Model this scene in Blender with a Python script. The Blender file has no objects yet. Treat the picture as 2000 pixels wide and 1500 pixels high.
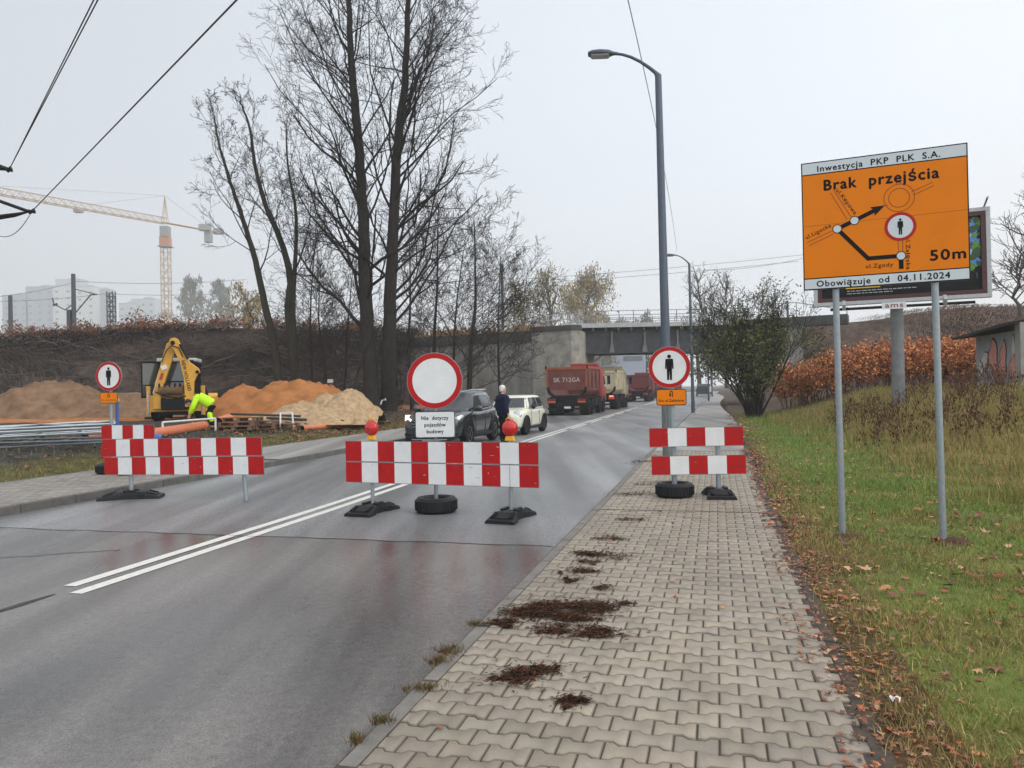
import bpy, math, random
import numpy as np
from mathutils import Matrix, Vector
from math import sin, cos, pi, radians, sqrt, atan2

# ------------------------------------------------------------------ camera
SC = bpy.context.scene
COL = SC.collection
CAM_H, FPX = 1.6, 1500.0
PITCH, ROLL, TH = radians(.4), radians(1.15), radians(14.9)     # TH: the road runs 14.9 deg right of the view axis
_F = Vector((0, cos(PITCH), sin(PITCH)))
_R0, _U0 = Vector((1, 0, 0)), Vector((0, -sin(PITCH), cos(PITCH)))
_R = cos(ROLL) * _R0 - sin(ROLL) * _U0
_U = sin(ROLL) * _R0 + cos(ROLL) * _U0
cd = bpy.data.cameras.new("camera")
cam = bpy.data.objects.new("camera", cd)
COL.objects.link(cam)
cd.sensor_width, cd.lens = 36, 27
cd.clip_start, cd.clip_end = .05, 6000
cam.matrix_world = Matrix(((_R.x, _U.x, -_F.x, 0), (_R.y, _U.y, -_F.y, 0), (_R.z, _U.z, -_F.z, CAM_H), (0, 0, 0, 1)))
SC.camera = cam

# ------------------------------------------------------------------ sky, sun, exposure
SUN_EL, SUN_AZ = radians(36), radians(112)         # behind the cloud, to the right of and behind the view (azimuth from +Y towards +X)
world = bpy.data.worlds.new("World")
SC.world = world
world.use_nodes = True
nt = world.node_tree
nt.nodes.clear()
wo = nt.nodes.new("ShaderNodeOutputWorld")
bg = nt.nodes.new("ShaderNodeBackground")
bg.inputs["Strength"].default_value = .1
sky = nt.nodes.new("ShaderNodeTexSky")
sky.sky_type = 'NISHITA'
sky.sun_disc = False
sky.sun_elevation, sky.sun_rotation = SUN_EL, SUN_AZ
tc = nt.nodes.new("ShaderNodeTexCoord")
sep = nt.nodes.new("ShaderNodeSeparateXYZ")
nt.links.new(tc.outputs["Generated"], sep.inputs[0])
ramp = nt.nodes.new("ShaderNodeValToRGB")
cr = ramp.color_ramp
cr.elements[0].position, cr.elements[0].color = 0, (.80, .82, .84, 1)
cr.elements[1].position, cr.elements[1].color = 1, (1, 1, 1, 1)
for p_, c_ in ((.10, (.77, .80, .84)), (.28, (.70, .74, .80)), (.5, (.66, .70, .76)), (.75, (.86, .88, .91))):
    e_ = cr.elements.new(p_)
    e_.color = (*c_, 1)
nt.links.new(sep.outputs["Z"], ramp.inputs[0])
mr = nt.nodes.new("ShaderNodeMapRange")            # brighter towards the hidden sun on the right
mr.inputs["From Min"].default_value, mr.inputs["From Max"].default_value = -.7, .8
mr.inputs["To Min"].default_value, mr.inputs["To Max"].default_value = 7.3, 12.6
nt.links.new(sep.outputs["X"], mr.inputs["Value"])
mul = nt.nodes.new("ShaderNodeVectorMath")
mul.operation = 'SCALE'
nt.links.new(ramp.outputs["Color"], mul.inputs[0])
cn = nt.nodes.new("ShaderNodeTexNoise")
cn.inputs["Scale"].default_value = 1.6
cn.inputs["Detail"].default_value = 3
nt.links.new(tc.outputs["Generated"], cn.inputs["Vector"])
cm = nt.nodes.new("ShaderNodeMapRange")
cm.inputs["To Min"].default_value, cm.inputs["To Max"].default_value = .93, 1.07
nt.links.new(cn.outputs["Fac"], cm.inputs["Value"])
mm = nt.nodes.new("ShaderNodeMath")
mm.operation = 'MULTIPLY'
nt.links.new(mr.outputs[0], mm.inputs[0])
nt.links.new(cm.outputs[0], mm.inputs[1])
my = nt.nodes.new("ShaderNodeMapRange")            # extra sky brightness added behind the view, to light faces turned this way
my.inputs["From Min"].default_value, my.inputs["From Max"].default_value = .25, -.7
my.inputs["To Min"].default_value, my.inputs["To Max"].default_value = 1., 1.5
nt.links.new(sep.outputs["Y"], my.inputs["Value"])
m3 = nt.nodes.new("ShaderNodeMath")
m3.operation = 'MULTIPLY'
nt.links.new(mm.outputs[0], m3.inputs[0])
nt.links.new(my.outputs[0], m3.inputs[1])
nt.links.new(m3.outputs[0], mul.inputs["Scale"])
wx = nt.nodes.new("ShaderNodeMapRange")           # creamy where the cloud thins, low on the right
wx.inputs["From Min"].default_value, wx.inputs["From Max"].default_value = .38, .66
wz = nt.nodes.new("ShaderNodeMapRange")
wz.inputs["From Min"].default_value, wz.inputs["From Max"].default_value = .34, .08
nt.links.new(sep.outputs["X"], wx.inputs["Value"])
nt.links.new(sep.outputs["Z"], wz.inputs["Value"])
wm = nt.nodes.new("ShaderNodeMath")
wm.operation = 'MULTIPLY'
nt.links.new(wx.outputs[0], wm.inputs[0])
nt.links.new(wz.outputs[0], wm.inputs[1])
warm = nt.nodes.new("ShaderNodeMix")
warm.data_type, warm.blend_type = 'RGBA', 'MULTIPLY'
warm.inputs[7].default_value = (1.06, .99, .86, 1)
nt.links.new(wm.outputs[0], warm.inputs[0])
nt.links.new(mul.outputs[0], warm.inputs[6])
mx = nt.nodes.new("ShaderNodeMix")
mx.data_type = 'RGBA'
mx.inputs[0].default_value = .93
nt.links.new(sky.outputs[0], mx.inputs[6])
nt.links.new(warm.outputs[2], mx.inputs[7])
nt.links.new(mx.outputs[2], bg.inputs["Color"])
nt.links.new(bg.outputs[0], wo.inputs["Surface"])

sl = bpy.data.lights.new("sun", 'SUN')
sl.energy, sl.angle, sl.color = .8, radians(40), (1, .96, .9)
so = bpy.data.objects.new("sun", sl)
so.rotation_euler = (pi / 2 - SUN_EL, 0, -SUN_AZ + pi)
COL.objects.link(so)
so.location = (20, -10, 40)
SC.view_settings.view_transform, SC.view_settings.look = 'Standard', 'None'
SC.view_settings.exposure, SC.view_settings.gamma = .42, 1
SC.cycles.use_denoising = True
SC.cycles.max_bounces, SC.cycles.diffuse_bounces, SC.cycles.glossy_bounces = 8, 3, 3
SC.cycles.volume_bounces = 1
SC.cycles.transparent_max_bounces = 12

# ------------------------------------------------------------------ helpers
rnd = random.Random(7)
RNG = np.random.default_rng(11)
CT, ST = cos(TH), sin(TH)


def W(t, s, z=0.):
    """road coordinates (t across, s along) to world"""
    return Vector((t * CT + s * ST, -t * ST + s * CT, z))


def TS(x, y):
    return x * CT - y * ST, x * ST + y * CT


def G(u, v, z=0.):
    """where the surveyed sight line (u, v) meets the level z"""
    d = _F + _R * ((u - 1000) / FPX) + _U * ((750 - v) / FPX)
    k = (z - CAM_H) / d.z
    return Vector((d.x * k, d.y * k, z))


def P(u, v, y):
    """the point of the surveyed sight line (u, v) at distance y"""
    d = _F + _R * ((u - 1000) / FPX) + _U * ((750 - v) / FPX)
    k = y / d.y
    return Vector((d.x * k, y, CAM_H + d.z * k))


def ss(a, b, x):
    k = np.clip((x - a) / (b - a), 0, 1)
    return k * k * (3 - 2 * k)


def H(x, y):
    """height of the ground"""
    t, s = x * CT - y * ST, x * ST + y * CT
    z = 1.22 * ss(2.2, 7.8, t) * ss(11, 26, s) + .5 * ss(-12.8, -17.5, t)
    return z


def GT(u, v, dz=0.):
    """where the surveyed sight line (u, v) meets the ground"""
    y = 3.
    while y < 90:
        q = P(u, v, y)
        if q.z <= float(H(q.x, q.y)):
            break
        y += .05
    return Vector((q.x, q.y, float(H(q.x, q.y)) + dz))


def srgb(r, g, b):
    return tuple(((c / 255) / 12.92 if c / 255 <= .04045 else ((c / 255 + .055) / 1.055) ** 2.4) for c in (r, g, b))


MATS = {}
HAZE = .0009


def mat(name, col, rough=.6, metal=0., var=0., scale=8., bump=0., bscale=60., emit=None, spec=.5, attr=False, col2=None, coat=0., stretch=None):
    """a procedural material: base colour broken up by noise, a little bump"""
    if name in MATS:
        return MATS[name]
    m = bpy.data.materials.new(name)
    MATS[name] = m
    m.use_nodes = True
    n, l = m.node_tree.nodes, m.node_tree.links
    b = n["Principled BSDF"]
    b.inputs["Roughness"].default_value = rough
    b.inputs["Metallic"].default_value = metal
    b.inputs["Specular IOR Level"].default_value = spec
    b.inputs["Coat Weight"].default_value = coat
    b.inputs["Coat Roughness"].default_value = .12
    t = n.new("ShaderNodeTexCoord")
    src = t.outputs["Object"]
    if stretch:
        mp = n.new("ShaderNodeMapping")
        mp.inputs["Scale"].default_value = stretch
        l.new(src, mp.inputs[0])
        src = mp.outputs[0]
    if attr:
        a = n.new("ShaderNodeVertexColor")
        a.layer_name = "Col"
        base = a.outputs["Color"]
    else:
        base = None
        b.inputs["Base Color"].default_value = (*col, 1)
    if var > 0:
        nz = n.new("ShaderNodeTexNoise")
        nz.inputs["Scale"].default_value = scale
        nz.inputs["Detail"].default_value = 6
        nz.inputs["Roughness"].default_value = .65
        l.new(src, nz.inputs["Vector"])
        mp2 = n.new("ShaderNodeMapRange")
        mp2.inputs["From Min"].default_value, mp2.inputs["From Max"].default_value = .3, .7
        l.new(nz.outputs["Fac"], mp2.inputs["Value"])
        mix = n.new("ShaderNodeMix")
        mix.data_type = 'RGBA'
        l.new(mp2.outputs[0], mix.inputs[0])
        if base is None:
            mix.inputs[6].default_value = (*[c * (1 - var) for c in col], 1)
            mix.inputs[7].default_value = (*(col2 or [min(1, c * (1 + var)) for c in col]), 1)
        else:
            s1, s2 = n.new("ShaderNodeVectorMath"), n.new("ShaderNodeVectorMath")
            for q, f_, k in ((s1, 1 - var, 6), (s2, 1 + var, 7)):
                q.operation = 'SCALE'
                q.inputs["Scale"].default_value = f_
                l.new(base, q.inputs[0])
                l.new(q.outputs[0], mix.inputs[k])
        l.new(mix.outputs[2], b.inputs["Base Color"])
    elif base is not None:
        l.new(base, b.inputs["Base Color"])
    if bump > 0:
        nb = n.new("ShaderNodeTexNoise")
        nb.inputs["Scale"].default_value = bscale
        nb.inputs["Detail"].default_value = 4
        l.new(src, nb.inputs["Vector"])
        bp = n.new("ShaderNodeBump")
        bp.inputs["Strength"].default_value = bump
        bp.inputs["Distance"].default_value = .02
        l.new(nb.outputs["Fac"], bp.inputs["Height"])
        l.new(bp.outputs[0], b.inputs["Normal"])
    if emit:
        b.inputs["Emission Color"].default_value = (*emit[0], 1)
        b.inputs["Emission Strength"].default_value = emit[1]
    return m


class MB:
    """collects shapes and links them as ONE mesh object"""

    def __init__(self, M=None):
        self.v, self.f, self.m, self.mats = [], [], [], []
        self.M = M or Matrix.Identity(4)
        self.c = None

    def mi(self, m):
        if m not in self.mats:
            self.mats.append(m)
        return self.mats.index(m)

    def add(self, vs, fs, m):
        o = len(self.v)
        self.v += [tuple(self.M @ Vector(p)) for p in vs]
        k = self.mi(m)
        for f in fs:
            self.f.append(tuple(i + o for i in f))
            self.m.append(k)
        return self

    def box(self, c, size, m, rz=0., ry=0., rx=0., taper=1.):
        R = Matrix.Translation(c) @ Matrix.Rotation(rz, 4, 'Z') @ Matrix.Rotation(ry, 4, 'Y') @ Matrix.Rotation(rx, 4, 'X')
        x, y, z = [q / 2 for q in size]
        vs = [(sx * x * (taper if sz > 0 else 1), sy * y * (taper if sz > 0 else 1), sz * z) for sz in (-1, 1) for sy in (-1, 1) for sx in (-1, 1)]
        return self.add([R @ Vector(p) for p in vs], [(0, 2, 3, 1), (4, 5, 7, 6), (0, 1, 5, 4), (2, 6, 7, 3), (0, 4, 6, 2), (1, 3, 7, 5)], m)

    def tube(self, pts, rad, m, n=8, cap=True):
        pts = [Vector(p) for p in pts]
        if not hasattr(rad, '__len__'):
            rad = [rad] * len(pts)
        vs, fs = [], []
        ref = None
        for i, p in enumerate(pts):
            d = (pts[min(i + 1, len(pts) - 1)] - pts[max(i - 1, 0)])
            d = d.normalized() if d.length > 1e-9 else Vector((0, 0, 1))
            if ref is None or abs(ref.dot(d)) > .95:
                ref = Vector((0, 0, 1)) if abs(d.z) < .9 else Vector((1, 0, 0))
            a = d.cross(ref).normalized()
            b = d.cross(a).normalized()
            ref = -b
            ref = b.cross(d).cross(d) if False else ref
            for k in range(n):
                w = 2 * pi * k / n
                vs.append(p + (a * cos(w) + b * sin(w)) * rad[i])
            ref = Vector((0, 0, 1)) if abs(d.z) < .9 else Vector((1, 0, 0))
        for i in range(len(pts) - 1):
            for k in range(n):
                k2 = (k + 1) % n
                fs.append((i * n + k, i * n + k2, (i + 1) * n + k2, (i + 1) * n + k))
        if cap:
            fs.append(tuple(range(n - 1, -1, -1)))
            fs.append(tuple((len(pts) - 1) * n + k for k in range(n)))
        return self.add(vs, fs, m)

    def cyl(self, p0, p1, r, m, n=16, r2=None):
        return self.tube([p0, p1], [r, r if r2 is None else r2], m, n)

    def lathe(self, prof, m, n=24, M=None, a0=0., a1=2 * pi):
        """prof: (radius, height) pairs round the Z axis"""
        M = M or Matrix.Identity(4)
        full = abs(a1 - a0 - 2 * pi) < 1e-6
        k_ = n if full else n + 1
        vs = [M @ Vector((r * cos(a0 + (a1 - a0) * k / n), r * sin(a0 + (a1 - a0) * k / n), z)) for r, z in prof for k in range(k_)]
        fs = []
        for i in range(len(prof) - 1):
            for k in range(n):
                k2 = (k + 1) % k_
                fs.append((i * k_ + k, i * k_ + k2, (i + 1) * k_ + k2, (i + 1) * k_ + k))
        return self.add(vs, fs, m)

    def prism(self, poly, d0, d1, m, axis='y'):
        """poly in the plane across the axis, extruded from d0 to d1 (axis y: poly is x,z; axis x: poly is y,z; axis z: poly is x,y)"""
        put = {'y': lambda a, b, d: (a, d, b), 'x': lambda a, b, d: (d, a, b), 'z': lambda a, b, d: (a, b, d)}[axis]
        n = len(poly)
        vs = [put(a, b, d0) for a, b in poly] + [put(a, b, d1) for a, b in poly]
        fs = [tuple(range(n)), tuple(range(2 * n - 1, n - 1, -1))]
        fs += [(i, i + n, (i + 1) % n + n, (i + 1) % n) for i in range(n)]
        return self.add(vs, fs, m)

    def loft(self, rings, m, closed=True, caps=True):
        n = len(rings[0])
        vs = [p for r in rings for p in r]
        fs = []
        for i in range(len(rings) - 1):
            for k in range(n if closed else n - 1):
                k2 = (k + 1) % n
                fs.append((i * n + k, i * n + k2, (i + 1) * n + k2, (i + 1) * n + k))
        if caps:
            fs.append(tuple(range(n - 1, -1, -1)))
            fs.append(tuple((len(rings) - 1) * n + k for k in range(n)))
        return self.add(vs, fs, m)

    def mesh(self, name, smooth=False, merge=False, fix=True):
        me = bpy.data.meshes.new(name)
        me.from_pydata(self.v, [], self.f)
        for m in self.mats:
            me.materials.append(m)
        me.polygons.foreach_set("material_index", self.m)
        if fix:
            import bmesh
            bm = bmesh.new()
            bm.from_mesh(me)
            if merge:
                bmesh.ops.remove_doubles(bm, verts=bm.verts, dist=1e-4)
            bmesh.ops.recalc_face_normals(bm, faces=bm.faces)
            bm.to_mesh(me)
            bm.free()
        if smooth:
            me.polygons.foreach_set("use_smooth", [True] * len(me.polygons))
        me.update()
        return me

    def build(self, name, parent=None, smooth=False, bevel=0., sub=0, merge=False, fix=True, auto=None):
        o = bpy.data.objects.new(name, self.mesh(name, smooth or sub > 0, merge, fix))
        COL.objects.link(o)
        if parent is not None:
            o.parent = parent
        if bevel > 0:
            b = o.modifiers.new("bevel", 'BEVEL')
            b.width, b.segments, b.limit_method, b.angle_limit = bevel, 2, 'ANGLE', radians(35)
        if sub:
            s_ = o.modifiers.new("sub", 'SUBSURF')
            s_.levels = s_.render_levels = sub
        return o


def tag(o, label=None, cat=None, group=None, kind=None):
    if label: o["label"] = label
    if cat: o["category"] = cat
    if group: o["group"] = group
    if kind: o["kind"] = kind
    return o


def thing(name, label, cat, loc=(0, 0, 0), rz=0., group=None, tilt=(0, 0)):
    o = bpy.data.objects.new(name, None)
    o.empty_display_size = .2
    COL.objects.link(o)
    o.location = loc
    o.rotation_euler = (tilt[0], tilt[1], rz)
    return tag(o, label, cat, group)


def copy_tree(o, parent=None):
    c = o.copy()
    COL.objects.link(c)
    if parent is not None:
        c.parent = parent
    for ch in list(o.children):
        copy_tree(ch, c)
    return c


def fast_mesh(name, verts, faces_flat, counts, m, cols=None, smooth=False):
    """a mesh from numpy arrays; cols is one colour per face"""
    me = bpy.data.meshes.new(name)
    nv, nl, nf = len(verts), len(faces_flat), len(counts)
    me.vertices.add(nv)
    me.vertices.foreach_set("co", np.asarray(verts, np.float32).ravel())
    me.loops.add(nl)
    me.loops.foreach_set("vertex_index", np.asarray(faces_flat, np.int32))
    me.polygons.add(nf)
    st = np.zeros(nf, np.int32)
    st[1:] = np.cumsum(counts)[:-1]
    me.polygons.foreach_set("loop_start", st)
    if cols is not None:
        a = me.color_attributes.new("Col", 'FLOAT_COLOR', 'CORNER')
        c4 = np.ones((nf, 4), np.float32)
        c4[:, :3] = cols
        a.data.foreach_set("color", np.repeat(c4, counts, axis=0).ravel())
    for q in (m if isinstance(m, (list, tuple)) else [m]):
        me.materials.append(q)
    me.update(calc_edges=True)
    me.validate()
    if smooth:
        me.polygons.foreach_set("use_smooth", [True] * nf)
    return me


def link(name, me, parent=None):
    o = bpy.data.objects.new(name, me)
    COL.objects.link(o)
    if parent is not None:
        o.parent = parent
    return o


_TXT = {}


def text(mb, s, size, at, m, rot=0., spacing=1.12, bold=.0, width=None, align='CENTER'):
    """flat lettering in the x,z plane of mb, facing -y; at = (x, y, z) of the middle of the line; size = capital height"""
    key = (s, spacing, 0.)
    if key not in _TXT:
        cu = bpy.data.curves.new("lettering", 'FONT')
        cu.body, cu.size, cu.space_character = s, 1., spacing
        cu.align_x = 'LEFT'
        cu.resolution_u = 3
        o = bpy.data.objects.new("lettering", cu)
        COL.objects.link(o)
        dg = bpy.context.evaluated_depsgraph_get()
        me = bpy.data.meshes.new_from_object(o.evaluated_get(dg))
        vs = [tuple(v.co) for v in me.vertices]
        fs = [tuple(p.vertices) for p in me.polygons]
        bpy.data.objects.remove(o)
        bpy.data.curves.remove(cu)
        bpy.data.meshes.remove(me)
        _TXT[key] = (vs, fs)
    vs, fs = _TXT[key]
    if not vs:
        return
    x0, x1 = min(v[0] for v in vs), max(v[0] for v in vs)
    k = size / .72
    kx = k if width is None else width / (x1 - x0)
    cx, cz = (x0 + x1) / 2, .36
    if align == 'LEFT':
        cx = x0
    q = bold * k * .8                        # heavier strokes: the outline laid down again, a hair's breadth apart
    for i, (da, db) in enumerate(((0, 0), (q, 0), (-q, 0), (0, q), (0, -q)) if bold > 0 else ((0, 0),)):
        out = []
        for v in vs:
            a, b = (v[0] - cx) * kx + da, (v[1] - cz) * k + db
            out.append((at[0] + a * cos(rot) - b * sin(rot), at[1] - .00012 * i, at[2] + a * sin(rot) + b * cos(rot)))
        mb.add(out, fs, m)


def disc(mb, c, r, m, n=40, r0=0.):
    """flat disc or ring in the x,z plane facing -y"""
    if r0 <= 0:
        mb.add([(c[0] + r * cos(2 * pi * k / n), c[1], c[2] + r * sin(2 * pi * k / n)) for k in range(n)], [tuple(range(n))], m)
    else:
        vs = [(c[0] + q * cos(2 * pi * k / n), c[1], c[2] + q * sin(2 * pi * k / n)) for q in (r0, r) for k in range(n)]
        mb.add(vs, [(k, (k + 1) % n, n + (k + 1) % n, n + k) for k in range(n)], m)


def flat(mb, poly, y, m):
    mb.add([(a, y, b) for a, b in poly], [tuple(range(len(poly)))], m)


def bar(mb, p, q, w, y, m):
    """flat straight stroke of width w in the x,z plane"""
    d = Vector((q[0] - p[0], q[1] - p[1])).normalized()
    n = Vector((-d.y, d.x)) * w / 2
    flat(mb, [(p[0] + n.x, p[1] + n.y), (q[0] + n.x, q[1] + n.y), (q[0] - n.x, q[1] - n.y), (p[0] - n.x, p[1] - n.y)], y, m)


def man_sign(mb, c, h, y, m):
    """the walking-ban pictogram: a standing man"""
    k = h / 2.
    disc(mb, (c[0], y, c[1] + .84 * k), .15 * k, m, 16)
    flat(mb, [(c[0] + a * k, c[1] + b * k) for a, b in ((-.30, .60), (-.22, .66), (.22, .66), (.30, .60), (.33, -.12), (.22, -.14), (.2, .2), (.19, -1.), (.03, -1.), (.0, -.25), (-.03, -1.), (-.19, -1.), (-.2, .2), (-.22, -.14), (-.33, -.12))], y, m)


# common materials
M_GALV = mat("galvanised_steel", srgb(150, 158, 163), .45, .55, .12, 20, .03, 90)
M_RED = mat("sign_red", srgb(176, 14, 18), .4, 0, .16, 5, .0, spec=.3)
M_WHITE = mat("sign_white", srgb(224, 224, 223), .4, 0, .07, 5, .0, spec=.3)
M_BLACK = mat("sign_black", srgb(12, 12, 13), .5, spec=.2)
M_AMBER = mat("sign_amber", srgb(232, 126, 0), .4, 0, .05, 3, spec=.2)
M_RUBBER = mat("black_rubber", srgb(26, 27, 30), .5, 0, .35, 14, .15, 50, spec=.3)
M_BACK = mat("sign_back", srgb(120, 124, 128), .5, .3, .1)
M_CONC = mat("concrete", srgb(128, 128, 124), .85, 0, .22, 3, .3, 25)
M_GLASS = mat("car_glass", srgb(38, 46, 52), .06, 0, spec=.8)
M_DARK = mat("dark_plastic", srgb(20, 21, 23), .5, 0, .2, 20, spec=.3)
M_CHROME = mat("chrome", srgb(190, 192, 196), .2, .9)
M_RIM = mat("alloy_rim", srgb(160, 163, 168), .3, .8)
# ================================================================== the setting
ZR = -.06                                    # road level; the right pavement is z = 0


def strip_mesh(name, t0, t1, s0, s1, z, m, ds=2., kind='structure', thick=0.):
    mb = MB()
    n = max(1, int((s1 - s0) / ds))
    f0 = t0 if callable(t0) else (lambda s: t0)
    f1 = t1 if callable(t1) else (lambda s: t1)
    S = [s0 + (s1 - s0) * i / n for i in range(n + 1)]
    vs = [W(f(s), s, z) for s in S for f in (f0, f1)]
    mb.add(vs, [(2 * i, 2 * i + 1, 2 * i + 3, 2 * i + 2) for i in range(n)], m)
    o = mb.build(name, fix=False)
    return tag(o, kind=kind)


# --- ground: one sheet in road coordinates, its kinds of soil as a colour attribute
tl = np.unique(np.concatenate([np.array([-2500, -1200, -600, -300, -160, -100, -75]), np.arange(-60, -20, 2.), np.arange(-20, -12.6, .5),
      np.array([-12.8, -12.78, -9.9, -9.8, -1.75, -1.65, .55]), np.arange(.62, 10, .4), np.arange(10, 40, 2.), np.array([45, 55, 70, 100, 160, 300, 600, 1200, 2500])]))
sl_ = np.unique(np.concatenate([np.array([-1500, -500, -150, -60, -30, -15, -8, -4]), np.arange(-2, 30, .5), np.arange(30, 64, 1.5), np.array([68, 75, 85, 100, 130, 180, 260, 400, 700, 1200, 2200, 3500])]))
T_, S_ = np.meshgrid(tl, sl_)
X_, Y_ = T_ * CT + S_ * ST, -T_ * ST + S_ * CT
Z_ = H(X_, Y_)
rough_ = .05 * np.sin(X_ * 1.7 + 1.3 * np.sin(Y_ * 1.1)) * np.cos(Y_ * 1.3) + .03 * np.sin(X_ * 4.1 + Y_ * 3.3)
Z_ += rough_ * (ss(1.2, 3, T_) + ss(-13.2, -15, T_))
Z_[(T_ > -12.8) & (T_ < -9.85)] = -.03
Z_[(T_ >= -9.85) & (T_ < -1.7)] = -.2
Z_[(T_ >= -1.7) & (T_ < .6)] = -.15
Z_[(T_ >= .6) & (T_ < 1.1)] -= .01


def soil(t, s):
    """kinds of ground: litter by the pavement, lawn, dry grass, bare site soil, orange sand"""
    w = np.sin(t * 2.1 + 1.7 * np.sin(s * .9)) * .5 + np.sin(s * 1.3 + t * .7) * .5
    g = np.array(srgb(98, 108, 52)); b = np.array(srgb(88, 66, 48)); dry = np.array(srgb(128, 112, 66)); dirt = np.array(srgb(74, 66, 58)); sand = np.array(srgb(158, 112, 72)); dk = np.array(srgb(58, 56, 54))
    sh = t.shape + (1,)
    k = ss(.75, 1.5, t + w * .35).reshape(sh)
    c = b * (1 - k) + g * k
    k = (ss(2.6, 5, t + w * .8) * ss(7, 13, s)).reshape(sh)
    c = c * (1 - k) + dry * k
    far = ss(28, 45, s).reshape(sh)
    c = c * (1 - far) + (dirt * .6 + b * .4) * far
    left = (t < -9).reshape(sh)
    cl = np.broadcast_to(dk, c.shape) * 1.
    k = (ss(-15.4, -14.0, t + w * .5)).reshape(sh)
    verge = np.array(srgb(84, 78, 46))
    cl = cl * (1 - k) + verge * k
    k = (ss(27, 31, s + w + (t + 20) * .35) * ss(-17, -19, t)).reshape(sh)
    cl = cl * (1 - k) + sand * k
    k = ss(70, 110, s).reshape(sh)
    cl = cl * (1 - k) + np.array(srgb(105, 102, 92)) * k
    return np.where(left, cl, c)


nS, nT = T_.shape
idx = np.arange(nS * nT).reshape(nS, nT)
quads = np.stack([idx[:-1, :-1], idx[:-1, 1:], idx[1:, 1:], idx[1:, :-1]], -1).reshape(-1, 4)
tm = (T_[:-1, :-1] + T_[1:, 1:]) / 2
sm = (S_[:-1, :-1] + S_[1:, 1:]) / 2
M_GROUND = mat("ground_soil", (.1, .1, .1), .9, 0, .45, 2.3, .6, 18, attr=True, spec=.15)
gme = fast_mesh("ground", np.stack([X_, Y_, Z_], -1).reshape(-1, 3), quads.ravel(), np.full(len(quads), 4), M_GROUND, soil(tm, sm).reshape(-1, 3), smooth=True)
tag(link("ground", gme), kind='structure')


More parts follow.
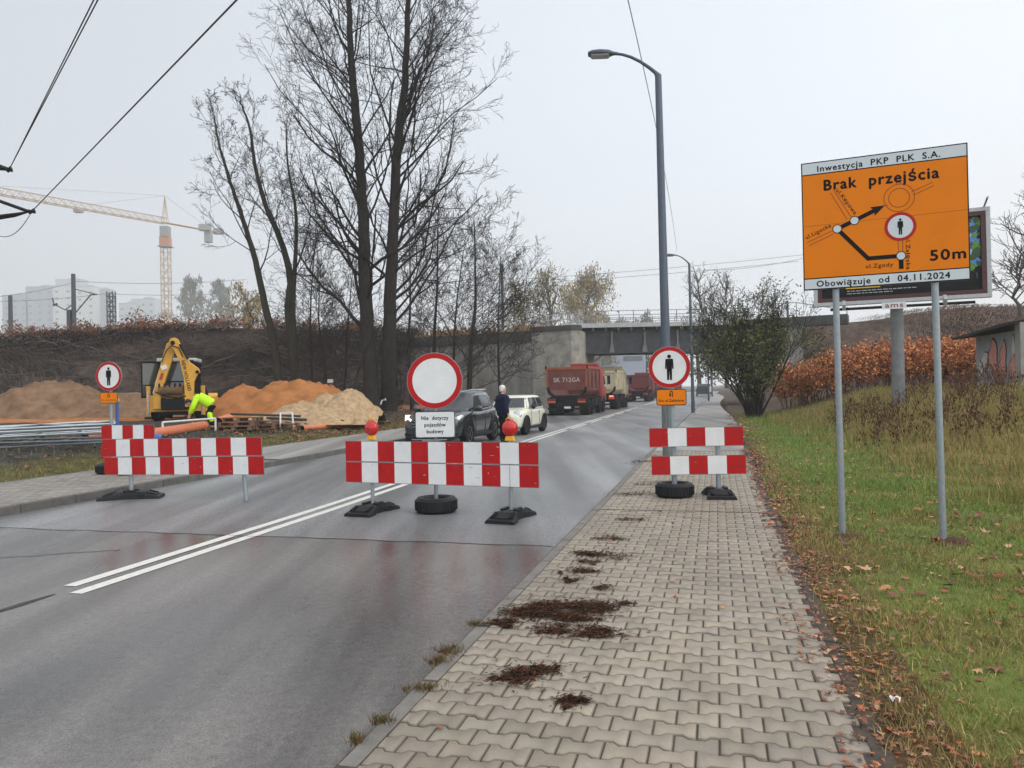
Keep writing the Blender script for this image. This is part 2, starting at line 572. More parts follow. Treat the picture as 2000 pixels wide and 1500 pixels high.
# --- asphalt
def asphalt(name, c0, c1, r0, r1, grain, wet_scale, gscale=160., bl=(14, .78, 1.2)):
    m = bpy.data.materials.new(name)
    m.use_nodes = True
    n, l = m.node_tree.nodes, m.node_tree.links
    b = n["Principled BSDF"]
    t = n.new("ShaderNodeTexCoord")
    mp = n.new("ShaderNodeMapping")
    mp.inputs["Rotation"].default_value = (0, 0, TH)
    mp.inputs["Scale"].default_value = (1., .33, 1)
    l.new(t.outputs["Object"], mp.inputs[0])
    wet = n.new("ShaderNodeTexNoise")
    wet.inputs["Scale"].default_value, wet.inputs["Detail"].default_value = wet_scale, 5
    l.new(mp.outputs[0], wet.inputs["Vector"])
    k = n.new("ShaderNodeMapRange")
    k.inputs["From Min"].default_value, k.inputs["From Max"].default_value = .28, .72
    k.interpolation_type = 'SMOOTHSTEP'
    l.new(wet.outputs["Fac"], k.inputs["Value"])
    g = n.new("ShaderNodeTexNoise")
    g.inputs["Scale"].default_value, g.inputs["Detail"].default_value = gscale, 3
    l.new(t.outputs["Object"], g.inputs["Vector"])
    fine = n.new("ShaderNodeTexVoronoi")
    fine.inputs["Scale"].default_value = gscale * .7
    l.new(t.outputs["Object"], fine.inputs["Vector"])
    mix = n.new("ShaderNodeMix"); mix.data_type = 'RGBA'
    mix.inputs[6].default_value, mix.inputs[7].default_value = (*c0, 1), (*c1, 1)
    l.new(k.outputs[0], mix.inputs[0])
    gm = n.new("ShaderNodeMapRange")
    gm.inputs["From Min"].default_value, gm.inputs["From Max"].default_value = .3, .7
    gm.inputs["To Min"].default_value, gm.inputs["To Max"].default_value = .45, 1.7
    l.new(g.outputs["Fac"], gm.inputs["Value"])
    sc = n.new("ShaderNodeVectorMath"); sc.operation = 'SCALE'
    mp2 = n.new("ShaderNodeMapping")                 # tyre tracks along the road
    mp2.inputs["Rotation"].default_value = (0, 0, TH)
    mp2.inputs["Scale"].default_value = (1.5, .07, 1)
    l.new(t.outputs["Object"], mp2.inputs[0])
    trk = n.new("ShaderNodeTexNoise")
    trk.inputs["Scale"].default_value, trk.inputs["Detail"].default_value = 1., 4
    l.new(mp2.outputs[0], trk.inputs["Vector"])
    tm_ = n.new("ShaderNodeMapRange")
    tm_.inputs["From Min"].default_value, tm_.inputs["From Max"].default_value = .35, .65
    tm_.inputs["To Min"].default_value, tm_.inputs["To Max"].default_value = .60, 1.2
    l.new(trk.outputs["Fac"], tm_.inputs["Value"])
    blo = n.new("ShaderNodeTexNoise")
    blo.inputs["Scale"].default_value, blo.inputs["Detail"].default_value = bl[0], 8
    blo.inputs["Roughness"].default_value = .75
    l.new(t.outputs["Object"], blo.inputs["Vector"])
    bm_ = n.new("ShaderNodeMapRange")
    bm_.inputs["From Min"].default_value, bm_.inputs["From Max"].default_value = .3, .7
    bm_.inputs["To Min"].default_value, bm_.inputs["To Max"].default_value = bl[1], bl[2]
    l.new(blo.outputs["Fac"], bm_.inputs["Value"])
    m1, m2 = n.new("ShaderNodeMath"), n.new("ShaderNodeMath")
    m1.operation = m2.operation = 'MULTIPLY'
    l.new(gm.outputs[0], m1.inputs[0]); l.new(tm_.outputs[0], m1.inputs[1])
    l.new(m1.outputs[0], m2.inputs[0]); l.new(bm_.outputs[0], m2.inputs[1])
    l.new(mix.outputs[2], sc.inputs[0]); l.new(m2.outputs[0], sc.inputs["Scale"])
    l.new(sc.outputs[0], b.inputs["Base Color"])
    rr = n.new("ShaderNodeMapRange")
    rr.inputs["To Min"].default_value, rr.inputs["To Max"].default_value = r0, r1
    l.new(k.outputs[0], rr.inputs["Value"])
    l.new(rr.outputs[0], b.inputs["Roughness"])
    bp = n.new("ShaderNodeBump")
    bp.inputs["Strength"].default_value, bp.inputs["Distance"].default_value = grain, .004
    l.new(fine.outputs["Distance"], bp.inputs["Height"])
    l.new(bp.outputs[0], b.inputs["Normal"])
    return m


M_ASPH_WET = asphalt("asphalt_wet", srgb(78, 75, 73), srgb(118, 114, 110), .18, .40, .14, .9, bl=(16, .7, 1.3))
M_ASPH = asphalt("asphalt_coarse", srgb(106, 107, 108), srgb(130, 130, 130), .28, .46, .5, .6, 90., bl=(42, .45, 1.6))
M_ASPH_PATH = asphalt("asphalt_path", srgb(136, 134, 130), srgb(152, 149, 143), .35, .55, .2, .7)


def kerb_r(s):
    return -1.62 if s < 22 else -1.62 + .0009 * (s - 22) ** 1.5


def kerb_l(s):
    return -9.85 - .004 * max(0, s - 10)


mb = MB()
S = [-40, -10, -2] + [1.5 * i for i in range(0, 6)] + [7.9]
far_s = [7.9, 9, 11, 14, 18, 22, 28, 35, 45, 60, 80, 110, 150, 220]
for rows, m in ((S, M_ASPH_WET), (far_s, M_ASPH)):
    vs = [W(f(s) + e, s + (0 if s != 7.9 else j * .02), ZR) for s in rows for j, (f, e) in enumerate(((kerb_l, -.02), (lambda s: -5.5, 0), (kerb_r, .02)))]
    mb.add(vs, [(3 * i + j, 3 * i + j + 1, 3 * i + j + 4, 3 * i + j + 3) for i in range(len(rows) - 1) for j in (0, 1)], m)
tag(mb.build("road", fix=False), kind='structure')
# the tarred seam between the two surfaces and cracks: thin dark lines in the road
M_TAR = mat("tar", srgb(34, 33, 33), .5, 0, .3, 30)


def ribbon(mb, pts, w, m, z):
    vs = []
    for i, p in enumerate(pts):
        d = (pts[min(i + 1, len(pts) - 1)] - pts[max(0, i - 1)]).normalized()
        n = Vector((-d.y, d.x, 0)) * (w / 2 if not callable(w) else w(i) / 2)
        vs += [Vector((p.x, p.y, z)) - n, Vector((p.x, p.y, z)) + n]
    mb.add(vs, [(2 * i, 2 * i + 1, 2 * i + 3, 2 * i + 2) for i in range(len(pts) - 1)], m)


mb = MB()
r_ = random.Random(3)
ribbon(mb, [W(-9.8 + .3 * i, 7.92 + r_.uniform(-.03, .03), 0) for i in range(28)], .022, M_TAR, ZR + .004)
ribbon(mb, [W(-5.47 + r_.uniform(-.02, .02), -1 + .3 * i, 0) for i in range(22)], lambda i: .02 + .03 * ((i * 7) % 3), M_TAR, ZR + .0045)
ribbon(mb, [W(-7.6 + .12 * i, 6.2 + .07 * i + r_.uniform(-.03, .03), 0) for i in range(12)], .02, M_TAR, ZR + .005)
tag(mb.build("road_seam", fix=False), kind='structure')

# double line: solid to s=31, then broken on one side
M_PAINT = mat("road_paint", srgb(216, 214, 204), .5, 0, .12, 14, .25, 70, col2=srgb(226, 225, 218))


def centre(s):
    return float(np.interp(s, [0, 5, 10, 15, 25, 40, 60, 100, 200], [-5.42, -5.42, -5.45, -5.6, -5.85, -6.0, -6.2, -6.5, -6.5]))


mb = MB()
for k, s0, s1 in ((-.13, 5.55, 33), (.13, 5.35, 30)):
    n = int((s1 - s0) / .8)
    ribbon(mb, [W(centre(s0 + (s1 - s0) * i / n) + k, s0 + (s1 - s0) * i / n) for i in range(n + 1)], .13, M_PAINT, ZR + .004)
s_ = 31.
while s_ < 150:
    ribbon(mb, [W(centre(s_ + q) + .13, s_ + q) for q in (0, 2, 4)], .13, M_PAINT, ZR + .004)
    s_ += 5.4
ribbon(mb, [W(centre(s) - .13, s) for s in range(33, 150, 3)], .13, M_PAINT, ZR + .0042)
tag(mb.build("lane_marking", fix=False), kind='structure')

# --- block paving: every block a bevelled double-T stone
def paving(name, t0, t1, s0, s1, z, col, L=.2, pitch=.138, d=.027, gap=.006, bev=.0045, seed=1, rot=0.):
    r = np.random.default_rng(seed)
    hb = [(-.5, 1), (-.31, 1), (-.19, 0), (.19, 0), (.31, 1), (.5, 1)]      # one side of a block: 1 = full width, 0 = waist
    vs, fl, cn, cc = [], [], [], []
    rows = int((s1 - s0) / pitch)
    cols_ = int((t1 - t0) / L) + 2
    for j in range(rows):
        off = .5 * L if j % 2 else 0
        for i in range(cols_):
            cx = t0 + i * L + off - L / 2
            cs = s0 + j * pitch
            if cx < t0 - .001 - L * .5 or cx > t1 + L * .5: continue
            h = pitch / 2
            ring = [(cx + a * L, cs + h - gap / 2 + (d / 2 if k else -d / 2)) for a, k in hb] + [(cx + a * L, cs - h + gap / 2 - (d / 2 if k else -d / 2)) for a, k in reversed(hb)]
            ring = [(min(max(p[0], t0), t1), p[1]) for p in ring]
            a0, a1 = min(p[0] for p in ring), max(p[0] for p in ring)
            if a1 - a0 < .05: continue
            am, sm_ = (a0 + a1) / 2, cs
            dz, tx, ty = r.normal(0, .0018), r.normal(0, .009), r.normal(0, .009)
            o = len(vs)
            for k in range(12):
                x, s = ring[k]
                x += gap / 2 if x <= a0 + 1e-6 else (-gap / 2 if x >= a1 - 1e-6 else 0)
                vs.append(W(x, s, z - .0065))
            for k in range(12):
                x, s = ring[k]
                x += gap / 2 + bev if x <= a0 + 1e-6 else (-gap / 2 - bev if x >= a1 - 1e-6 else 0)
                s += -bev if s > cs else bev
                vs.append(W(x, s, z + dz + (x - am) * tx + (s - sm_) * ty))
            q = col * (1 + r.normal(0, .05) - (.16 if r.random() < .05 else 0)) * (1 + .09 * sin(am * 2.1 + 1.7 * sin(sm_ * .8)) * sin(sm_ * 1.1 + 1.3 * am) - .10 * min(.6, max(0, -am - .9)) * (am > -3) * (1 + sin(sm_ * 2.3))) * np.array([1 + r.normal(0, .012), 1, 1 + r.normal(0, .015)])
            fl += [o + 12 + k for k in range(11, -1, -1)]; cn.append(12); cc.append(q)
            for k in range(12):
                k2 = (k + 1) % 12
                fl += [o + k2, o + k, o + 12 + k, o + 12 + k2]; cn.append(4); cc.append(q * .5 + JCOL * .5)
    me = fast_mesh(name, np.array([tuple(v) for v in vs]), np.array(fl), np.array(cn), M_PAVER, np.array(cc))
    return tag(link(name, me), kind='structure')


JCOL = np.array(srgb(76, 63, 49))
M_PAVER = mat("paver_concrete", (.3, .3, .3), .62, 0, .16, 3.5, .35, 120, attr=True)
M_JOINT = mat("joint_soil", srgb(74, 64, 54), .9, 0, .4, 15, .4, 60)
paving("sidewalk", -1.52, .62, .9, 19.4, 0., np.array(srgb(149, 139, 124)), seed=5)
strip_mesh("sidewalk_bed", -1.62, .7, -4, 20, -.006, M_JOINT)
strip_mesh("sidewalk_path", lambda s: kerb_r(s) + .1, lambda s: .62 + .35 * math.sin(s * .07) * min(1, (s - 19) / 20), 19.4, 150, .0, M_ASPH_PATH)
paving("sidewalk_left", -12.75, -9.98, 4., 16., .06, np.array(srgb(140, 135, 128)), seed=9, bev=.008)
strip_mesh("sidewalk_left_bed", -12.85, -9.95, -10, 16.2, .054, M_JOINT)
strip_mesh("sidewalk_left_path", lambda s: -12.8, lambda s: kerb_l(s) - .12, 16.2, 90, .06, M_ASPH_PATH)
# kerbs
M_KERB = mat("kerb_concrete", srgb(116, 112, 106), .8, 0, .3, 4, .4, 50)
M_KERB2 = mat("kerb_dark", srgb(92, 90, 86), .75, 0, .3, 4, .4, 50)
for nm, f, w, z0, z1, m, s0, s1 in (("kerb", kerb_r, .1, -.2, -.004, M_KERB, -3, 150), ("kerb_left", lambda s: kerb_l(s) - .12, .12, -.2, .066, M_KERB2, -10, 90), ("edging_left", lambda s: -12.86, .07, -.1, .065, M_KERB, -10, 90)):
    mb = MB()
    s = s0
    while s < s1:
        e = s + (1. if s < 30 else 6.)
        vs = [W(f(q) + dx, q + dq, z) for q, dq in ((s, .006), (e, -.006)) for dx, z in ((0, z0), (w, z0), (w, z1), (0, z1))]
        mb.add(vs, [(0, 1, 5, 4), (1, 2, 6, 5), (2, 3, 7, 6), (3, 0, 4, 7), (0, 3, 2, 1), (4, 5, 6, 7)], m)
        s = e
    tag(mb.build(nm, bevel=.012), kind='structure')
# dark cross joint of the pavement
mb = MB()
ribbon(mb, [W(-1.5 + .15 * i, 10.04 + r_.uniform(-.012, .012)) for i in range(15)], .03, M_JOINT, .006)
tag(mb.build("sidewalk_joint", fix=False), kind='structure')


# --- railway embankment, two bodies on either side of the bridge
def noise2(x, y, seed=0):
    return (np.sin(x * .31 + seed) * np.cos(y * .27 + 1.3 * seed) + .6 * np.sin(x * .83 + 2 * np.sin(y * .7) + seed * 2) + .4 * np.sin(x * 1.9 + y * 1.3 + seed) * np.cos(y * 2.1) + .25 * np.sin(x * 4.3 - y * 2.9 + seed)) / 1.4


def embankment(name, x0, x1, front, top, zt, back, seed, c_lo, c_hi, shear=0.):
    xs = np.arange(x0, x1 + .01, .8)
    xs = np.concatenate([[-900, -500, -300, -180, -120] if x0 < -60 else [], xs, [120, 180, 300, 500, 900] if x1 > 60 else []])
    vv = np.linspace(0, 1, 26)
    vs, cl = [], []
    for x in xs:
        f, t = front(x), top(x)
        for v in vv:
            y = f + (t - f) * v
            z = -.3 + (zt(x) + .3) * (v * v * (3 - 2 * v) * .45 + v * .55)
            k = sin(pi * min(1, v * 1.02))
            n = noise2(np.float64(x), np.float64(y * 1.7), seed)
            vs.append((x, y + n * .8 * k, z + n * .34 * (k + .25 * v)))
        vs.append((x, t + back, zt(x) + .25)); vs.append((x, t + back + 9, -.5))
    n = len(vv) + 2
    vs = np.array(vs)
    vs[:, 0] += np.maximum(0, vs[:, 1] - 60) * shear      # the cutting's flank follows the road
    i = np.arange(len(xs) - 1)[:, None] * n + np.arange(n - 1)[None]
    q = np.stack([i, i + n, i + n + 1, i + 1], -1).reshape(-1, 4)
    ctr = vs[q].mean(1)
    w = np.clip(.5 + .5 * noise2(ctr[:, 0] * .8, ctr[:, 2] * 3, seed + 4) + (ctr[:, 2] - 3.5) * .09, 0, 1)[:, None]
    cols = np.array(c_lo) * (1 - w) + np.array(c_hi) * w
    me = fast_mesh(name, vs, q.ravel(), np.full(len(q), 4), mat("embankment_soil", (.1, .1, .1), .95, 0, .5, 1.6, 1., 6, attr=True, spec=.1), cols, smooth=True)
    return tag(link(name, me), kind='structure')


EMB_L = dict(front=lambda x: 47 + 1.5 * sin(x * .13) + (x + 30) * .03, top=lambda x: 57.5 + 1. * sin(x * .1 + 1), zt=lambda x: 6.35 + .2 * sin(x * .21))
embankment("embankment", -90, -8., EMB_L['front'], EMB_L['top'], EMB_L['zt'], 22, 1, srgb(56, 50, 47), srgb(92, 79, 71))
EMB_B = dict(front=lambda x: 66.4, top=lambda x: 67., zt=lambda x: 6.3)
embankment("embankment_wall_fill", -10., 3.6, EMB_B['front'], EMB_B['top'], EMB_B['zt'], 12, 6, srgb(86, 74, 62), srgb(104, 88, 70))
EMB_R = dict(front=lambda x: 57 - (x - 19) * .42 if x < 40 else 48.2, top=lambda x: 64.5 - (x - 19) * .1 if x < 60 else 60.4, zt=lambda x: 6.2 + min(1.4, max(0, (x - 19) * .07)) + .15 * sin(x * .4))
embankment("embankment_right", 19.2, 90, EMB_R['front'], EMB_R['top'], EMB_R['zt'], 7, 3, srgb(82, 72, 66), srgb(112, 94, 84), shear=.3)
# ================================================================== bridge, walls, shed
M_GIRDER = mat("girder_paint", srgb(60, 63, 66), .6, .2, .4, 1.6, .3, 12)
M_STIFF = mat("girder_stiffener", srgb(112, 112, 110), .7, .1, .3, 6)
M_DECK = mat("deck_edge", srgb(176, 178, 176), .7, 0, .15, 4)
M_RAIL = mat("bridge_railing_paint", srgb(140, 142, 142), .6, .2, .2)
M_WALL = mat("stained_concrete", srgb(134, 132, 126), .9, 0, .4, .9, .5, 8, stretch=(1, 1, .35))
M_WALL2 = mat("rough_concrete", srgb(152, 148, 138), .9, 0, .4, 1.3, .8, 7)
M_WALLD = mat("soot_concrete", srgb(70, 70, 69), .9, 0, .35, 1.2, .4, 9)
br = thing("railway_bridge", "dark steel girder railway bridge with railings spanning the road behind the dump trucks", "bridge", (0, 0, 0))
X0, X1, YB = 5.1, 19.6, 62.
mb = MB()
mb.box(((X0 + X1) / 2, YB, 5.25), (X1 - X0, .05, 1.72), M_GIRDER)                     # web
mb.box(((X0 + X1) / 2, YB - .02, 4.36), (X1 - X0, .5, .07), M_GIRDER)
mb.box(((X0 + X1) / 2, YB - .02, 6.14), (X1 - X0, .5, .06), M_GIRDER)
mb.box(((X0 + X1) / 2, YB + 2.6, 5.2), (X1 - X0, .05, 1.6), M_GIRDER)
mb.box(((X0 + X1) / 2, YB + 5.2, 5.25), (X1 - X0, .05, 1.72), M_GIRDER)
mb.build("girder", br)
for i in range(6):
    m_ = MB().box((X0 + .35 + i * 2.65, YB - .14, 5.25), (.14, .22, 1.7), M_STIFF)
    m_.box((X0 + .35 + i * 2.65, YB - .16, 4.72), (.42, .2, .62), M_STIFF, taper=.6)
    m_.build("stiffener", br)
for i in range(14):
    MB().prism([(-.5, 6.2), (-.5, 6.42), (0, 6.42), (0, 5.98)], X0 + .4 + i * 1.02, X0 + .55 + i * 1.02, M_STIFF, 'x').build("bracket", br).location = (0, YB - .05, 0)
mb = MB()
mb.box(((X0 + X1) / 2 - .2, YB + 2.4, 6.5), (X1 - X0 + 1.2, 6.2, .18), M_GIRDER)
mb.build("deck", br)
MB().box(((X0 + X1) / 2 - .2, YB - .76, 6.56), (X1 - X0 + 1.2, .12, .34), M_DECK).build("deck_edge", br)
for y_, nm in ((YB - .74, "railing"), (YB + 5.4, "railing")):
    mb = MB()
    for i in range(13):
        x_ = X0 + .1 + i * 1.15
        mb.box((x_, y_, 7.2), (.06, .06, 1.0), M_RAIL)
    for z_ in (7.02, 7.36, 7.7):
        mb.box(((X0 + X1) / 2, y_ - .045, z_), (X1 - X0 + .4, .03, .05), M_RAIL)
    mb.build(nm, br)
ab = thing("bridge_abutment", "pale rough concrete bridge abutment and retaining wall left of the dump trucks", "wall", (0, 0, 0))
mb = MB()
A_, B_ = Vector((4.55, 58.2)), Vector((1.6, 59.8))
mb.prism([(A_.x, A_.y), (5.2, 58.4), (7.4, 68.), (3.4, 69.), (1.6, 59.9)], -.3, 6.05, M_WALL2, 'z')
mb.build("abutment_face", ab)
mb = MB()
C_ = Vector((-9.5, 66.))
mb.prism([(1.57, 59.95), (1.8, 60.6), (C_.x + .3, C_.y + .8), (C_.x, C_.y)], -.3, 5.3, M_WALL, 'z')
mb.build("wing_wall", ab)
mb = MB()
mb.prism([(1.54, 59.86), (1.9, 60.75), (C_.x + .3, C_.y + .9), (C_.x - .05, C_.y - .12)], 5.303, 6.15, M_WALLD, 'z')
mb.prism([(4.5, 58.05), (5.3, 58.3), (5.5, 59.4), (1.8, 60.4), (1.5, 59.72)], 6.053, 6.4, M_WALLD, 'z')
mb.build("coping", ab)
mb = MB()
for k in range(5):
    q = Vector((5.2, 58.5)).lerp(Vector((2.2, 60.1)), k / 4)
    mb.box((q.x, q.y, 6.85), (.05, .05, .9), M_DECK)
for z_ in (6.9, 7.28):
    a, b = Vector((5.2, 58.45, z_)), Vector((2.2, 60.05, z_))
    mb.cyl(a, b, .03, M_DECK, 6)
mb.build("handrail", ab)
ab2 = thing("bridge_abutment", "dark concrete bridge abutment right of the road behind the green shrub", "wall", (0, 0, 0))
mb = MB()
mb.prism([(18.2, 61.2), (22.5, 59.2), (25, 67), (20.6, 69.)], -.3, 6.05, M_WALL, 'z')
mb.build("abutment_face", ab2)
MB().prism([(18.1, 61.05), (25.2, 57.4), (26, 59), (19.4, 62.)], 6.053, 6.75, M_WALLD, 'z').build("coping", ab2)
mb = MB()
hp = [Vector((20.2, 60.4, 7.9)), Vector((22.2, 59.6, 7.9)), Vector((25.5, 58.2, 7.1))]
mb.tube(hp, .035, M_RAIL, 6)
for q in hp:
    mb.cyl((q.x, q.y, 6.7), q, .035, M_RAIL, 6)
mb.build("handrail", ab2)

# graffiti shed on the right
z0 = 1.15
sh = thing("concrete_shed", "low grey concrete shed with pink graffiti and thin sloping roof", "shed", (0, 0, 0))
M_SHED = mat("shed_render", srgb(150, 155, 162), .9, 0, .2, 2, .3, 12)
M_ROOF = mat("roof_felt", srgb(38, 37, 37), .9, 0, .3)
pa, pb, pc = Vector((17.55, 29.0)), Vector((15.9, 23.9)), Vector((19.6, 22.5))
za, zb = 3.2, 3.16
mb = MB()


def wall_quad(mb, a, b, z00, z10, z11, z01, m, off=0.):
    n = Vector((b.y - a.y, -(b.x - a.x))).normalized() * off
    mb.add([(a.x + n.x, a.y + n.y, z00), (b.x + n.x, b.y + n.y, z10), (b.x + n.x, b.y + n.y, z11), (a.x + n.x, a.y + n.y, z01)], [(0, 1, 2, 3)], m)


bk = [Vector((21.5, 27.5))]
ring = [pa, pb, pc, bk[0]]
hts = [za, zb, 3.7, 3.8]
vs = [(p.x, p.y, .5) for p in ring] + [(p.x, p.y, h_) for p, h_ in zip(ring, hts)]
mb.add(vs, [(0, 1, 5, 4), (1, 2, 6, 5), (2, 3, 7, 6), (3, 0, 4, 7), (4, 5, 6, 7)], M_SHED)
mb.build("wall", sh)
mb = MB()
ov = [Vector((17.0, 29.6)), Vector((15.35, 23.75)), Vector((19.7, 21.9)), Vector((22, 27.8))]
oh = [3.12, 3.26, 3.8, 3.75]
mb.add([(p.x, p.y, h_ + .03) for p, h_ in zip(ov, oh)] + [(p.x, p.y, h_ + .12) for p, h_ in zip(ov, oh)], [(3, 2, 1, 0), (4, 5, 6, 7), (0, 1, 5, 4), (1, 2, 6, 5), (2, 3, 7, 6), (3, 0, 4, 7)], M_ROOF)
mb.build("roof", sh)
M_PINK = mat("graffiti_pink", srgb(206, 140, 128), .8, 0, .2, 8)
M_GDK = mat("graffiti_outline", srgb(52, 48, 50), .8)
M_PALE = mat("graffiti_pale", srgb(190, 186, 180), .8, 0, .1)
mb = MB()
e1 = (pb - pa).normalized()
nn = Vector((e1.y, -e1.x))
if nn.dot(Vector((0, 0)) - pa) < 0: nn = -nn


def on_wall(a, z, off):
    q = pa + e1 * a + nn * off
    return (q.x, q.y, z)


for (c, z_, w_, h_, rot, m_, off) in ((2.3, 2.35, .95, 1.25, .25, M_PINK, .012), (3.45, 2.35, .6, 1.0, -.1, M_PINK, .014), (3.2, 1.85, 1.0, .6, .5, M_PINK, .016), (1.2, 2.3, .8, .6, .2, M_PALE, .012), (4.55, 2.55, .4, .8, .1, M_PALE, .012), (4.45, 1.95, .7, .75, -.3, M_PINK, .018), (.6, 2.0, .6, .5, .3, M_PALE, .012)):
    for grow, mm_, o_ in ((1.22, M_GDK, off), (1., m_, off + .006)):
        pts = []
        for k in range(22):
            w = 2 * pi * k / 22
            rr = 1 + .16 * sin(3 * w + c * 5) + .08 * sin(5 * w)
            a, b = cos(w) * w_ * .5 * rr * grow, sin(w) * h_ * .5 * rr * (1 + (grow - 1) * .5)
            pts.append(on_wall(c + a * cos(rot) - b * sin(rot), z_ + a * sin(rot) + b * cos(rot), o_))
        mb.add(pts, [tuple(range(22))], mm_)
mb.build("graffiti", sh)
MB().box((15.95, 23.75, 1.9), (.55, .5, 2.9), mat("shed_pillar", srgb(150, 148, 142), .9, 0, .2, 3, .3), rz=atan2(e1.y, e1.x)).build("pillar", sh)

# ================================================================== barriers and signs


def rubber_base(mb, x=0., y=0., L=.82, w=.40, lift=0.):
    """moulded rubber foot, long way across the board"""
    st = [(-.5, .045, 1.), (-.42, .06, 1.), (-.24, .115, .86), (-.12, .12, .62), (.12, .12, .62), (.24, .115, .86), (.42, .06, 1.), (.5, .045, 1.)]
    rings = []
    for a, h, k in st:
        hw = w / 2 * k
        rings.append([(x - hw, y + a * L, lift), (x + hw, y + a * L, lift), (x + hw * .96, y + a * L, lift + h * .6), (x + hw * .86, y + a * L, lift + h), (x - hw * .86, y + a * L, lift + h), (x - hw * .96, y + a * L, lift + h * .6)])
    mb.loft(rings, M_RUBBER)
    for sy in (-1, 1):
        for sx in (-1, 1):
            mb.box((x + sx * w * .30, y + sy * L * .335, lift + .087), (.045, .15, .03), M_BLACK, rx=-sy * .31)
        mb.box((x, y + sy * L * .42, lift + .066), (.2, .03, .012), M_RUBBER, rx=-sy * .1)
    for sx in (-1, 1):
        mb.box((x + sx * .09, y, lift + .13), (.05, .2, .03), M_RUBBER)
    return mb


def stripes(name, parent, x0, x1, z0, z1, n, first_red=True, y=0., skew=0., joints=(), marks=0, seed=0):
    """red and white striped board"""
    mb = MB()
    zc = (z0 + z1) / 2
    mb.box(((x0 + x1) / 2, y + .013, zc), (x1 - x0, .022, z1 - z0), M_BACK)
    w = (x1 - x0) / n
    r = random.Random(seed)
    for i in range(n):
        red = (i % 2 == 0) == first_red
        k0 = skew if i > 0 else 0
        k1 = skew if i < n - 1 else 0
        flat(mb, [(x0 + i * w - k0 * (0), z0), (x0 + (i + 1) * w, z0), (x0 + (i + 1) * w - k1, z1), (x0 + i * w - k0, z1)], y, M_RED if red else M_WHITE)
    for j in range(marks):                   # scuffs on the sheeting
        cx, cz = r.uniform(x0, x1), r.uniform(z0 + .03, z1 - .03)
        a = r.uniform(0, pi)
        bar(mb, (cx, cz), (cx + cos(a) * r.uniform(.01, .06), cz + sin(a) * .02), r.uniform(.002, .006), y - .0012, r.choice([M_GREYM, M_WHITE, M_GREYM]))
    for q in joints:
        bar(mb, (q, z0), (q, z1), .006, y - .001, M_GREYM)
    fr = .007
    for a, b in (((x0, z0), (x1, z0)), ((x0, z1), (x1, z1))):
        bar(mb, a, b, fr, y - .0006, M_BACK)
    return mb.build(name, parent)


M_GREYM = mat("scuff_grey", srgb(120, 116, 116), .7)


def post(name, parent, x, y, z0, z1, r=.028, lean=0., leany=0.):
    return MB().tube([(x, y, z0), (x + lean, y + leany, z1)], [r, r], M_GALV, 12).build(name, parent, smooth=False)


def tyre_base(parent, x, y, z, r=.30, h=.2):
    t = MB()
    prof = [(.17, .02), (.20, .0), (r - .03, .0), (r, .035), (r + .004, h * .5), (r, h - .035), (r - .03, h), (.21, h + .004), (.18, h - .015), (.17, h - .05), (.17, .02)]
    t.M = Matrix.Translation((x, y, z))
    t.lathe(prof, M_RUBBER, 36)
    for k in range(36):                       # tread blocks round the rim
        w = 2 * pi * k / 36
        t.box(((r + .003) * cos(w), (r + .003) * sin(w), h * .5), (.012, .028, h * .62), M_RUBBER, rz=w)
    ty = t.build("tyre", parent, smooth=False)
    c = MB(Matrix.Translation((x, y, z)))
    c.lathe([(.172, .03), (.172, h - .05), (.05, h - .035), (.0, h - .035)], M_CONC, 24)
    c.build("concrete_fill", parent, smooth=True)
    return ty


def round_sign(name, parent, x, y, z, r, ring, man=0., rz=0.):
    mb = MB(Matrix.Translation((x, y, z)) @ Matrix.Rotation(rz, 4, 'Z'))
    mb.lathe([(0, .012), (r, .012), (r, -.012), (0, -.012)], M_BACK, 48, Matrix.Rotation(pi / 2, 4, 'X'))
    disc(mb, (0, -.0150, 0), r - .004, M_WHITE, 48)
    disc(mb, (0, -.0162, 0), r - .006, M_RED, 48, r - ring)
    if man:
        man_sign(mb, (0, 0), man, -.0165, M_BLACK)
    return mb.build(name, parent)


def u_turn(mb, c, k, y):
    """the small turn-back arrow"""
    pts = [(.16, -.5), (.16, .1)] + [(.0 + .16 * cos(a), .12 + .2 * sin(a)) for a in [pi * i / 8 for i in range(9)]] + [(-.16, .1), (-.16, -.2)]
    for p, q in zip(pts, pts[1:]):
        if p != q:
            bar(mb, (c[0] + p[0] * k, c[1] + p[1] * k), (c[0] + q[0] * k, c[1] + q[1] * k), .13 * k, y, M_BLACK)
    flat(mb, [(c[0] + a * k, c[1] + b * k) for a, b in ((-.34, -.12), (.02, -.12), (-.16, -.52))], y - .0004, M_BLACK)


def amber_plate(parent, x, y, z, w, h, faded=False, rz=0.):
    mb = MB(Matrix.Translation((x, y, z)) @ Matrix.Rotation(rz, 4, 'Z'))
    c = .035
    def rr(w, h, c):
        pts = []
        for sx, sz, a0 in ((1, 1, 0), (-1, 1, pi / 2), (-1, -1, pi), (1, -1, 1.5 * pi)):
            for k in range(5):
                a = a0 + pi / 2 * k / 4
                pts.append((sx * (w / 2 - c) + c * cos(a), sz * (h / 2 - c) + c * sin(a)))
        return pts
    mb.prism(rr(w, h, c), -.008, .008, M_BACK)
    flat(mb, rr(w - .004, h - .004, c), -.0092, M_BLACK)
    flat(mb, rr(w - .022, h - .022, c * .8), -.0100, M_AMBER)
    u_turn(mb, (0, h * .23), h * .44, -.0106)
    text(mb, "Do ul.Załęskiej", h * .15, (0, -.0106, -h * .2), M_BLACK if not faded else M_ORD, width=w * .82, bold=.03)
    return mb.build("supplementary_plate", parent)


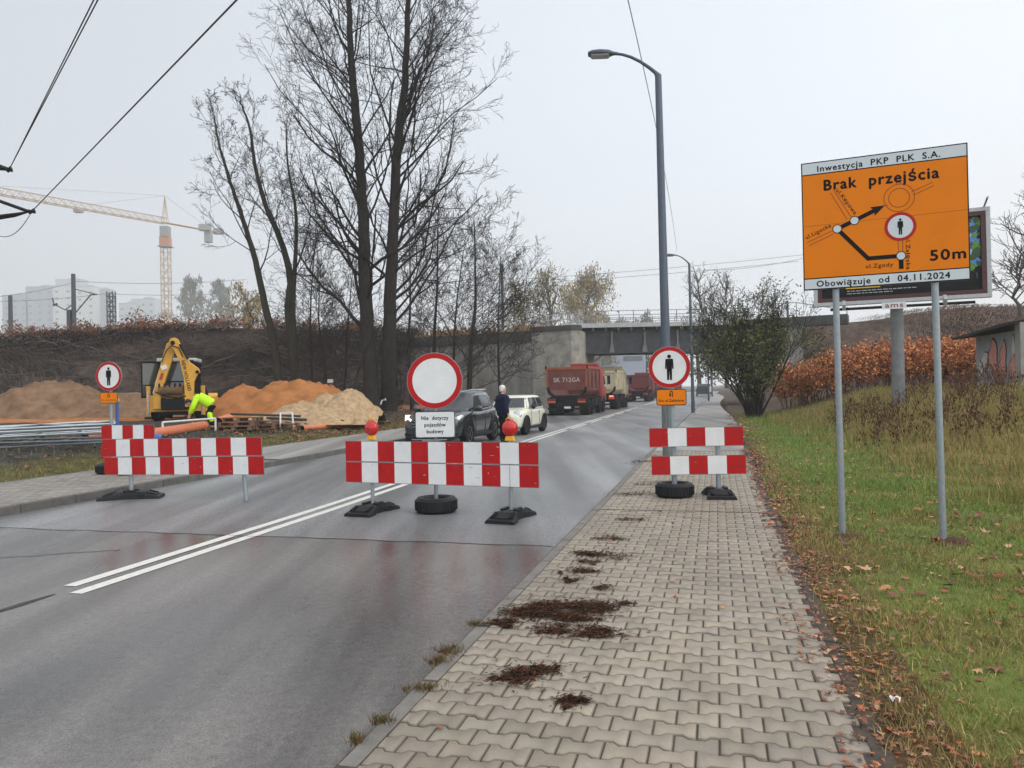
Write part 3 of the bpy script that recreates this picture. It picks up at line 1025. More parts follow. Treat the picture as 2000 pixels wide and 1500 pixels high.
M_ORD = mat("faded_lettering", srgb(150, 74, 14), .6)
M_LENS = mat("red_lens", srgb(196, 26, 18), .18, 0, .15, 30, coat=.5)
M_YEL = mat("beacon_yellow", srgb(228, 168, 24), .4)


def beacon(parent, x, y, z):
    b = MB(Matrix.Translation((x, y, z)))
    b.box((0, 0, .03), (.13, .07, .06), M_YEL, taper=.8)
    b.box((0, 0, -.02), (.05, .05, .06), M_YEL)
    o = b.build("warning_lamp", parent, bevel=.008)
    l = MB(Matrix.Translation((x, y, z + .165)) @ Matrix.Rotation(pi / 2, 4, 'X'))
    l.lathe([(0, .062), (.045, .058), (.082, .036), (.097, .02), (.1, 0), (.097, -.02), (.082, -.036), (.045, -.058), (0, -.062)], M_LENS, 28)
    l.build("lens", o, smooth=True)
    h = MB(Matrix.Translation((x, y, z + .165)))
    h.tube([(.055 * cos(a), 0, .088 + .045 * sin(a)) for a in [pi * k / 8 for k in range(9)]], .007, M_YEL, 6)
    h.lathe([(.1, -.012), (.106, -.012), (.106, .012), (.1, .012)], M_LENS, 28, Matrix.Rotation(pi / 2, 4, 'X'))
    h.build("bail", o)


# --- centre barrier across the right lane
a, b = Vector((-2.34, 10.72)), Vector((.31, 9.66))
L = (b - a).length
bz = thing("road_barrier", "long red and white barrier with two red warning lamps across the middle of the road", "barrier", (*((a + b) / 2), ZR), atan2(b.y - a.y, b.x - a.x), "striped road closure barriers")
stripes("board", bz, -L / 2, L / 2, .705, .985, 11, marks=14, seed=2)
stripes("board", bz, -L / 2, L / 2, .415, .695, 11, joints=(L / 2 - L / 11 * 1.5,), marks=18, seed=3)
for x_ in (-L / 2 + .39, L / 2 - .4):
    post("post", bz, x_, .055, .06, 1.0, .026)
    rubber_base(MB(), x_, .055).build("foot", bz, bevel=.008)
    beacon(bz, x_, .06, 1.0)
    for z_ in (.56, .85):
        MB().box((x_, .04, z_), (.09, .03, .05), M_GALV).build("clamp", bz)
# no-entry sign standing behind it on a filled tyre
q = G(852, 1000, ZR)
sg = thing("no_entry_sign", "large round white sign with red ring standing in a tyre behind the middle barrier", "road sign", (q.x + .0, q.y + .02, ZR), radians(-4), "round road signs")
tyre_base(sg, 0, 0, 0, .285, .205)
post("post", sg, 0, 0, .1, 2.1, .028, lean=.02)
round_sign("sign_face", sg, .02, -.045, 1.80, .385, .078)
mb = MB(Matrix.Translation((.015, -.05, 1.2)))
def rrect(w, h, c, n=5):
    pts = []
    for sx, sz, a0 in ((1, 1, 0), (-1, 1, pi / 2), (-1, -1, pi), (1, -1, 1.5 * pi)):
        for k in range(n):
            t_ = a0 + pi / 2 * k / (n - 1)
            pts.append((sx * (w / 2 - c) + c * cos(t_), sz * (h / 2 - c) + c * sin(t_)))
    return pts
mb.prism(rrect(.555, .365, .03), -.01, .008, M_BACK)
flat(mb, rrect(.552, .362, .03), -.0112, M_BLACK)
flat(mb, rrect(.532, .342, .024), -.0122, M_WHITE)
for s_, z_, w_ in (("Nie  dotyczy", .092, .37), ("pojazdów", .0, .29), ("budowy", -.092, .23)):
    text(mb, s_, .052, (0, -.0128, z_), M_BLACK, width=w_, bold=.04)
mb.build("supplementary_plate", sg)

# --- left barrier on the road
a, b = Vector((-6.76, 12.66)), Vector((-3.88, 11.86))
L = (b - a).length
bz = thing("road_barrier", "red and white barrier on the left lane with one rubber foot beside the kerb", "barrier", (*((a + b) / 2), ZR), atan2(b.y - a.y, b.x - a.x), "striped road closure barriers")
stripes("board", bz, -L / 2, L / 2, .70, .985, 11, skew=-.0, marks=5, seed=5).rotation_euler = (0, radians(-.6), 0)
stripes("board", bz, -L / 2 + .03, L / 2 + .03, .405, .69, 11, marks=16, seed=6).rotation_euler = (0, radians(-.6), 0)
for x_, lean in ((-L / 2 + .5, 0), (L / 2 - .40, -.07)):
    post("post", bz, x_ - lean, .055, 0.004, .98, .034, lean=lean)
rubber_base(MB(Matrix.Translation((-L / 2 + .5, .055, 0)) @ Matrix.Rotation(radians(-62), 4, 'Z')), 0, 0, .95, .4).build("foot", bz, bevel=.008)

# --- left pavement: short barrier and walking-ban sign
ZL = .062
q = Vector((-8.30, 15.5)); p = Vector((-7.12, 15.25))
L = (p - q).length
bz = thing("road_barrier", "short two board barrier on the left pavement behind the longer barrier", "barrier", (*((p + q) / 2), ZL), atan2(p.y - q.y, p.x - q.x), "striped road closure barriers")
stripes("board", bz, -L / 2, L / 2, .70, .98, 5, marks=4, seed=8)
stripes("board", bz, -L / 2 - .02, L / 2 - .02, .30, .58, 5, marks=4, seed=9)
post("post", bz, L / 2 - .34, .05, .05, .99)
rubber_base(MB(Matrix.Translation((L / 2 - .34, .05, 0)) @ Matrix.Rotation(radians(-50), 4, 'Z'))).build("foot", bz, bevel=.008)
q = P(216, 735, 15.62)
sg = thing("walking_ban_sign", "round walking ban sign with amber plate on the left pavement by the site", "road sign", (q.x + .0, q.y + .0, ZL), radians(-10), "round road signs")
tyre_base(sg, 0, 0, 0, .3, .2)
post("post", sg, 0, 0, .1, q.z + .15, .03)
round_sign("sign_face", sg, 0, -.045, q.z - ZL, .295, .058, .37)
amber_plate(sg, -.01, -.045, q.z - ZL - .435, .40, .225, True)
po = thing("marker_post", "thin blue post behind the left walking ban sign", "post", (P(229, 800, 16.1).x, 16.1, ZL), 0)
MB().cyl((0, 0, -.1), (0, 0, 1.45), .035, mat("blue_post", srgb(62, 92, 150), .5, 0, .1), 12).build("shaft", po)
MB().cyl((0, 0, 1.45), (0, 0, 1.52), .042, mat("blue_cap", srgb(200, 190, 60), .5), 12).build("cap", po)

# --- right pavement
a, b = Vector((1.98, 11.12)), Vector((3.29, 10.96))
L = (b - a).length
bz = thing("road_barrier", "two board red and white barrier closing the right pavement", "barrier", (*((a + b) / 2), 0), atan2(b.y - a.y, b.x - a.x), "striped road closure barriers")
stripes("board", bz, -L / 2, L / 2, .73, 1.0, 5, marks=2, seed=11).rotation_euler = (0, radians(-.5), 0)
stripes("board", bz, -L / 2 + .02, L / 2 + .025, .325, .595, 5, marks=2, seed=12).rotation_euler = (0, radians(-.5), 0)
post("post", bz, L / 2 - .36, .05, .06, 1.0, .035, lean=-.0)
rubber_base(MB(), L / 2 - .36, .05, .7, .42).build("foot", bz, bevel=.008)
sg = thing("walking_ban_sign", "round walking ban sign with amber plate in a tyre on the right pavement", "road sign", (2.33, 11.16, 0), radians(-10), "round road signs")
tyre_base(sg, 0, 0, 0, .27, .2)
post("post", sg, 0, 0, .1, 2.05, .038, lean=-.02)
round_sign("sign_face", sg, -.04, -.05, 1.875, .302, .062, .37)
amber_plate(sg, -.02, -.05, 1.44, .43, .235)

# --- big amber diversion board
PL, PR = G(1646, 1050, 0), G(1842, 1056, 0)
a3, b3 = P(1567, 442, 8.12), P(1893, 414, 7.5)
ctr = (a3 + b3) / 2
Wd, Hd = (Vector((b3.x, b3.y)) - Vector((a3.x, a3.y))).length, 1.345
rz = atan2(b3.y - a3.y, b3.x - a3.x)
dv = thing("diversion_board", "large amber diversion map board on two galvanised posts in the grass", "sign board", (ctr.x, ctr.y, 0), rz)
zc = ctr.z
mb = MB()
mb.box((0, .012, zc), (Wd, .024, Hd), M_BACK)
w2, h2 = Wd / 2, Hd / 2
flat(mb, [(-w2 + .001, zc - h2 + .001), (w2 - .001, zc - h2 + .001), (w2 - .001, zc + h2 - .001), (-w2 + .001, zc + h2 - .001)], -.0012, M_BLACK)
bw = .012
tb, bb = zc + h2 - .125, zc - h2 + .125
M_WGREY = mat("sign_white_band", srgb(205, 212, 217), .35, 0, .04, 5)
for z0_, z1_, m_ in ((tb, zc + h2 - bw, M_WGREY), (bb, tb - .012, M_AMBER), (zc - h2 + bw, bb - .012, M_WGREY)):
    flat(mb, [(-w2 + bw, z0_), (w2 - bw, z0_), (w2 - bw, z1_), (-w2 + bw, z1_)], -.0024, m_)
bar(mb, (-w2 + bw, zc + .0), (w2 - bw, zc + .015), .004, -.0030, M_ORD)
mb.build("panel", dv)
mb = MB()
yy = -.0034


def U(u, v):
    """place on the board by the survey of its face: u 0..1 across, v 0..1 down"""
    return (-w2 + u * Wd, zc + h2 - v * Hd)


def wtext(s, u, v, size, width, rot=0., bold=.02):
    x_, z_ = U(u, v)
    text(mb, s, size, (x_, yy, z_), M_BLACK, rot, 1.14, bold, width)


wtext("Inwestycja  PKP  PLK  S.A.", .475, .056, .064, .74 * Wd, bold=.03)
wtext("Brak  przejścia", .49, .19, .112, .69 * Wd, bold=.04)
wtext("50m", .875, .80, .105, .20 * Wd, bold=.04)
wtext("Obowiązuje  od  04.11.2024", .485, .953, .064, .80 * Wd, bold=.03)
wtext("ul.Zgody", .475, .845, .042, .165 * Wd)
wtext("ul.Ligocka", .10, .545, .04, .175 * Wd, rot=radians(24))
wtext("ul.Kępowa", .285, .335, .04, .21 * Wd, rot=radians(-58))
wtext("ul.Załęska", .648, .77, .04, .215 * Wd, rot=radians(-90))
mb.build("lettering", dv)
mb = MB()
# the map: thin road outlines, roundabout, thick route with arrow
M_LINE = mat("map_line", srgb(140, 62, 10), .6)
for p, q in (((.185, .255), (.285, .475)), ((.208, .24), (.308, .455)), ((.03, .625), (.185, .553)), ((.04, .65), (.195, .578)), ((.59, .66), (.59, .76)), ((.617, .66), (.617, .76)), ((.588, .222), (.588, .248)), ((.612, .222), (.612, .248)), ((.675, .315), (.80, .262)), ((.685, .342), (.805, .287)), ((.515, .39), (.535, .40)), ((.59, .452), (.59, .47)), ((.615, .452), (.615, .47))):
    bar(mb, U(*p), U(*q), .007, yy - .0002, M_LINE)
cx_, cz_ = U(.602, .35)
disc(mb, (cx_, yy - .0003, cz_), .142, M_LINE, 40, .135)
disc(mb, (cx_, yy - .0003, cz_), .098, M_LINE, 40, .091)
for p, q, w_ in (((.605, .885), (.605, .787), .042), ((.605, .787), (.405, .787), .042), ((.415, .797), (.222, .54), .042), ((.222, .54), (.33, .488), .042), ((.33, .488), (.46, .424), .042)):
    bar(mb, U(*p), U(*q), w_, yy - .0007, M_BLACK)
ax, az = U(.50, .404)
d_ = (Vector(U(.50, .404)) - Vector(U(.33, .488))).normalized()
n_ = Vector((-d_.y, d_.x))
flat(mb, [(ax + d_.x * .03, az + d_.y * .03), (ax - d_.x * .10 + n_.x * .05, az - d_.y * .10 + n_.y * .05), (ax - d_.x * .075, az - d_.y * .075), (ax - d_.x * .10 - n_.x * .05, az - d_.y * .10 - n_.y * .05)], yy - .0010, M_BLACK)
mb.build("route_map", dv)
for u_, v_ in ((.605, .787), (.222, .54), (.33, .488)):
    mb = MB()
    x_, z_ = U(u_, v_)
    disc(mb, (x_, yy - .0014, z_), .047, M_BLACK, 28)
    disc(mb, (x_, yy - .0018, z_), .038, M_WGREY, 28)
    mb.build("route_node", dv)
mb = MB()
x_, z_ = U(.605, .567)
disc(mb, (x_, yy - .0014, z_), .145, M_RED, 40)
disc(mb, (x_, yy - .0018, z_), .115, M_WGREY, 40)
man_sign(mb, (x_, z_), .165, yy - .0022, M_BLACK)
mb.build("walking_ban_symbol", dv)
inv = Matrix.Rotation(-rz, 4, 'Z') @ Matrix.Translation((-ctr.x, -ctr.y, 0))
for pb_, xo in ((PL, -.02), (PR, -.03)):
    q = inv @ pb_
    mb = MB()
    x_ = q.x
    mb.tube([(x_, .055, -.3), (x_ + xo, .055, zc + .5)], .033, M_GALV, 14)
    mb.build("post", dv, smooth=False)
    mb = MB()
    for z_ in (zc - .42, zc + .4):
        MB().box((x_ + xo * .8, .04, z_), (.14, .03, .035), M_GALV).build("clamp", dv)

# --- billboard behind it
yb = 24.
z_gr = float(H(12.1, 24.))
pl_, pr_ = P(1590, 598, 25.2), P(1937, 583, 23.2)
ptop = P(1940, 407, 23.2)
rz = atan2(pr_.y - pl_.y, pr_.x - pl_.x)
c2 = (pl_ + pr_) / 2
Wb = (Vector((pr_.x - pl_.x, pr_.y - pl_.y))).length
zb0, zb1 = (pl_.z + pr_.z) / 2, ptop.z + .05
bb_ = thing("billboard", "large dark advertising billboard with a blue flower picture behind the diversion board", "billboard", (c2.x, c2.y, 0), rz)
M_FRAME = mat("billboard_frame", srgb(178, 180, 182), .45, .3, .1)
M_FRAMED = mat("billboard_inner_frame", srgb(74, 34, 38), .5, 0, .1)
M_POST = mat("poster_black", srgb(15, 15, 18), .5, 0, .2, 2, spec=.2)
w2, zc, h2 = Wb / 2, (zb0 + zb1) / 2, (zb1 - zb0) / 2
mb = MB()
t_ = .12
for c_, s_ in (((0, 0, zc + h2 - t_ / 2), (Wb, .22, t_)), ((0, 0, zc - h2 + t_ / 2), (Wb, .22, t_)), ((-w2 + t_ / 2, 0, zc), (t_, .22, 2 * h2 - 2 * t_)), ((w2 - t_ / 2, 0, zc), (t_, .22, 2 * h2 - 2 * t_))):
    mb.box(c_, s_, M_FRAME)
t2 = .13
for c_, s_ in (((0, -.02, zc + h2 - t_ - t2 / 2), (Wb - 2 * t_, .16, t2)), ((0, -.02, zc - h2 + t_ + t2 / 2), (Wb - 2 * t_, .16, t2)), ((-w2 + t_ + t2 / 2, -.02, zc), (t2, .16, 2 * h2 - 2 * t_ - 2 * t2)), ((w2 - t_ - t2 / 2, -.02, zc), (t2, .16, 2 * h2 - 2 * t_ - 2 * t2))):
    mb.box(c_, s_, M_FRAMED)
mb.build("frame", bb_, bevel=.01)
mb = MB()
mb.box((0, .03, zc), (Wb - .5, .08, 2 * h2 - .5), M_POST)
iw, ih = Wb / 2 - .25, h2 - .25
r_ = random.Random(21)
cols_ = [mat("petal_blue", srgb(84, 132, 214), .5, 0, .3, 6), mat("petal_pale", srgb(150, 196, 240), .5, 0, .3, 6), mat("petal_deep", srgb(50, 66, 150), .5, 0, .3, 6), mat("leaf_green", srgb(90, 140, 50), .5, 0, .3, 6), mat("leaf_dark", srgb(50, 80, 34), .5, 0, .3, 6)]
for i in range(170):
    x_ = iw - abs(r_.gauss(0, .75)) - .05
    z_ = zc + r_.uniform(-ih * .42, ih * .98)
    m_ = cols_[r_.choice([0, 1, 0, 1, 2, 3, 4])]
    if x_ > iw - .25: m_ = cols_[r_.choice([3, 4, 0])]
    a0, s_ = r_.uniform(0, 6), r_.uniform(.06, .17)
    pts = [(x_ + cos(a0) * a * s_ - sin(a0) * b * s_, z_ + sin(a0) * a * s_ + cos(a0) * b * s_) for a, b in ((0, -.9), (.45, -.4), (.6, .2), (.25, .8), (0, .95), (-.25, .8), (-.6, .2), (-.45, -.4))]
    pts = [(min(max(p_[0], -iw), iw), min(max(p_[1], zc - ih), zc + ih)) for p_ in pts]
    flat(mb, pts, -.012 - i * .00004, m_)
for i in range(40):
    x_, z_ = iw - abs(r_.gauss(0, 1.6)) - .1, zc - ih * r_.uniform(.45, .75)
    bar(mb, (x_, z_), (x_ + r_.uniform(-.1, .1), z_ + r_.uniform(.05, .2)), .03, -.012, cols_[r_.choice([4, 4, 3])])
bar(mb, (-iw + .72, zc - ih + .33), (-iw + 1.72, zc - ih + .33), .11, -.013, M_YEL)
text(mb, "Sprawdź ofertę na www", .05, (-iw + 1.22, -.0136, zc - ih + .33), M_BLACK, width=.8)
mb.build("poster", bb_)
for k, (w_, z_) in enumerate(((1.9, .2), (1.35, .12))):
    mb = MB()
    x_ = -iw + .75
    while x_ < -iw + .75 + w_:
        e_ = r_.uniform(.05, .16)
        bar(mb, (x_, zc - ih + z_), (x_ + e_, zc - ih + z_), .022, -.0135, M_FRAME)
        x_ += e_ + .03
    mb.build("small_print", bb_)
inv = Matrix.Rotation(-rz, 4, 'Z') @ Matrix.Translation((-c2.x, -c2.y, 0))
cb = inv @ Vector((P(1757, 765, 24.1).x, 24.1, 0))
mb = MB()
mb.tube([(cb.x, .35, z_gr - .4), (cb.x, .35, zb0 + .3)], .19, mat("billboard_column", srgb(120, 122, 124), .7, .1, .25, 3, .2, 14), 16)
mb.build("column", bb_, smooth=False)
mb = MB()
zl = zb0 - .16
mb.cyl((-w2 + .5, -.5, zl), (w2 - .5, -.5, zl), .045, M_DARK, 10)
for x_ in (-w2 + 1.0, cb.x, w2 - 1.2):
    mb.cyl((x_, -.5, zl), (x_, .2, zl + .1), .03, M_DARK, 8)
mb.build("lamp_rail", bb_)
for x_ in (-w2 + .9, w2 - 1.3):
    MB().box((x_, -.62, zl + .1), (.1, .28, .22), M_FRAME, rx=.6).build("floodlight", bb_, bevel=.01)
MB().tube([(w2 - .15, -.0, zb1), (w2 - .15, -.75, zb1 + .16)], .03, M_FRAME, 8).build("lamp_arm", bb_)
mb = MB()
mb.box((cb.x - .12, -.58, zl + .02), (.68, .03, .2), M_WHITE)
text(mb, "ams", .15, (cb.x - .12, -.5972, zl + .045), mat("maroon_lettering", srgb(130, 70, 76), .6), width=.5, bold=.03)
mb.build("name_plate", bb_)

# --- street lamps
M_POLE = mat("lamp_pole_paint", srgb(86, 94, 106), .45, .4, .1, 10)
M_POLEB = mat("lamp_pole_weathered", srgb(110, 116, 112), .75, .1, .4, 7, .2, 30, stretch=(3, 3, .4))


def street_lamp(name, label, loc, h, thick, arm, arm_dir, lean=(0, 0), base=True):
    o = thing(name, label, "street lamp", loc, 0, "street lamps along the right pavement", lean)
    mb = MB()
    hb = 1.45 if base else .6
    mb.tube([(0, 0, hb), (0, 0, h * .55), (0, 0, h)], [thick, thick * .85, thick * .68], M_POLE, 14)
    mb.build("pole", o, smooth=False)
    mb = MB()
    if base:
        mb.tube([(0, 0, -.1), (0, 0, 1.38), (0, 0, 1.5)], [.135, .135, thick * .9], M_POLEB, 14)
        mb.box((.03, -.13, .75), (.1, .02, .35), M_POLEB)
    else:
        mb.tube([(0, 0, -.1), (0, 0, .65)], [thick * 1.15, thick * 1.1], M_POLE, 14)
    mb.build("base", o)
    d = Vector((cos(arm_dir), sin(arm_dir), 0))
    mb = MB()
    pts = [Vector((0, 0, h - .12))] + [Vector((0, 0, h - .02))] + [d * (arm * k) + Vector((0, 0, h + .58 * (1 - (1 - k) ** 1.8))) for k in (.06, .2, .4, .6, .8, 1.)]
    mb.tube(pts, [.075, .075, .045, .04, .036, .034, .032, .03], M_POLE, 10)
    mb.build("arm", o, smooth=False)
    hd = MB(Matrix.Translation(pts[-1]) @ Matrix.Rotation(arm_dir, 4, 'Z') @ Matrix.Rotation(radians(-3), 4, 'Y'))
    sec = [(-.12, .03, .03), (0, .06, .05), (.1, .13, .075), (.3, .16, .085), (.48, .15, .07), (.58, .09, .04)]
    hd.loft([[(x_, -w_, 0), (x_, -w_ * .9, z_ * .7), (x_, -w_ * .4, z_), (x_, w_ * .4, z_), (x_, w_ * .9, z_ * .7), (x_, w_, 0), (x_, w_ * .85, -z_ * .5), (x_, -w_ * .85, -z_ * .5)] for x_, w_, z_ in sec], M_POLE)
    ho = hd.build("lamp_head", o, smooth=True)
    gl = MB(Matrix.Translation(pts[-1]) @ Matrix.Rotation(arm_dir, 4, 'Z') @ Matrix.Rotation(radians(-3), 4, 'Y'))
    gl.box((.3, 0, -.055), (.36, .22, .03), mat("lamp_glass", srgb(170, 172, 172), .2), taper=1.2)
    gl.build("lamp_glass", ho)
    return o


q = G(1306, 890, 0)
street_lamp("street_lamp", "tall near street lamp behind the right walking ban sign with weathered base", (q.x, q.y, 0), 8.8, .11, 1.02, radians(172), (0, radians(-.35)))
q = G(1354, 806, 0)
street_lamp("street_lamp", "second street lamp farther along the right pavement beside the green shrub", (q.x, q.y, 0), 8.85, .1, .85, radians(165), (0, radians(-.3)), base=False)
q = W(-.8, 82)
street_lamp("street_lamp", "distant street lamp beyond the bridge", (q.x, q.y, 0), 8.6, .09, 1.5, radians(165), base=False)
q = W(-.6, 112)
street_lamp("street_lamp", "farthest street lamp down the hazy road", (q.x, q.y, 0), 8.6, .09, 1.5, radians(165), base=False)
# ================================================================== vehicles
M_TYRE = mat("tyre_rubber", srgb(22, 22, 24), .75, 0, .25, 20, spec=.25)
M_SUVP = mat("paint_graphite", srgb(40, 42, 48), .26, .4, .05, 3, coat=.8)
M_CREAM = mat("paint_ivory", srgb(222, 220, 200), .3, 0, .03, 3, coat=.7)
M_HEAD = mat("headlamp_glass", srgb(200, 205, 210), .12, .2)
M_HEADON = mat("headlamp_lit", srgb(255, 244, 210), .2, emit=((1, .88, .62), 1.))
M_SEAT = mat("car_interior", srgb(30, 30, 32), .8)


def wheel(parent, x, y, r, w, side, spokes=5, rim=.66, mrim=None):
    M = Matrix.Translation((x, y, r)) @ Matrix.Rotation(-side * pi / 2, 4, 'X')
    e = thing("wheel", None, None, (0, 0, 0))
    e.parent = parent
    t = MB(M)
    t.lathe([(r * rim, -w / 2), (r * .93, -w / 2), (r, -w * .36), (r, w * .36), (r * .93, w / 2), (r * rim, w / 2), (r * rim, -w / 2)], M_TYRE, 28)
    t.build("tyre", e, smooth=False)
    m = mrim or M_RIM
    d = MB(M)
    d.lathe([(r * rim, w * .42), (r * rim * .9, w * .46), (r * rim * .86, w * .3), (0.02, w * .22)], M_DARK, 28)
    for k in range(spokes):
        a = 2 * pi * k / spokes
        d.box((cos(a) * r * rim * .48, sin(a) * r * rim * .48, w * .40), (r * rim * .9, r * rim * .2, .03), m, rz=a)
    d.lathe([(r * rim * 1.0, w * .40), (r * rim * .98, w * .48), (r * rim * .88, w * .47), (r * rim * .86, w * .38)], m, 28)
    d.lathe([(r * .16, w * .40), (r * .14, w * .46), (0, w * .47)], m, 14)
    d.build("rim", e)
    return e


def superell(xc, a, hw, n, k):
    out = []
    for i in range(k):
        w = 2 * pi * i / k
        c, s = cos(w), sin(w)
        out.append((xc + a * math.copysign(abs(c) ** (2 / n), c), hw * math.copysign(abs(s) ** (2 / n), s)))
    return out


class Hull:
    """glasshouse: fore end, aft end and half width as functions of height"""

    def __init__(self, zs, xf, xr, hw, n=6.):
        self.zs, self.xf, self.xr, self.hw, self.n = zs, xf, xr, hw, n

    def at(self, z):
        f = lambda q: float(np.interp(z, self.zs, q))
        return f(self.xf), f(self.xr), f(self.hw)

    def body(self, name, parent, m):
        mb = MB()
        rings = []
        for z in self.zs:
            xf, xr, hw = self.at(z)
            rings.append([(x, y, z) for x, y in superell((xf + xr) / 2, (xf - xr) / 2, hw, self.n, 48)])
        xf, xr, hw = self.at(self.zs[-1])
        rings.append([(x, y, self.zs[-1] + .03) for x, y in superell((xf + xr) / 2, (xf - xr) / 2 * .8, hw * .8, self.n, 48)])
        rings.append([(x, y, self.zs[-1] + .04) for x, y in superell((xf + xr) / 2, (xf - xr) / 2 * .4, hw * .4, self.n, 48)])
        mb.loft(rings, m)
        return mb.build(name, parent, smooth=True)

    def side(self, x, z, sgn, off=.006):
        xf, xr, hw = self.at(z)
        k = min(.999, abs((x - (xf + xr) / 2) / ((xf - xr) / 2)))
        return (x, sgn * (hw * (1 - k ** self.n) ** (1 / self.n) + off), z)

    def end(self, y, z, fore, off=.006):
        xf, xr, hw = self.at(z)
        k = min(.999, abs(y / hw))
        e = (1 - k ** self.n) ** (1 / self.n) * (xf - xr) / 2
        return ((xf + xr) / 2 + (e + off) * (1 if fore else -1), y, z)

    def side_pane(self, name, parent, quad, sgn, m, off=.006):
        """quad: (x,z) lower fore, lower aft, upper aft, upper fore"""
        mb = MB()
        N, K = 8, 5
        vs = []
        for j in range(K + 1):
            for i in range(N + 1):
                u, v = i / N, j / K
                x = (quad[0][0] * (1 - u) + quad[1][0] * u) * (1 - v) + (quad[3][0] * (1 - u) + quad[2][0] * u) * v
                z = (quad[0][1] * (1 - u) + quad[1][1] * u) * (1 - v) + (quad[3][1] * (1 - u) + quad[2][1] * u) * v
                vs.append(self.side(x, z, sgn, off))
        mb.add(vs, [(j * (N + 1) + i, j * (N + 1) + i + 1, (j + 1) * (N + 1) + i + 1, (j + 1) * (N + 1) + i) for j in range(K) for i in range(N)], m)
        return mb.build(name, parent, smooth=True)

    def end_pane(self, name, parent, w0, w1, z0, z1, fore, m, off=.006):
        mb = MB()
        N, K = 14, 5
        vs = [self.end((w0 + (w1 - w0) * j / K) * (2 * i / N - 1), z0 + (z1 - z0) * j / K, fore, off) for j in range(K + 1) for i in range(N + 1)]
        mb.add(vs, [(j * (N + 1) + i, j * (N + 1) + i + 1, (j + 1) * (N + 1) + i + 1, (j + 1) * (N + 1) + i) for j in range(K) for i in range(N)], m)
        return mb.build(name, parent, smooth=True)


def car_body(parent, st, m, n=4.5):
    """st: x, z bottom, z shoulder, z crown, half width"""
    mb = MB()
    rings = []
    for x, zb, zs, zt, w in st:
        h = zs - zb
        half = [(0, zb), (w * .8, zb), (w * .95, zb + h * .10), (w * .985, zb + h * .30), (w, zb + h * .62), (w * .985, zb + h * .86), (w * .94, zs), (w * .78, zs + (zt - zs) * .7), (w * .4, zt), (0, zt + .005)]
        rings.append([(x, y, z) for y, z in half] + [(x, -y, z) for y, z in reversed(half[1:-1])])
    mb.loft(rings, m)
    return mb.build("body", parent, sub=1)


def arch(parent, x, y, r, sgn, w=.07, m=None):
    """wheel housing: dark opening and plastic lip"""
    mb = MB(Matrix.Translation((x, y, r * .98)))
    pts = [(cos(a) * (r + .06), sin(a) * (r + .06)) for a in [pi * k / 16 for k in range(17)]]
    pts = [(pts[0][0], -r * .55)] + pts + [(pts[-1][0], -r * .55)]
    mb.prism(pts, -.02 if sgn > 0 else -.012, .012 if sgn > 0 else .02, M_BLACK)
    out = [(cos(a) * (r + .06 + w), sin(a) * (r + .06 + w)) for a in [pi * k / 16 for k in range(17)]]
    inn = [(cos(a) * (r + .055), sin(a) * (r + .055)) for a in [pi * k / 16 for k in range(17)]]
    for k in range(16):
        mb.prism([inn[k], out[k], out[k + 1], inn[k + 1]], -.025, .025, m or M_DARK)
    return mb.build("wheel_arch", parent)


def number_plate(parent, M, s, w=.52, h=.114):
    mb = MB(M)
    mb.box((0, .006, 0), (w, .012, h), M_WHITE)
    flat(mb, [(-w / 2 + .002, -h / 2 + .002), (-w / 2 + .05, -h / 2 + .002), (-w / 2 + .05, h / 2 - .002), (-w / 2 + .002, h / 2 - .002)], -.0012, mat("plate_blue", srgb(40, 70, 160), .4))
    text(mb, s, h * .6, (.02, -.0016, 0), M_BLACK, width=w * .78, bold=.02)
    return mb.build("number_plate", parent)


FRONT_M = Matrix.Rotation(pi / 2, 4, 'Z')          # turns the x,z text plane to face +x

# --- graphite SUV, facing the camera on the far lane
c = W(-8.05, 23.1)
HEAD = -pi / 2 - TH
suv = thing("suv_car", "dark graphite off-road car with a lit headlight stopped behind the middle barrier", "car", (c.x, c.y, ZR), HEAD)
st = [(2.235, .36, .56, .60, .58), (2.20, .30, .72, .78, .74), (2.10, .25, .84, .90, .84), (1.85, .23, .93, .985, .90), (1.4, .22, .98, 1.04, .92), (.95, .22, 1.02, 1.08, .925), (.3, .22, 1.0, 1.04, .925), (-.6, .22, 1.02, 1.05, .925), (-1.3, .22, 1.06, 1.09, .92), (-1.8, .24, 1.06, 1.09, .90), (-2.1, .30, 1.0, 1.06, .86), (-2.22, .42, .90, .94, .80)]
car_body(suv, st, M_SUVP)
hu = Hull([.98, 1.15, 1.4, 1.56, 1.63], [1.12, .86, .46, .16, -.1], [-2.14, -2.02, -1.86, -1.72, -1.6], [.855, .82, .73, .655, .58], 5.5)
hu.body("roof", suv, M_SUVP)
hu.end_pane("windscreen", suv, .74, .56, 1.06, 1.53, True, M_GLASS)
hu.end_pane("rear_window", suv, .68, .54, 1.15, 1.5, False, M_GLASS)
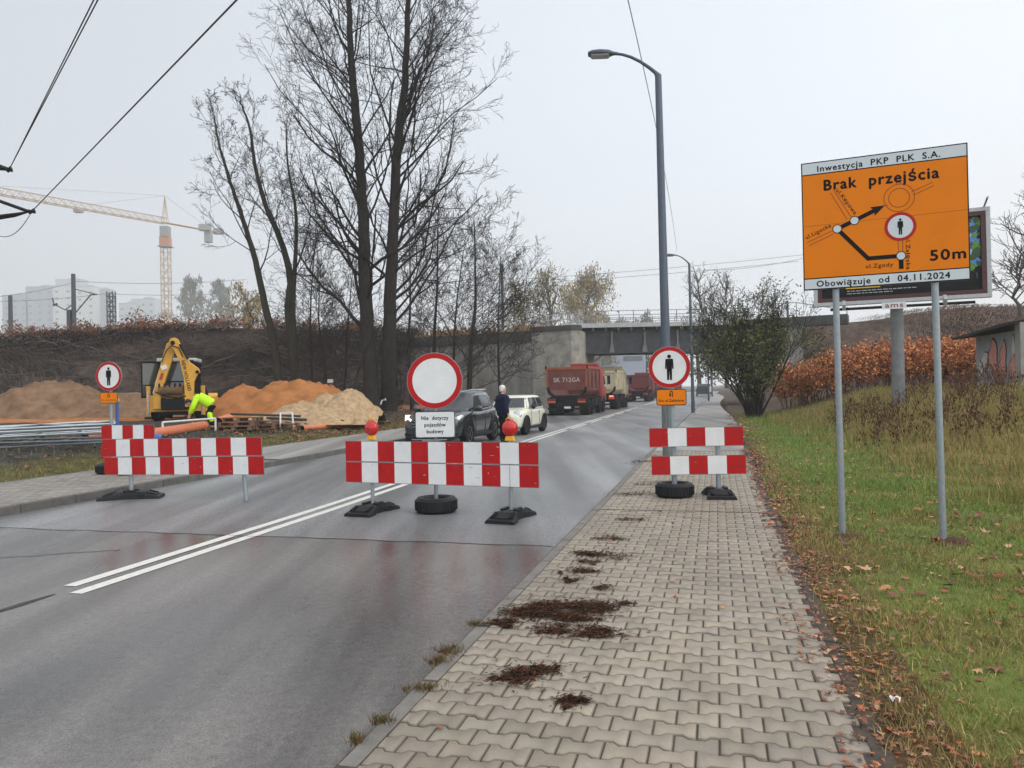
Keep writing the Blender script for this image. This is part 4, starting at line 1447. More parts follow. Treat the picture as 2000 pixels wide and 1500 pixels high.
for sgn in (1, -1):
    hu.side_pane("side_window", suv, [(.62, 1.06), (-.30, 1.08), (-.30, 1.50), (.10, 1.47)], sgn, M_GLASS if sgn < 0 else M_SEAT)
    hu.side_pane("side_window", suv, [(-.40, 1.08), (-1.12, 1.12), (-1.10, 1.48), (-.40, 1.50)], sgn, M_GLASS)
    hu.side_pane("side_window", suv, [(-1.20, 1.14), (-1.72, 1.24), (-1.52, 1.40), (-1.20, 1.46)], sgn, M_GLASS)
    for pts in ([(.72, 1.045), (-.3, 1.065), (-1.15, 1.10), (-1.76, 1.22)], [(.16, 1.495), (-.3, 1.52), (-1.1, 1.50), (-1.5, 1.42), (-1.76, 1.22)]):
        mb = MB()
        mb.tube([hu.side(x, z, sgn, .008) for x, z in pts], .012, M_CHROME, 6)
        mb.build("window_trim", suv)
    for x in (1.32, -1.36):
        arch(suv, x, sgn * .915, .35, sgn)
        wheel(suv, x, sgn * .82, .355, .23, sgn)
    MB().box((0, sgn * .90, .30), (2.0, .09, .13), M_DARK).build("sill", suv, bevel=.02)
    for x in (.66, -.34, -1.1):
        MB().box((x, sgn * .918, .68), (.012, .012, .62), M_BLACK).build("door_gap", suv)
    for x in (-.12, -.98):
        MB().box((x, sgn * .935, .90), (.2, .03, .035), M_SUVP).build("door_handle", suv, bevel=.01)
    mb = MB(Matrix.Translation((.66, sgn * 1.02, 1.10)))
    mb.lathe([(0, -.11), (.07, -.09), (.10, 0), (.07, .09), (0, .11)], M_SUVP, 16, Matrix.Rotation(pi / 2, 4, 'X'))
    mb.box((0, -sgn * .11, -.05), (.06, .14, .04), M_DARK)
    mb.build("wing_mirror", suv, smooth=True)
    lit = sgn < 0
    mb = MB()
    hl = [(2.14, .62, .73), (2.02, .84, .80), (1.80, .925, .90), (1.84, .90, .955), (2.04, .78, .90), (2.16, .60, .83)]
    mb.add([(x + .02, sgn * y, z) for x, y, z in hl] + [(x - .15, sgn * y * .9, z) for x, y, z in hl], [(0, 1, 4, 5), (1, 2, 3, 4), (6, 11, 10, 7), (7, 10, 9, 8)] + [(k, (k + 1) % 6, (k + 1) % 6 + 6, k + 6) for k in range(6)], M_HEADON if lit else M_HEAD)
    mb.build("headlight", suv)
    MB().box((2.14, sgn * .68, .40), (.1, .24, .1), M_BLACK, rz=-sgn * .45).build("fog_light", suv, bevel=.02)
mb = MB()
mb.prism([(-.46, .84), (.46, .84), (.58, .72), (.40, .46), (-.40, .46), (-.58, .72)], 2.15, 2.262, M_BLACK, 'x')
mb.build("grille", suv)
mb = MB()
for z_, w_ in ((.79, .98), (.71, 1.08), (.63, .98), (.55, .88)):
    mb.box((2.268, 0, z_), (.02, w_, .026), M_CHROME)
mb.build("grille_bar", suv)
MB().box((2.19, 0, .30), (.14, 1.5, .12), M_DARK).build("bumper", suv, bevel=.02)
MB().box((2.24, 0, .255), (.06, 1.1, .03), M_CHROME).build("skid_plate", suv)
number_plate(suv, Matrix.Translation((2.275, 0, .40)) @ FRONT_M, "SK 5289G")
for sgn in (1, -1):
    MB().tube([hu.side(.1, 1.6, sgn, -.0), (.05, sgn * .62, 1.68), (-1.4, sgn * .6, 1.68), hu.side(-1.5, 1.6, sgn, 0)], .018, M_CHROME, 6).build("roof_rail", suv)

# --- ivory three-door hatchback behind it
c = W(-7.45, 28.3)
mini = thing("hatchback_car", "small ivory hatchback with black wheel arches waiting behind the man", "car", (c.x, c.y, ZR), HEAD - radians(2))
st = [(1.86, .34, .54, .58, .52), (1.83, .28, .66, .72, .66), (1.72, .24, .76, .82, .76), (1.45, .22, .83, .90, .82), (1.0, .20, .88, .96, .84), (.72, .20, .92, .99, .842), (.1, .20, .90, .93, .842), (-.7, .20, .92, .95, .842), (-1.2, .22, .93, .96, .835), (-1.6, .26, .90, .95, .80), (-1.78, .34, .84, .88, .74), (-1.84, .44, .74, .76, .68)]
car_body(mini, st, M_CREAM)
hm = Hull([.90, 1.05, 1.25, 1.36, 1.40], [.90, .78, .58, .44, .34], [-1.66, -1.60, -1.50, -1.40, -1.34], [.79, .76, .69, .655, .62], 7)
hm.body("roof", mini, M_CREAM)
hm.end_pane("windscreen", mini, .70, .585, .98, 1.335, True, M_GLASS)
hm.end_pane("rear_window", mini, .66, .57, 1.02, 1.33, False, M_GLASS)
for sgn in (1, -1):
    hm.side_pane("side_window", mini, [(.60, .97), (-.50, .98), (-.46, 1.345), (.36, 1.34)], sgn, M_GLASS)
    hm.side_pane("side_window", mini, [(-.56, .98), (-1.34, 1.0), (-1.24, 1.33), (-.52, 1.345)], sgn, M_GLASS)
    for x in (1.23, -1.24):
        arch(mini, x, sgn * .835, .305, sgn, .055)
        wheel(mini, x, sgn * .745, .31, .2, sgn, 7, .68, M_DARK)
    MB().box((0, sgn * .825, .25), (1.75, .07, .1), M_DARK).build("sill", mini, bevel=.02)
    for x in (.62, -.52):
        MB().box((x, sgn * .838, .62), (.01, .01, .5), M_BLACK).build("door_gap", mini)
    MB().box((-.36, sgn * .855, .80), (.17, .025, .03), M_CHROME).build("door_handle", mini, bevel=.008)
    mb = MB(Matrix.Translation((.56, sgn * .90, 1.0)))
    mb.lathe([(0, -.09), (.06, -.07), (.085, 0), (.06, .07), (0, .09)], M_DARK, 16, Matrix.Rotation(pi / 2, 4, 'X'))
    mb.build("wing_mirror", mini, smooth=True)
    mb = MB(Matrix.Translation((1.66, sgn * .60, .73)) @ Matrix.Rotation(radians(70), 4, 'Y') @ Matrix.Identity(4))
    mb.lathe([(.155, -.06), (.155, .05), (.13, .06)], M_CHROME, 24)
    mb.lathe([(.13, .06), (.08, .082), (0, .09)], M_HEAD, 24)
    mb.build("headlight", mini, smooth=True)
    MB().lathe([(.07, 0), (.07, .03), (0, .04)], M_DARK, 16, Matrix.Translation((1.80, sgn * .55, .42)) @ Matrix.Rotation(pi / 2, 4, 'Y')).build("fog_light", mini)
MB().prism([(-.40, .62), (.40, .62), (.34, .50), (-.34, .50)], 1.78, 1.87, M_BLACK, 'x').build("grille", mini)
MB().box((1.84, 0, .34), (.06, .9, .12), M_BLACK).build("bumper", mini, bevel=.02)
MB().box((1.875, 0, .64), (.02, .84, .025), M_CHROME).build("grille_bar", mini)


# --- dump trucks, seen from behind
M_ORANGE = mat("light_orange", srgb(200, 90, 30), .3)
M_TAIL = mat("light_red", srgb(120, 22, 26), .3)
M_TAILON = mat("light_red_on", srgb(255, 60, 60), .3, emit=((1, .12, .1), 3.))
M_CHASSIS = mat("chassis_black", srgb(24, 23, 24), .75, 0, .4, 3, spec=.25)


def dump_truck(label, t, s, paint, cabpaint, rz_off=0., plate=None, lit=False, h=2.95, dirt=True, z=ZR, trim=None):
    c = W(t, s)
    tr = thing("dump_truck", label, "dump truck", (c.x, c.y, z), pi / 2 - TH + rz_off, "dump trucks queueing under the bridge")
    trim = trim or paint
    mb = MB()
    for sgn in (1, -1):
        mb.box((4.3, sgn * .42, .92), (8.2, .1, .28), M_CHASSIS)
    mb.box((2.2, 0, .8), (3.2, .7, .3), M_CHASSIS)
    mb.box((.22, 0, .66), (.12, 2.3, .2), M_CHASSIS)
    mb.box((.35, 0, .95), (.3, 2.2, .38), M_CHASSIS)
    mb.build("chassis", tr, bevel=.02)
    MB().box((.05, 0, .42), (.1, 2.36, .12), M_CHASSIS).build("underrun_bar", tr, bevel=.02)
    # tipper body: tub with sloping floor corners, open at the top
    mb = MB()
    sec = [(-.80, 1.15), (.80, 1.15), (1.16, 1.5), (1.24, h), (1.16, h), (1.08, 1.56), (.76, 1.25), (-.76, 1.25), (-1.08, 1.56), (-1.16, h), (-1.24, h), (-1.16, 1.5)]
    mb.prism(sec, .28, 5.7, paint, 'x')
    mb.prism([(-1.24, 1.5), (1.24, 1.5), (1.24, h + .02), (-1.24, h + .02)], 5.7, 5.78, paint, 'x')
    mb.prism([(-.8, 1.15), (.8, 1.15), (1.2, 1.5), (-1.2, 1.5)], 5.7, 5.77, paint, 'x')
    mb.box((5.95, 0, h + .05), (.9, 2.3, .06), paint)
    mb.build("tipper_body", tr, bevel=.012)
    mb = MB()
    for sgn in (1, -1):
        mb.box((3.0, sgn * 1.255, h - .04), (5.5, .07, .14), trim)
        for x in (.6, 2.2, 3.8, 5.4):
            mb.box((x, sgn * 1.245, (h + 1.6) / 2), (.1, .07, h - 1.62), paint)
    mb.build("side_rib", tr, bevel=.01)
    # tailgate
    tg = MB()
    tg.prism([(-1.12, 1.56), (1.12, 1.56), (1.2, h - .05), (-1.2, h - .05)], .18, .26, paint, 'x')
    tgo = tg.build("tailgate", tr)
    fr = MB()
    fr.box((.16, 0, h - .09), (.1, 2.48, .17), trim)
    for sgn in (1, -1):
        fr.prism([(sgn * 1.12, 1.56), (sgn * 1.24, 1.56), (sgn * 1.26, h - .17), (sgn * 1.15, h - .17)], .12, .26, trim, 'x')
        fr.box((.15, sgn * 1.27, h - .02), (.18, .07, .22), M_CHASSIS)
    fr.build("tailgate_frame", tgo, bevel=.01)
    lip = MB()
    lip.prism([(-1.24, 1.72), (-1.10, 1.72), (-1.02, 1.44), (-.74, 1.24), (.74, 1.24), (1.02, 1.44), (1.10, 1.72), (1.24, 1.72), (1.16, 1.36), (.82, 1.06), (-.82, 1.06), (-1.16, 1.36)], .06, .26, M_CHASSIS, 'x')
    lip.build("tailgate_lip", tgo, bevel=.015)
    if plate:
        mb = MB(Matrix.Translation((.178, 0, 2.18)) @ Matrix.Rotation(-pi / 2, 4, 'Z'))
        text(mb, plate, .27, (0, -.001, 0), mat("painted_number", srgb(206, 190, 182), .8, 0, .2, 10), width=1.62, bold=.012)
        mb.build("painted_number", tgo)
    for sgn in (1, -1):
        l = MB()
        l.box((-.01, sgn * .92, .98), (.06, .48, .11), M_TAIL)
        l.box((-.01, sgn * .92, .84), (.06, .48, .12), M_ORANGE)
        l.box((.03, sgn * .92, .92), (.06, .54, .32), M_CHASSIS)
        if lit and sgn < 0:
            l.box((-.05, sgn * .9, 1.0), (.04, .3, .09), M_TAILON)
        l.build("tail_light", tr, bevel=.008)
    MB().box((-.01, -.05, .5), (.03, .4, .12), M_WHITE).build("number_plate", tr)
    # wheels and mudguards
    for i, x in enumerate((1.05, 2.42, 5.55, 7.3)):
        for sgn in (1, -1):
            w_ = .58 if i < 2 else .34
            wheel(tr, x, sgn * (1.24 - w_ / 2), .52, w_, sgn, 8, .55, M_CHASSIS)
            mb = MB(Matrix.Translation((x, sgn * (1.25 - w_ / 2), .52)))
            mb.lathe([(.6, -w_ / 2), (.6, w_ / 2), (.575, w_ / 2), (.575, -w_ / 2)], M_CHASSIS, 12, Matrix.Rotation(pi / 2, 4, 'X'), radians(20), radians(160))
            mb.build("mudguard", tr)
    for sgn in (1, -1):
        MB().box((3.95, sgn * .95, .75), (1.2, .55, .5), M_CHASSIS).build("fuel_tank", tr, bevel=.05)
    # cab
    hull = Hull([.75, 1.5, 2.1, 2.75, 2.95], [8.75, 8.78, 8.72, 8.52, 8.35], [6.5, 6.5, 6.5, 6.5, 6.55], [1.22, 1.24, 1.23, 1.16, 1.08], 9)
    co = hull.body("cab", tr, cabpaint)
    hull.end_pane("windscreen", co, 1.1, 1.04, 1.75, 2.6, True, M_GLASS, .008)
    for sgn in (1, -1):
        hull.side_pane("side_window", co, [(8.35, 1.75), (7.35, 1.75), (7.35, 2.55), (8.2, 2.55)], sgn, M_GLASS, .01)
        mm_ = MB().box((8.5, sgn * 1.42, 2.2), (.14, .2, .62), M_CHASSIS)
        mm_.cyl((8.5, sgn * 1.2, 2.55), (8.5, sgn * 1.42, 2.45), .025, M_CHASSIS, 8)
        mm_.build("wing_mirror", co, bevel=.02)
    sp = MB()
    sp.loft([[(x, y, z_ + zz) for y, zz in ((-w_, 0), (w_, 0), (w_ * .92, hh), (-w_ * .92, hh))] for x, w_, z_, hh in ((8.3, .85, 2.96, .05), (7.7, 1.0, 2.96, .24), (6.75, 1.02, 2.96, .40), (6.62, 1.0, 2.96, .36))], cabpaint)
    sp.build("roof_deflector", co, bevel=.03)
    return tr


M_TRED = mat("paint_truck_red", srgb(104, 42, 38), .65, 0, .25, 1.2, .05, 20, col2=srgb(126, 76, 64))
M_TREDC = mat("paint_cab_red", srgb(152, 48, 42), .45, 0, .06, 3)
M_TRUST = mat("paint_rusty_edge", srgb(150, 78, 44), .7, 0, .3, 4)
M_TBEIGE = mat("paint_truck_beige", srgb(196, 184, 152), .55, 0, .16, 2, .05, 20)
M_TRED2 = mat("paint_truck_red_dull", srgb(112, 38, 40), .6, 0, .2, 2)
dump_truck("red dump truck with white painted number on its tailgate, last in the queue", -8.75, 45.6, M_TRED, M_TREDC, plate="SK 712GA", trim=M_TRUST)
dump_truck("beige dump truck between two red dump trucks under the bridge", -8.45, 57.0, M_TBEIGE, M_TBEIGE, lit=True, h=2.9)
dump_truck("dull red dump truck third in the queue ahead of the beige one", -8.5, 86., M_TRED2, M_TRED2, h=3.0)
dump_truck("dark red dump truck at the front of the queue turned across the road", -12.3, 107., M_TRED2, M_TRED2, rz_off=radians(-52), h=2.9)

# --- backhoe loader at the building site, rear towards the road
M_DIG = mat("paint_digger_yellow", srgb(214, 158, 52), .5, 0, .14, 4, .05, 30)
M_DIGW = mat("bucket_steel", srgb(140, 112, 78), .7, .2, .3, 6)
c = P(345, 822, 34.)
zg = float(H(c.x, c.y)) + .0
dg = thing("backhoe_loader", "yellow backhoe loader with raised folded arm in front of the sand heap", "excavator", (c.x, c.y, zg), radians(14))
mb = MB()
mb.box((0, 1.6, .75), (1.1, 4.2, .5), M_BLACK)
mb.box((0, .3, .62), (1.3, .5, .7), M_BLACK)
mb.build("chassis", dg, bevel=.03)
mb = MB()
mb.box((0, 0, .52), (2.2, .22, .2), M_DIG)
mb.box((0, 0, 1.1), (1.9, .18, .16), M_DIG)
for sgn in (1, -1):
    mb.box((sgn * 1.0, 0, .78), (.2, .26, .72), M_DIG)
    mb.box((sgn * .35, -.02, .8), (.14, .16, .5), M_DIG)
mb.build("rear_frame", dg, bevel=.02)
for sgn in (1, -1):
    mb = MB()
    mb.box((sgn * 1.12, -.05, .9), (.16, .18, 1.3), M_DIG)
    mb.box((sgn * 1.12, -.05, .16), (.3, .36, .1), M_BLACK)
    mb.cyl((sgn * 1.12, -.15, .3), (sgn * 1.12, -.15, 1.3), .05, M_CHROME, 10)
    mb.build("stabiliser", dg, bevel=.015)
    wheel(dg, sgn * .0, 0, .2, .1, sgn, 3) if False else None


def site_wheel(parent, x, y, r, w, sgn):
    e = thing("wheel", None, None)
    e.parent = parent
    M = Matrix.Translation((x, y, r)) @ Matrix.Rotation(sgn * pi / 2, 4, 'Y')
    t = MB(M)
    t.lathe([(r * .55, -w / 2), (r * .92, -w / 2), (r, -w * .3), (r, w * .3), (r * .92, w / 2), (r * .55, w / 2), (r * .55, -w / 2)], M_TYRE, 26)
    for k in range(18):
        a = 2 * pi * k / 18
        t.box((cos(a) * r, sin(a) * r, w * .2 * (1 if k % 2 else -1)), (.07, .07, w * .5), M_TYRE, rz=a)
    t.build("tyre", e)
    t = MB(M)
    t.lathe([(r * .56, w * .3), (r * .5, w * .42), (r * .3, w * .1), (0, w * .12)], M_DIG, 20)
    t.build("rim", e)


for sgn in (1, -1):
    site_wheel(dg, sgn * .92, .95, .72, .45, sgn)
    site_wheel(dg, sgn * .92, 3.2, .48, .34, sgn)
cabh = MB()
M_CABG = mat("cab_glass", srgb(60, 72, 72), .08, 0, spec=.8)
cab = MB().loft([[(-.78, .35, 1.15), (.78, .35, 1.15), (.78, 1.75, 1.15), (-.78, 1.75, 1.15)], [(-.74, .38, 2.62), (.74, .38, 2.62), (.72, 1.65, 2.62), (-.72, 1.65, 2.62)]], M_CABG).build("cab", dg)
mb = MB()
for x, y in ((-.78, .34), (.78, .34), (.78, 1.76), (-.78, 1.76), (-.79, 1.0), (.79, 1.0)):
    mb.cyl((x, y, 1.1), (x * .95, .34 + (y - .34) * .93, 2.64), .045, M_BLACK, 8)
mb.box((0, .33, 1.16), (1.6, .08, .12), M_DIG)
mb.box((0, .335, 1.75), (1.5, .05, .06), M_BLACK)
mb.build("cab_frame", cab)
MB().box((0, 1.05, 2.72), (1.66, 1.6, .16), mat("cab_roof", srgb(186, 190, 190), .5)).build("cab_roof", cab, bevel=.04)
for x in (.62, .95):
    MB().box((x, .28, 2.62 - (x - .62) * .5), (.2, .14, .16), M_BLACK).build("work_light", cab, bevel=.03)
mb = MB(Matrix.Translation((-.78, .5, 0)) @ Matrix.Rotation(radians(200), 4, 'Z'))
mb.box((.36, 0, 1.85), (.66, .03, 1.5), M_CABG)
for c_, s_ in (((.36, 0, 2.62), (.76, .06, .08)), ((.36, 0, 1.08), (.76, .06, .08)), ((.71, 0, 1.85), (.06, .06, 1.6)), ((.02, 0, 1.85), (.06, .06, 1.6)), ((.36, 0, 1.6), (.7, .05, .05))):
    mb.box(c_, s_, M_BLACK)
mb.build("cab_door", dg)
boom = MB()
boom.prism([(-.18, 3.4), (-.1, 3.6), (.06, 3.66), (.2, 3.58), (.36, 3.2), (.66, 2.58), (1.02, 2.3), (1.08, 2.12), (.98, 2.0), (.84, 1.72), (.80, .95), (.72, .62), (.46, .62), (.44, 1.2), (.42, 1.9), (.26, 2.6), (.04, 3.1)], -.62, -.36, M_DIG)
boom.cyl((.0, -.66, 3.42), (.0, -.32, 3.42), .1, M_BLACK, 14)
boom.cyl((.98, -.66, 2.14), (.98, -.32, 2.14), .08, M_BLACK, 14)
bo = boom.build("boom", dg, bevel=.02)
lt = MB()
text(lt, "NEW HOLLAND", .15, (.535, -.6235, 1.98), M_BLACK, rot=radians(-79), width=1.35, bold=.03)
lt.build("lettering", bo)
MB().tube([(1.0, -.5, 2.1), (.98, -.45, .9)], .085, M_BLACK, 10).build("hydraulic_ram", dg)
MB().tube([(.3, -.7, 3.35), (.62, -.7, 2.7)], .05, M_BLACK, 10).build("hydraulic_ram", dg)
dip = MB()
dip.prism([(-.30, 3.42), (-.05, 3.5), (.06, 3.30), (-.12, 2.6), (-.40, 1.75), (-.55, 1.2), (-.84, 1.2), (-.80, 1.7), (-.58, 2.4), (-.42, 3.0)], -.34, -.12, M_DIG)
dip.box((-.72, -.22, .9), (.32, .3, .7), M_DIG)
dip.box((-.42, -.36, 2.36), (.24, .05, .2), M_WHITE, ry=-.3)
dip.box((-.52, -.36, 1.98), (.12, .03, .3), mat("warning_red", srgb(170, 60, 40), .5), ry=.3)
dip.build("dipper_arm", dg, bevel=.02)
MB().tube([(-.86, -.3, 1.25), (-.62, -.3, 2.0)], .045, M_CHROME, 10).build("hydraulic_ram", dg)
hose = MB()
hose.tube([(-.5, -.4, 2.6), (-.3, -.42, 3.1), (-.05, -.64, 3.3), (.25, -.66, 3.2), (.4, -.64, 2.8)], .022, M_BLACK, 6)
hose.tube([(-.78, -.36, 1.3), (-.35, -.4, 1.1), (.2, -.4, 1.0), (.5, -.64, 1.1)], .025, M_BLACK, 6)
hose.build("hose", dg)
bu = MB(Matrix.Translation((-.12, -.45, 1.52)))
bu.loft([[(x, .30 * cos(a) - .02, .36 * sin(a)) for a in [pi + pi * k / 12 * 1.05 for k in range(13)]] + [(x, .27 * cos(a) - .02, .33 * sin(a)) for a in [pi + pi * (12 - k) / 12 * 1.05 for k in range(13)]] for x in (-.48, .46)], M_DIGW)
for x in (-.48, .44):
    bu.prism([(.30 * cos(a) - .02, .36 * sin(a)) for a in [pi + pi * k / 12 * 1.05 for k in range(13)]], x, x + .03, M_DIGW, 'x')
for k in range(5):
    bu.box((-.42 + k * .21, -.34, .06), (.07, .05, .16), M_CHASSIS)
bu.build("bucket", dg)
MB().loft([[(-.45, y, .9), (.45, y, .9), (.45, y, z_), (.35, y, z_ + .1), (-.35, y, z_ + .1), (-.45, y, z_)] for y, z_ in ((1.8, 1.6), (3.3, 1.45), (3.6, 1.3))], M_DIG).build("bonnet", dg)
ld = MB()
for sgn in (1, -1):
    ld.prism([(1.6, 1.4), (2.6, 1.5), (4.0, .7), (4.0, .5), (2.5, 1.25), (1.6, 1.2)], sgn * .82 - .06, sgn * .82 + .06, M_DIG, 'x')
ld.build("loader_arm", dg)
ldb = MB()
ldb.prism([(4.0, .2), (4.9, .15), (4.9, .22), (4.15, .35), (4.1, 1.0), (4.35, 1.15), (4.3, 1.22), (4.0, 1.05)], -1.2, 1.2, M_DIG, 'x')
ldb.box((1.2, 4.3, .6), (.05, .7, .8), M_DIG)
ldb.build("loader_bucket", dg)

# ================================================================== people


def skin(name, verts, edges, rad, m, parent=None, root=0, sub=2, loc=None):
    me = bpy.data.meshes.new(name)
    me.from_pydata([tuple(v) for v in verts], edges, [])
    me.materials.append(m)
    o = bpy.data.objects.new(name, me)
    COL.objects.link(o)
    if parent is not None:
        o.parent = parent
    sk = o.modifiers.new("skin", 'SKIN')
    sk.use_smooth_shade = True
    if not me.skin_vertices:
        try:
            me.attributes.new("skin", 'FLOAT', 'POINT')
        except Exception:
            pass
    if me.skin_vertices:
        for i, r in enumerate(rad):
            q = me.skin_vertices[0].data[i]
            q.radius = r if isinstance(r, tuple) else (r, r)
            q.use_root = (i == root)
    s_ = o.modifiers.new("sub", 'SUBSURF')
    s_.levels = s_.render_levels = sub
    # bake the modifiers so that the figure is one plain mesh
    dgr = bpy.context.evaluated_depsgraph_get()
    me2 = bpy.data.meshes.new_from_object(o.evaluated_get(dgr))
    me2.name = name
    o.modifiers.clear()
    o.data = me2
    me2.polygons.foreach_set("use_smooth", [True] * len(me2.polygons))
    return o


class Sk:
    def __init__(self):
        self.v, self.e, self.r = [], [], []

    def p(self, co, r, prev=None):
        self.v.append(Vector(co)); self.r.append(r)
        i = len(self.v) - 1
        if prev is not None:
            self.e.append((prev, i))
        return i

    def chain(self, pts, prev=None):
        for co, r in pts:
            prev = self.p(co, r, prev)
        return prev


def hand(k, wrist, d, side, prev):
    """palm, four fingers of unequal length and a thumb from the side of the palm; d = direction of the hand, side = towards the thumb"""
    d, side = Vector(d).normalized(), Vector(side).normalized()
    w = Vector(wrist)
    palm = k.p(w + d * .055, (.030, .018), prev)
    kn = k.p(w + d * .085, (.034, .016), palm)
    curl = d.cross(side).normalized()
    for j, (off, ln) in enumerate(((.028, .075), (.010, .084), (-.010, .078), (-.028, .062))):
        b = k.p(w + d * .10 + side * off, .0095, kn)
        m1 = k.p(w + d * (.10 + ln * .5) + side * off * 1.1 + curl * .010, .0085, b)
        k.p(w + d * (.10 + ln * .92) + side * off * 1.05 + curl * .030, .007, m1)
    t1 = k.p(w + d * .045 + side * .034, .012, palm)
    t2 = k.p(w + d * .075 + side * .055 + curl * .006, .010, t1)
    k.p(w + d * .105 + side * .060 + curl * .014, .008, t2)


M_SKIN = mat("skin", srgb(196, 150, 128), .55, 0, .06, 20)
M_NAVY = mat("cloth_navy", srgb(24, 29, 54), .85, 0, .2, 12, .3, 60, spec=.2)
M_TROU = mat("cloth_black", srgb(16, 17, 21), .85, 0, .2, 12, .3, 60, spec=.15)
M_HAIR = mat("hair_white", srgb(214, 212, 208), .8, 0, .12, 40, .4, 80)
M_SHOE = mat("shoe_black", srgb(22, 20, 20), .4)
M_HIVIS = mat("cloth_hivis", srgb(190, 242, 20), .7, 0, .08, 8, .3, 40)
M_HIVISB = mat("reflective_tape", srgb(190, 194, 190), .4, .2)
M_HAIRD = mat("hair_dark", srgb(34, 28, 26), .8, 0, .2, 40)


def head_mesh(parent, M, m_skin, m_hair, hair=True):
    """head with brow, nose, lips, ears; face towards +y"""
    hd = MB(M)
    rings = []
    prof = [(-.125, .035, .045, .02), (-.115, .05, .06, .018), (-.08, .064, .082, .008), (-.03, .072, .094, .0), (.02, .077, .100, -.006), (.07, .075, .098, -.010), (.105, .060, .080, -.012), (.125, .035, .048, -.012), (.131, .008, .012, -.012)]
    for z, wx, wy, oy in prof:
        rings.append([(wx * cos(a), oy + wy * sin(a), z) for a in [2 * pi * k / 24 for k in range(24)]])
    hd.loft(rings, m_skin)
    hd.loft([[(x * wd, y, z) for x in (-1, 1)] + [(0, y + .012, z)] for z, wd, y in ((.02, .010, .085), (-.015, .016, .098), (-.04, .018, .095))], m_skin)     # nose
    for sx in (-1, 1):
        hd.lathe([(0, .006), (.012, .004), (.014, 0)], M_WHITE, 10, Matrix.Translation((sx * .032, .088, .018)) @ Matrix.Rotation(-pi / 2, 4, 'X'))
        hd.lathe([(0, .009), (.006, .007)], M_BLACK, 8, Matrix.Translation((sx * .032, .088, .018)) @ Matrix.Rotation(-pi / 2, 4, 'X'))
        hd.box((sx * .032, .088, .040), (.034, .012, .008), m_hair)
        hd.lathe([(0, -.012), (.020, -.010), (.032, .0), (.028, .010), (.014, .004), (0, .002)], m_skin, 12, Matrix.Translation((sx * .078, -.005, .0)) @ Matrix.Rotation(sx * radians(78), 4, 'Y') @ Matrix.Diagonal((1.1, .7, 1, 1)))
    hd.box((0, .086, -.066), (.044, .014, .012), mat("lips", srgb(160, 100, 92), .6))
    o = hd.build("head", parent, smooth=True)
    if hair:
        hr = MB(M)
        rings = []
        for z, wx, wy, oy in ((-.06, .070, .060, -.045), (-.02, .080, .078, -.034), (.03, .085, .088, -.026), (.075, .084, .100, -.018), (.112, .068, .088, -.016), (.136, .040, .054, -.016), (.145, .008, .01, -.016)):
            rings.append([(wx * cos(a) * (1 + .02 * sin(5 * a)), oy + wy * sin(a) * (1 + .02 * sin(7 * a)), z) for a in [2 * pi * k / 24 for k in range(24)]])
        hr.loft(rings, m_hair)
        hr.build("hair", parent, smooth=True)
    return o


def join_into(body, other):
    """merge the mesh of other (same parent) into body: the body stays one mesh object"""
    import bmesh
    bm = bmesh.new()
    bm.from_mesh(body.data)
    n0 = len(body.data.materials)
    mats = list(body.data.materials)
    remap = {}
    for i, m in enumerate(other.data.materials):
        if m not in mats:
            mats.append(m)
            body.data.materials.append(m)
        remap[i] = mats.index(m)
    k0 = len(bm.faces)
    bm.from_mesh(other.data)
    bm.faces.ensure_lookup_table()
    for f in bm.faces[k0:]:
        f.material_index = remap.get(f.material_index, 0)
    bm.to_mesh(body.data)
    bm.free()
    bpy.data.objects.remove(other)


# the man by the car: standing, turned to the right and away
c = W(-6.52, 23.3)
man = thing("person", "white haired man in navy jacket and dark trousers standing beside the dark car", "person", (c.x, c.y, ZR), radians(-62))
k = Sk()
pel = k.p((0, 0, .96), (.135, .10))
ch = k.chain([((0, -.01, 1.12), (.13, .10)), ((0, .0, 1.32), (.155, .105)), ((0, -.01, 1.44), (.10, .08)), ((0, .0, 1.52), (.058, .058)), ((0, .012, 1.60), (.055, .06))], pel)
arms = {}
for sx in (-1, 1):
    sh_ = k.p((sx * .185, -.01, 1.41), .062, 3)
    el = k.p((sx * .245, -.045, 1.12), .045, sh_)
    wr = k.p((sx * .255, .06 if sx > 0 else .02, .885), .029, el)
    hand(k, (sx * .255, .06 if sx > 0 else .02, .885), (sx * .02, .15, -1), (0, 1, .1), wr)
    hip = k.p((sx * .095, .0, .90), .088, pel)
    kn_ = k.p((sx * .105, .02, .50), .06, hip)
    an = k.p((sx * .11, -.01, .10), .042, kn_)
    k.p((sx * .115, .12, .045), (.04, .03), an)
body = skin("body", k.v, k.e, k.r, M_SKIN, man)
join_into(body, head_mesh(man, Matrix.Translation((0, .02, 1.66)), M_SKIN, M_HAIR, hair=False))
hr = MB(Matrix.Translation((0, .02, 1.66)))
rings = []
for z, wx, wy, oy in ((-.07, .070, .055, -.050), (-.02, .082, .075, -.038), (.03, .088, .088, -.028), (.075, .087, .100, -.020), (.112, .070, .088, -.018), (.138, .042, .054, -.018), (.148, .008, .01, -.018)):
    rings.append([(wx * cos(a) * (1 + .02 * sin(5 * a)), oy + wy * sin(a) * (1 + .02 * sin(7 * a)), z) for a in [2 * pi * q / 24 for q in range(24)]])
hr.loft(rings, M_HAIR)
hr.build("hair", man, smooth=True)
j = Sk()
r0 = j.p((0, -.005, 1.14), (.235, .19))
j.p((0, 0, .80), (.26, .20), r0)
up = j.chain([((0, -.005, 1.32), (.25, .18)), ((0, -.012, 1.45), (.16, .125)), ((0, .0, 1.535), (.082, .082))], r0)
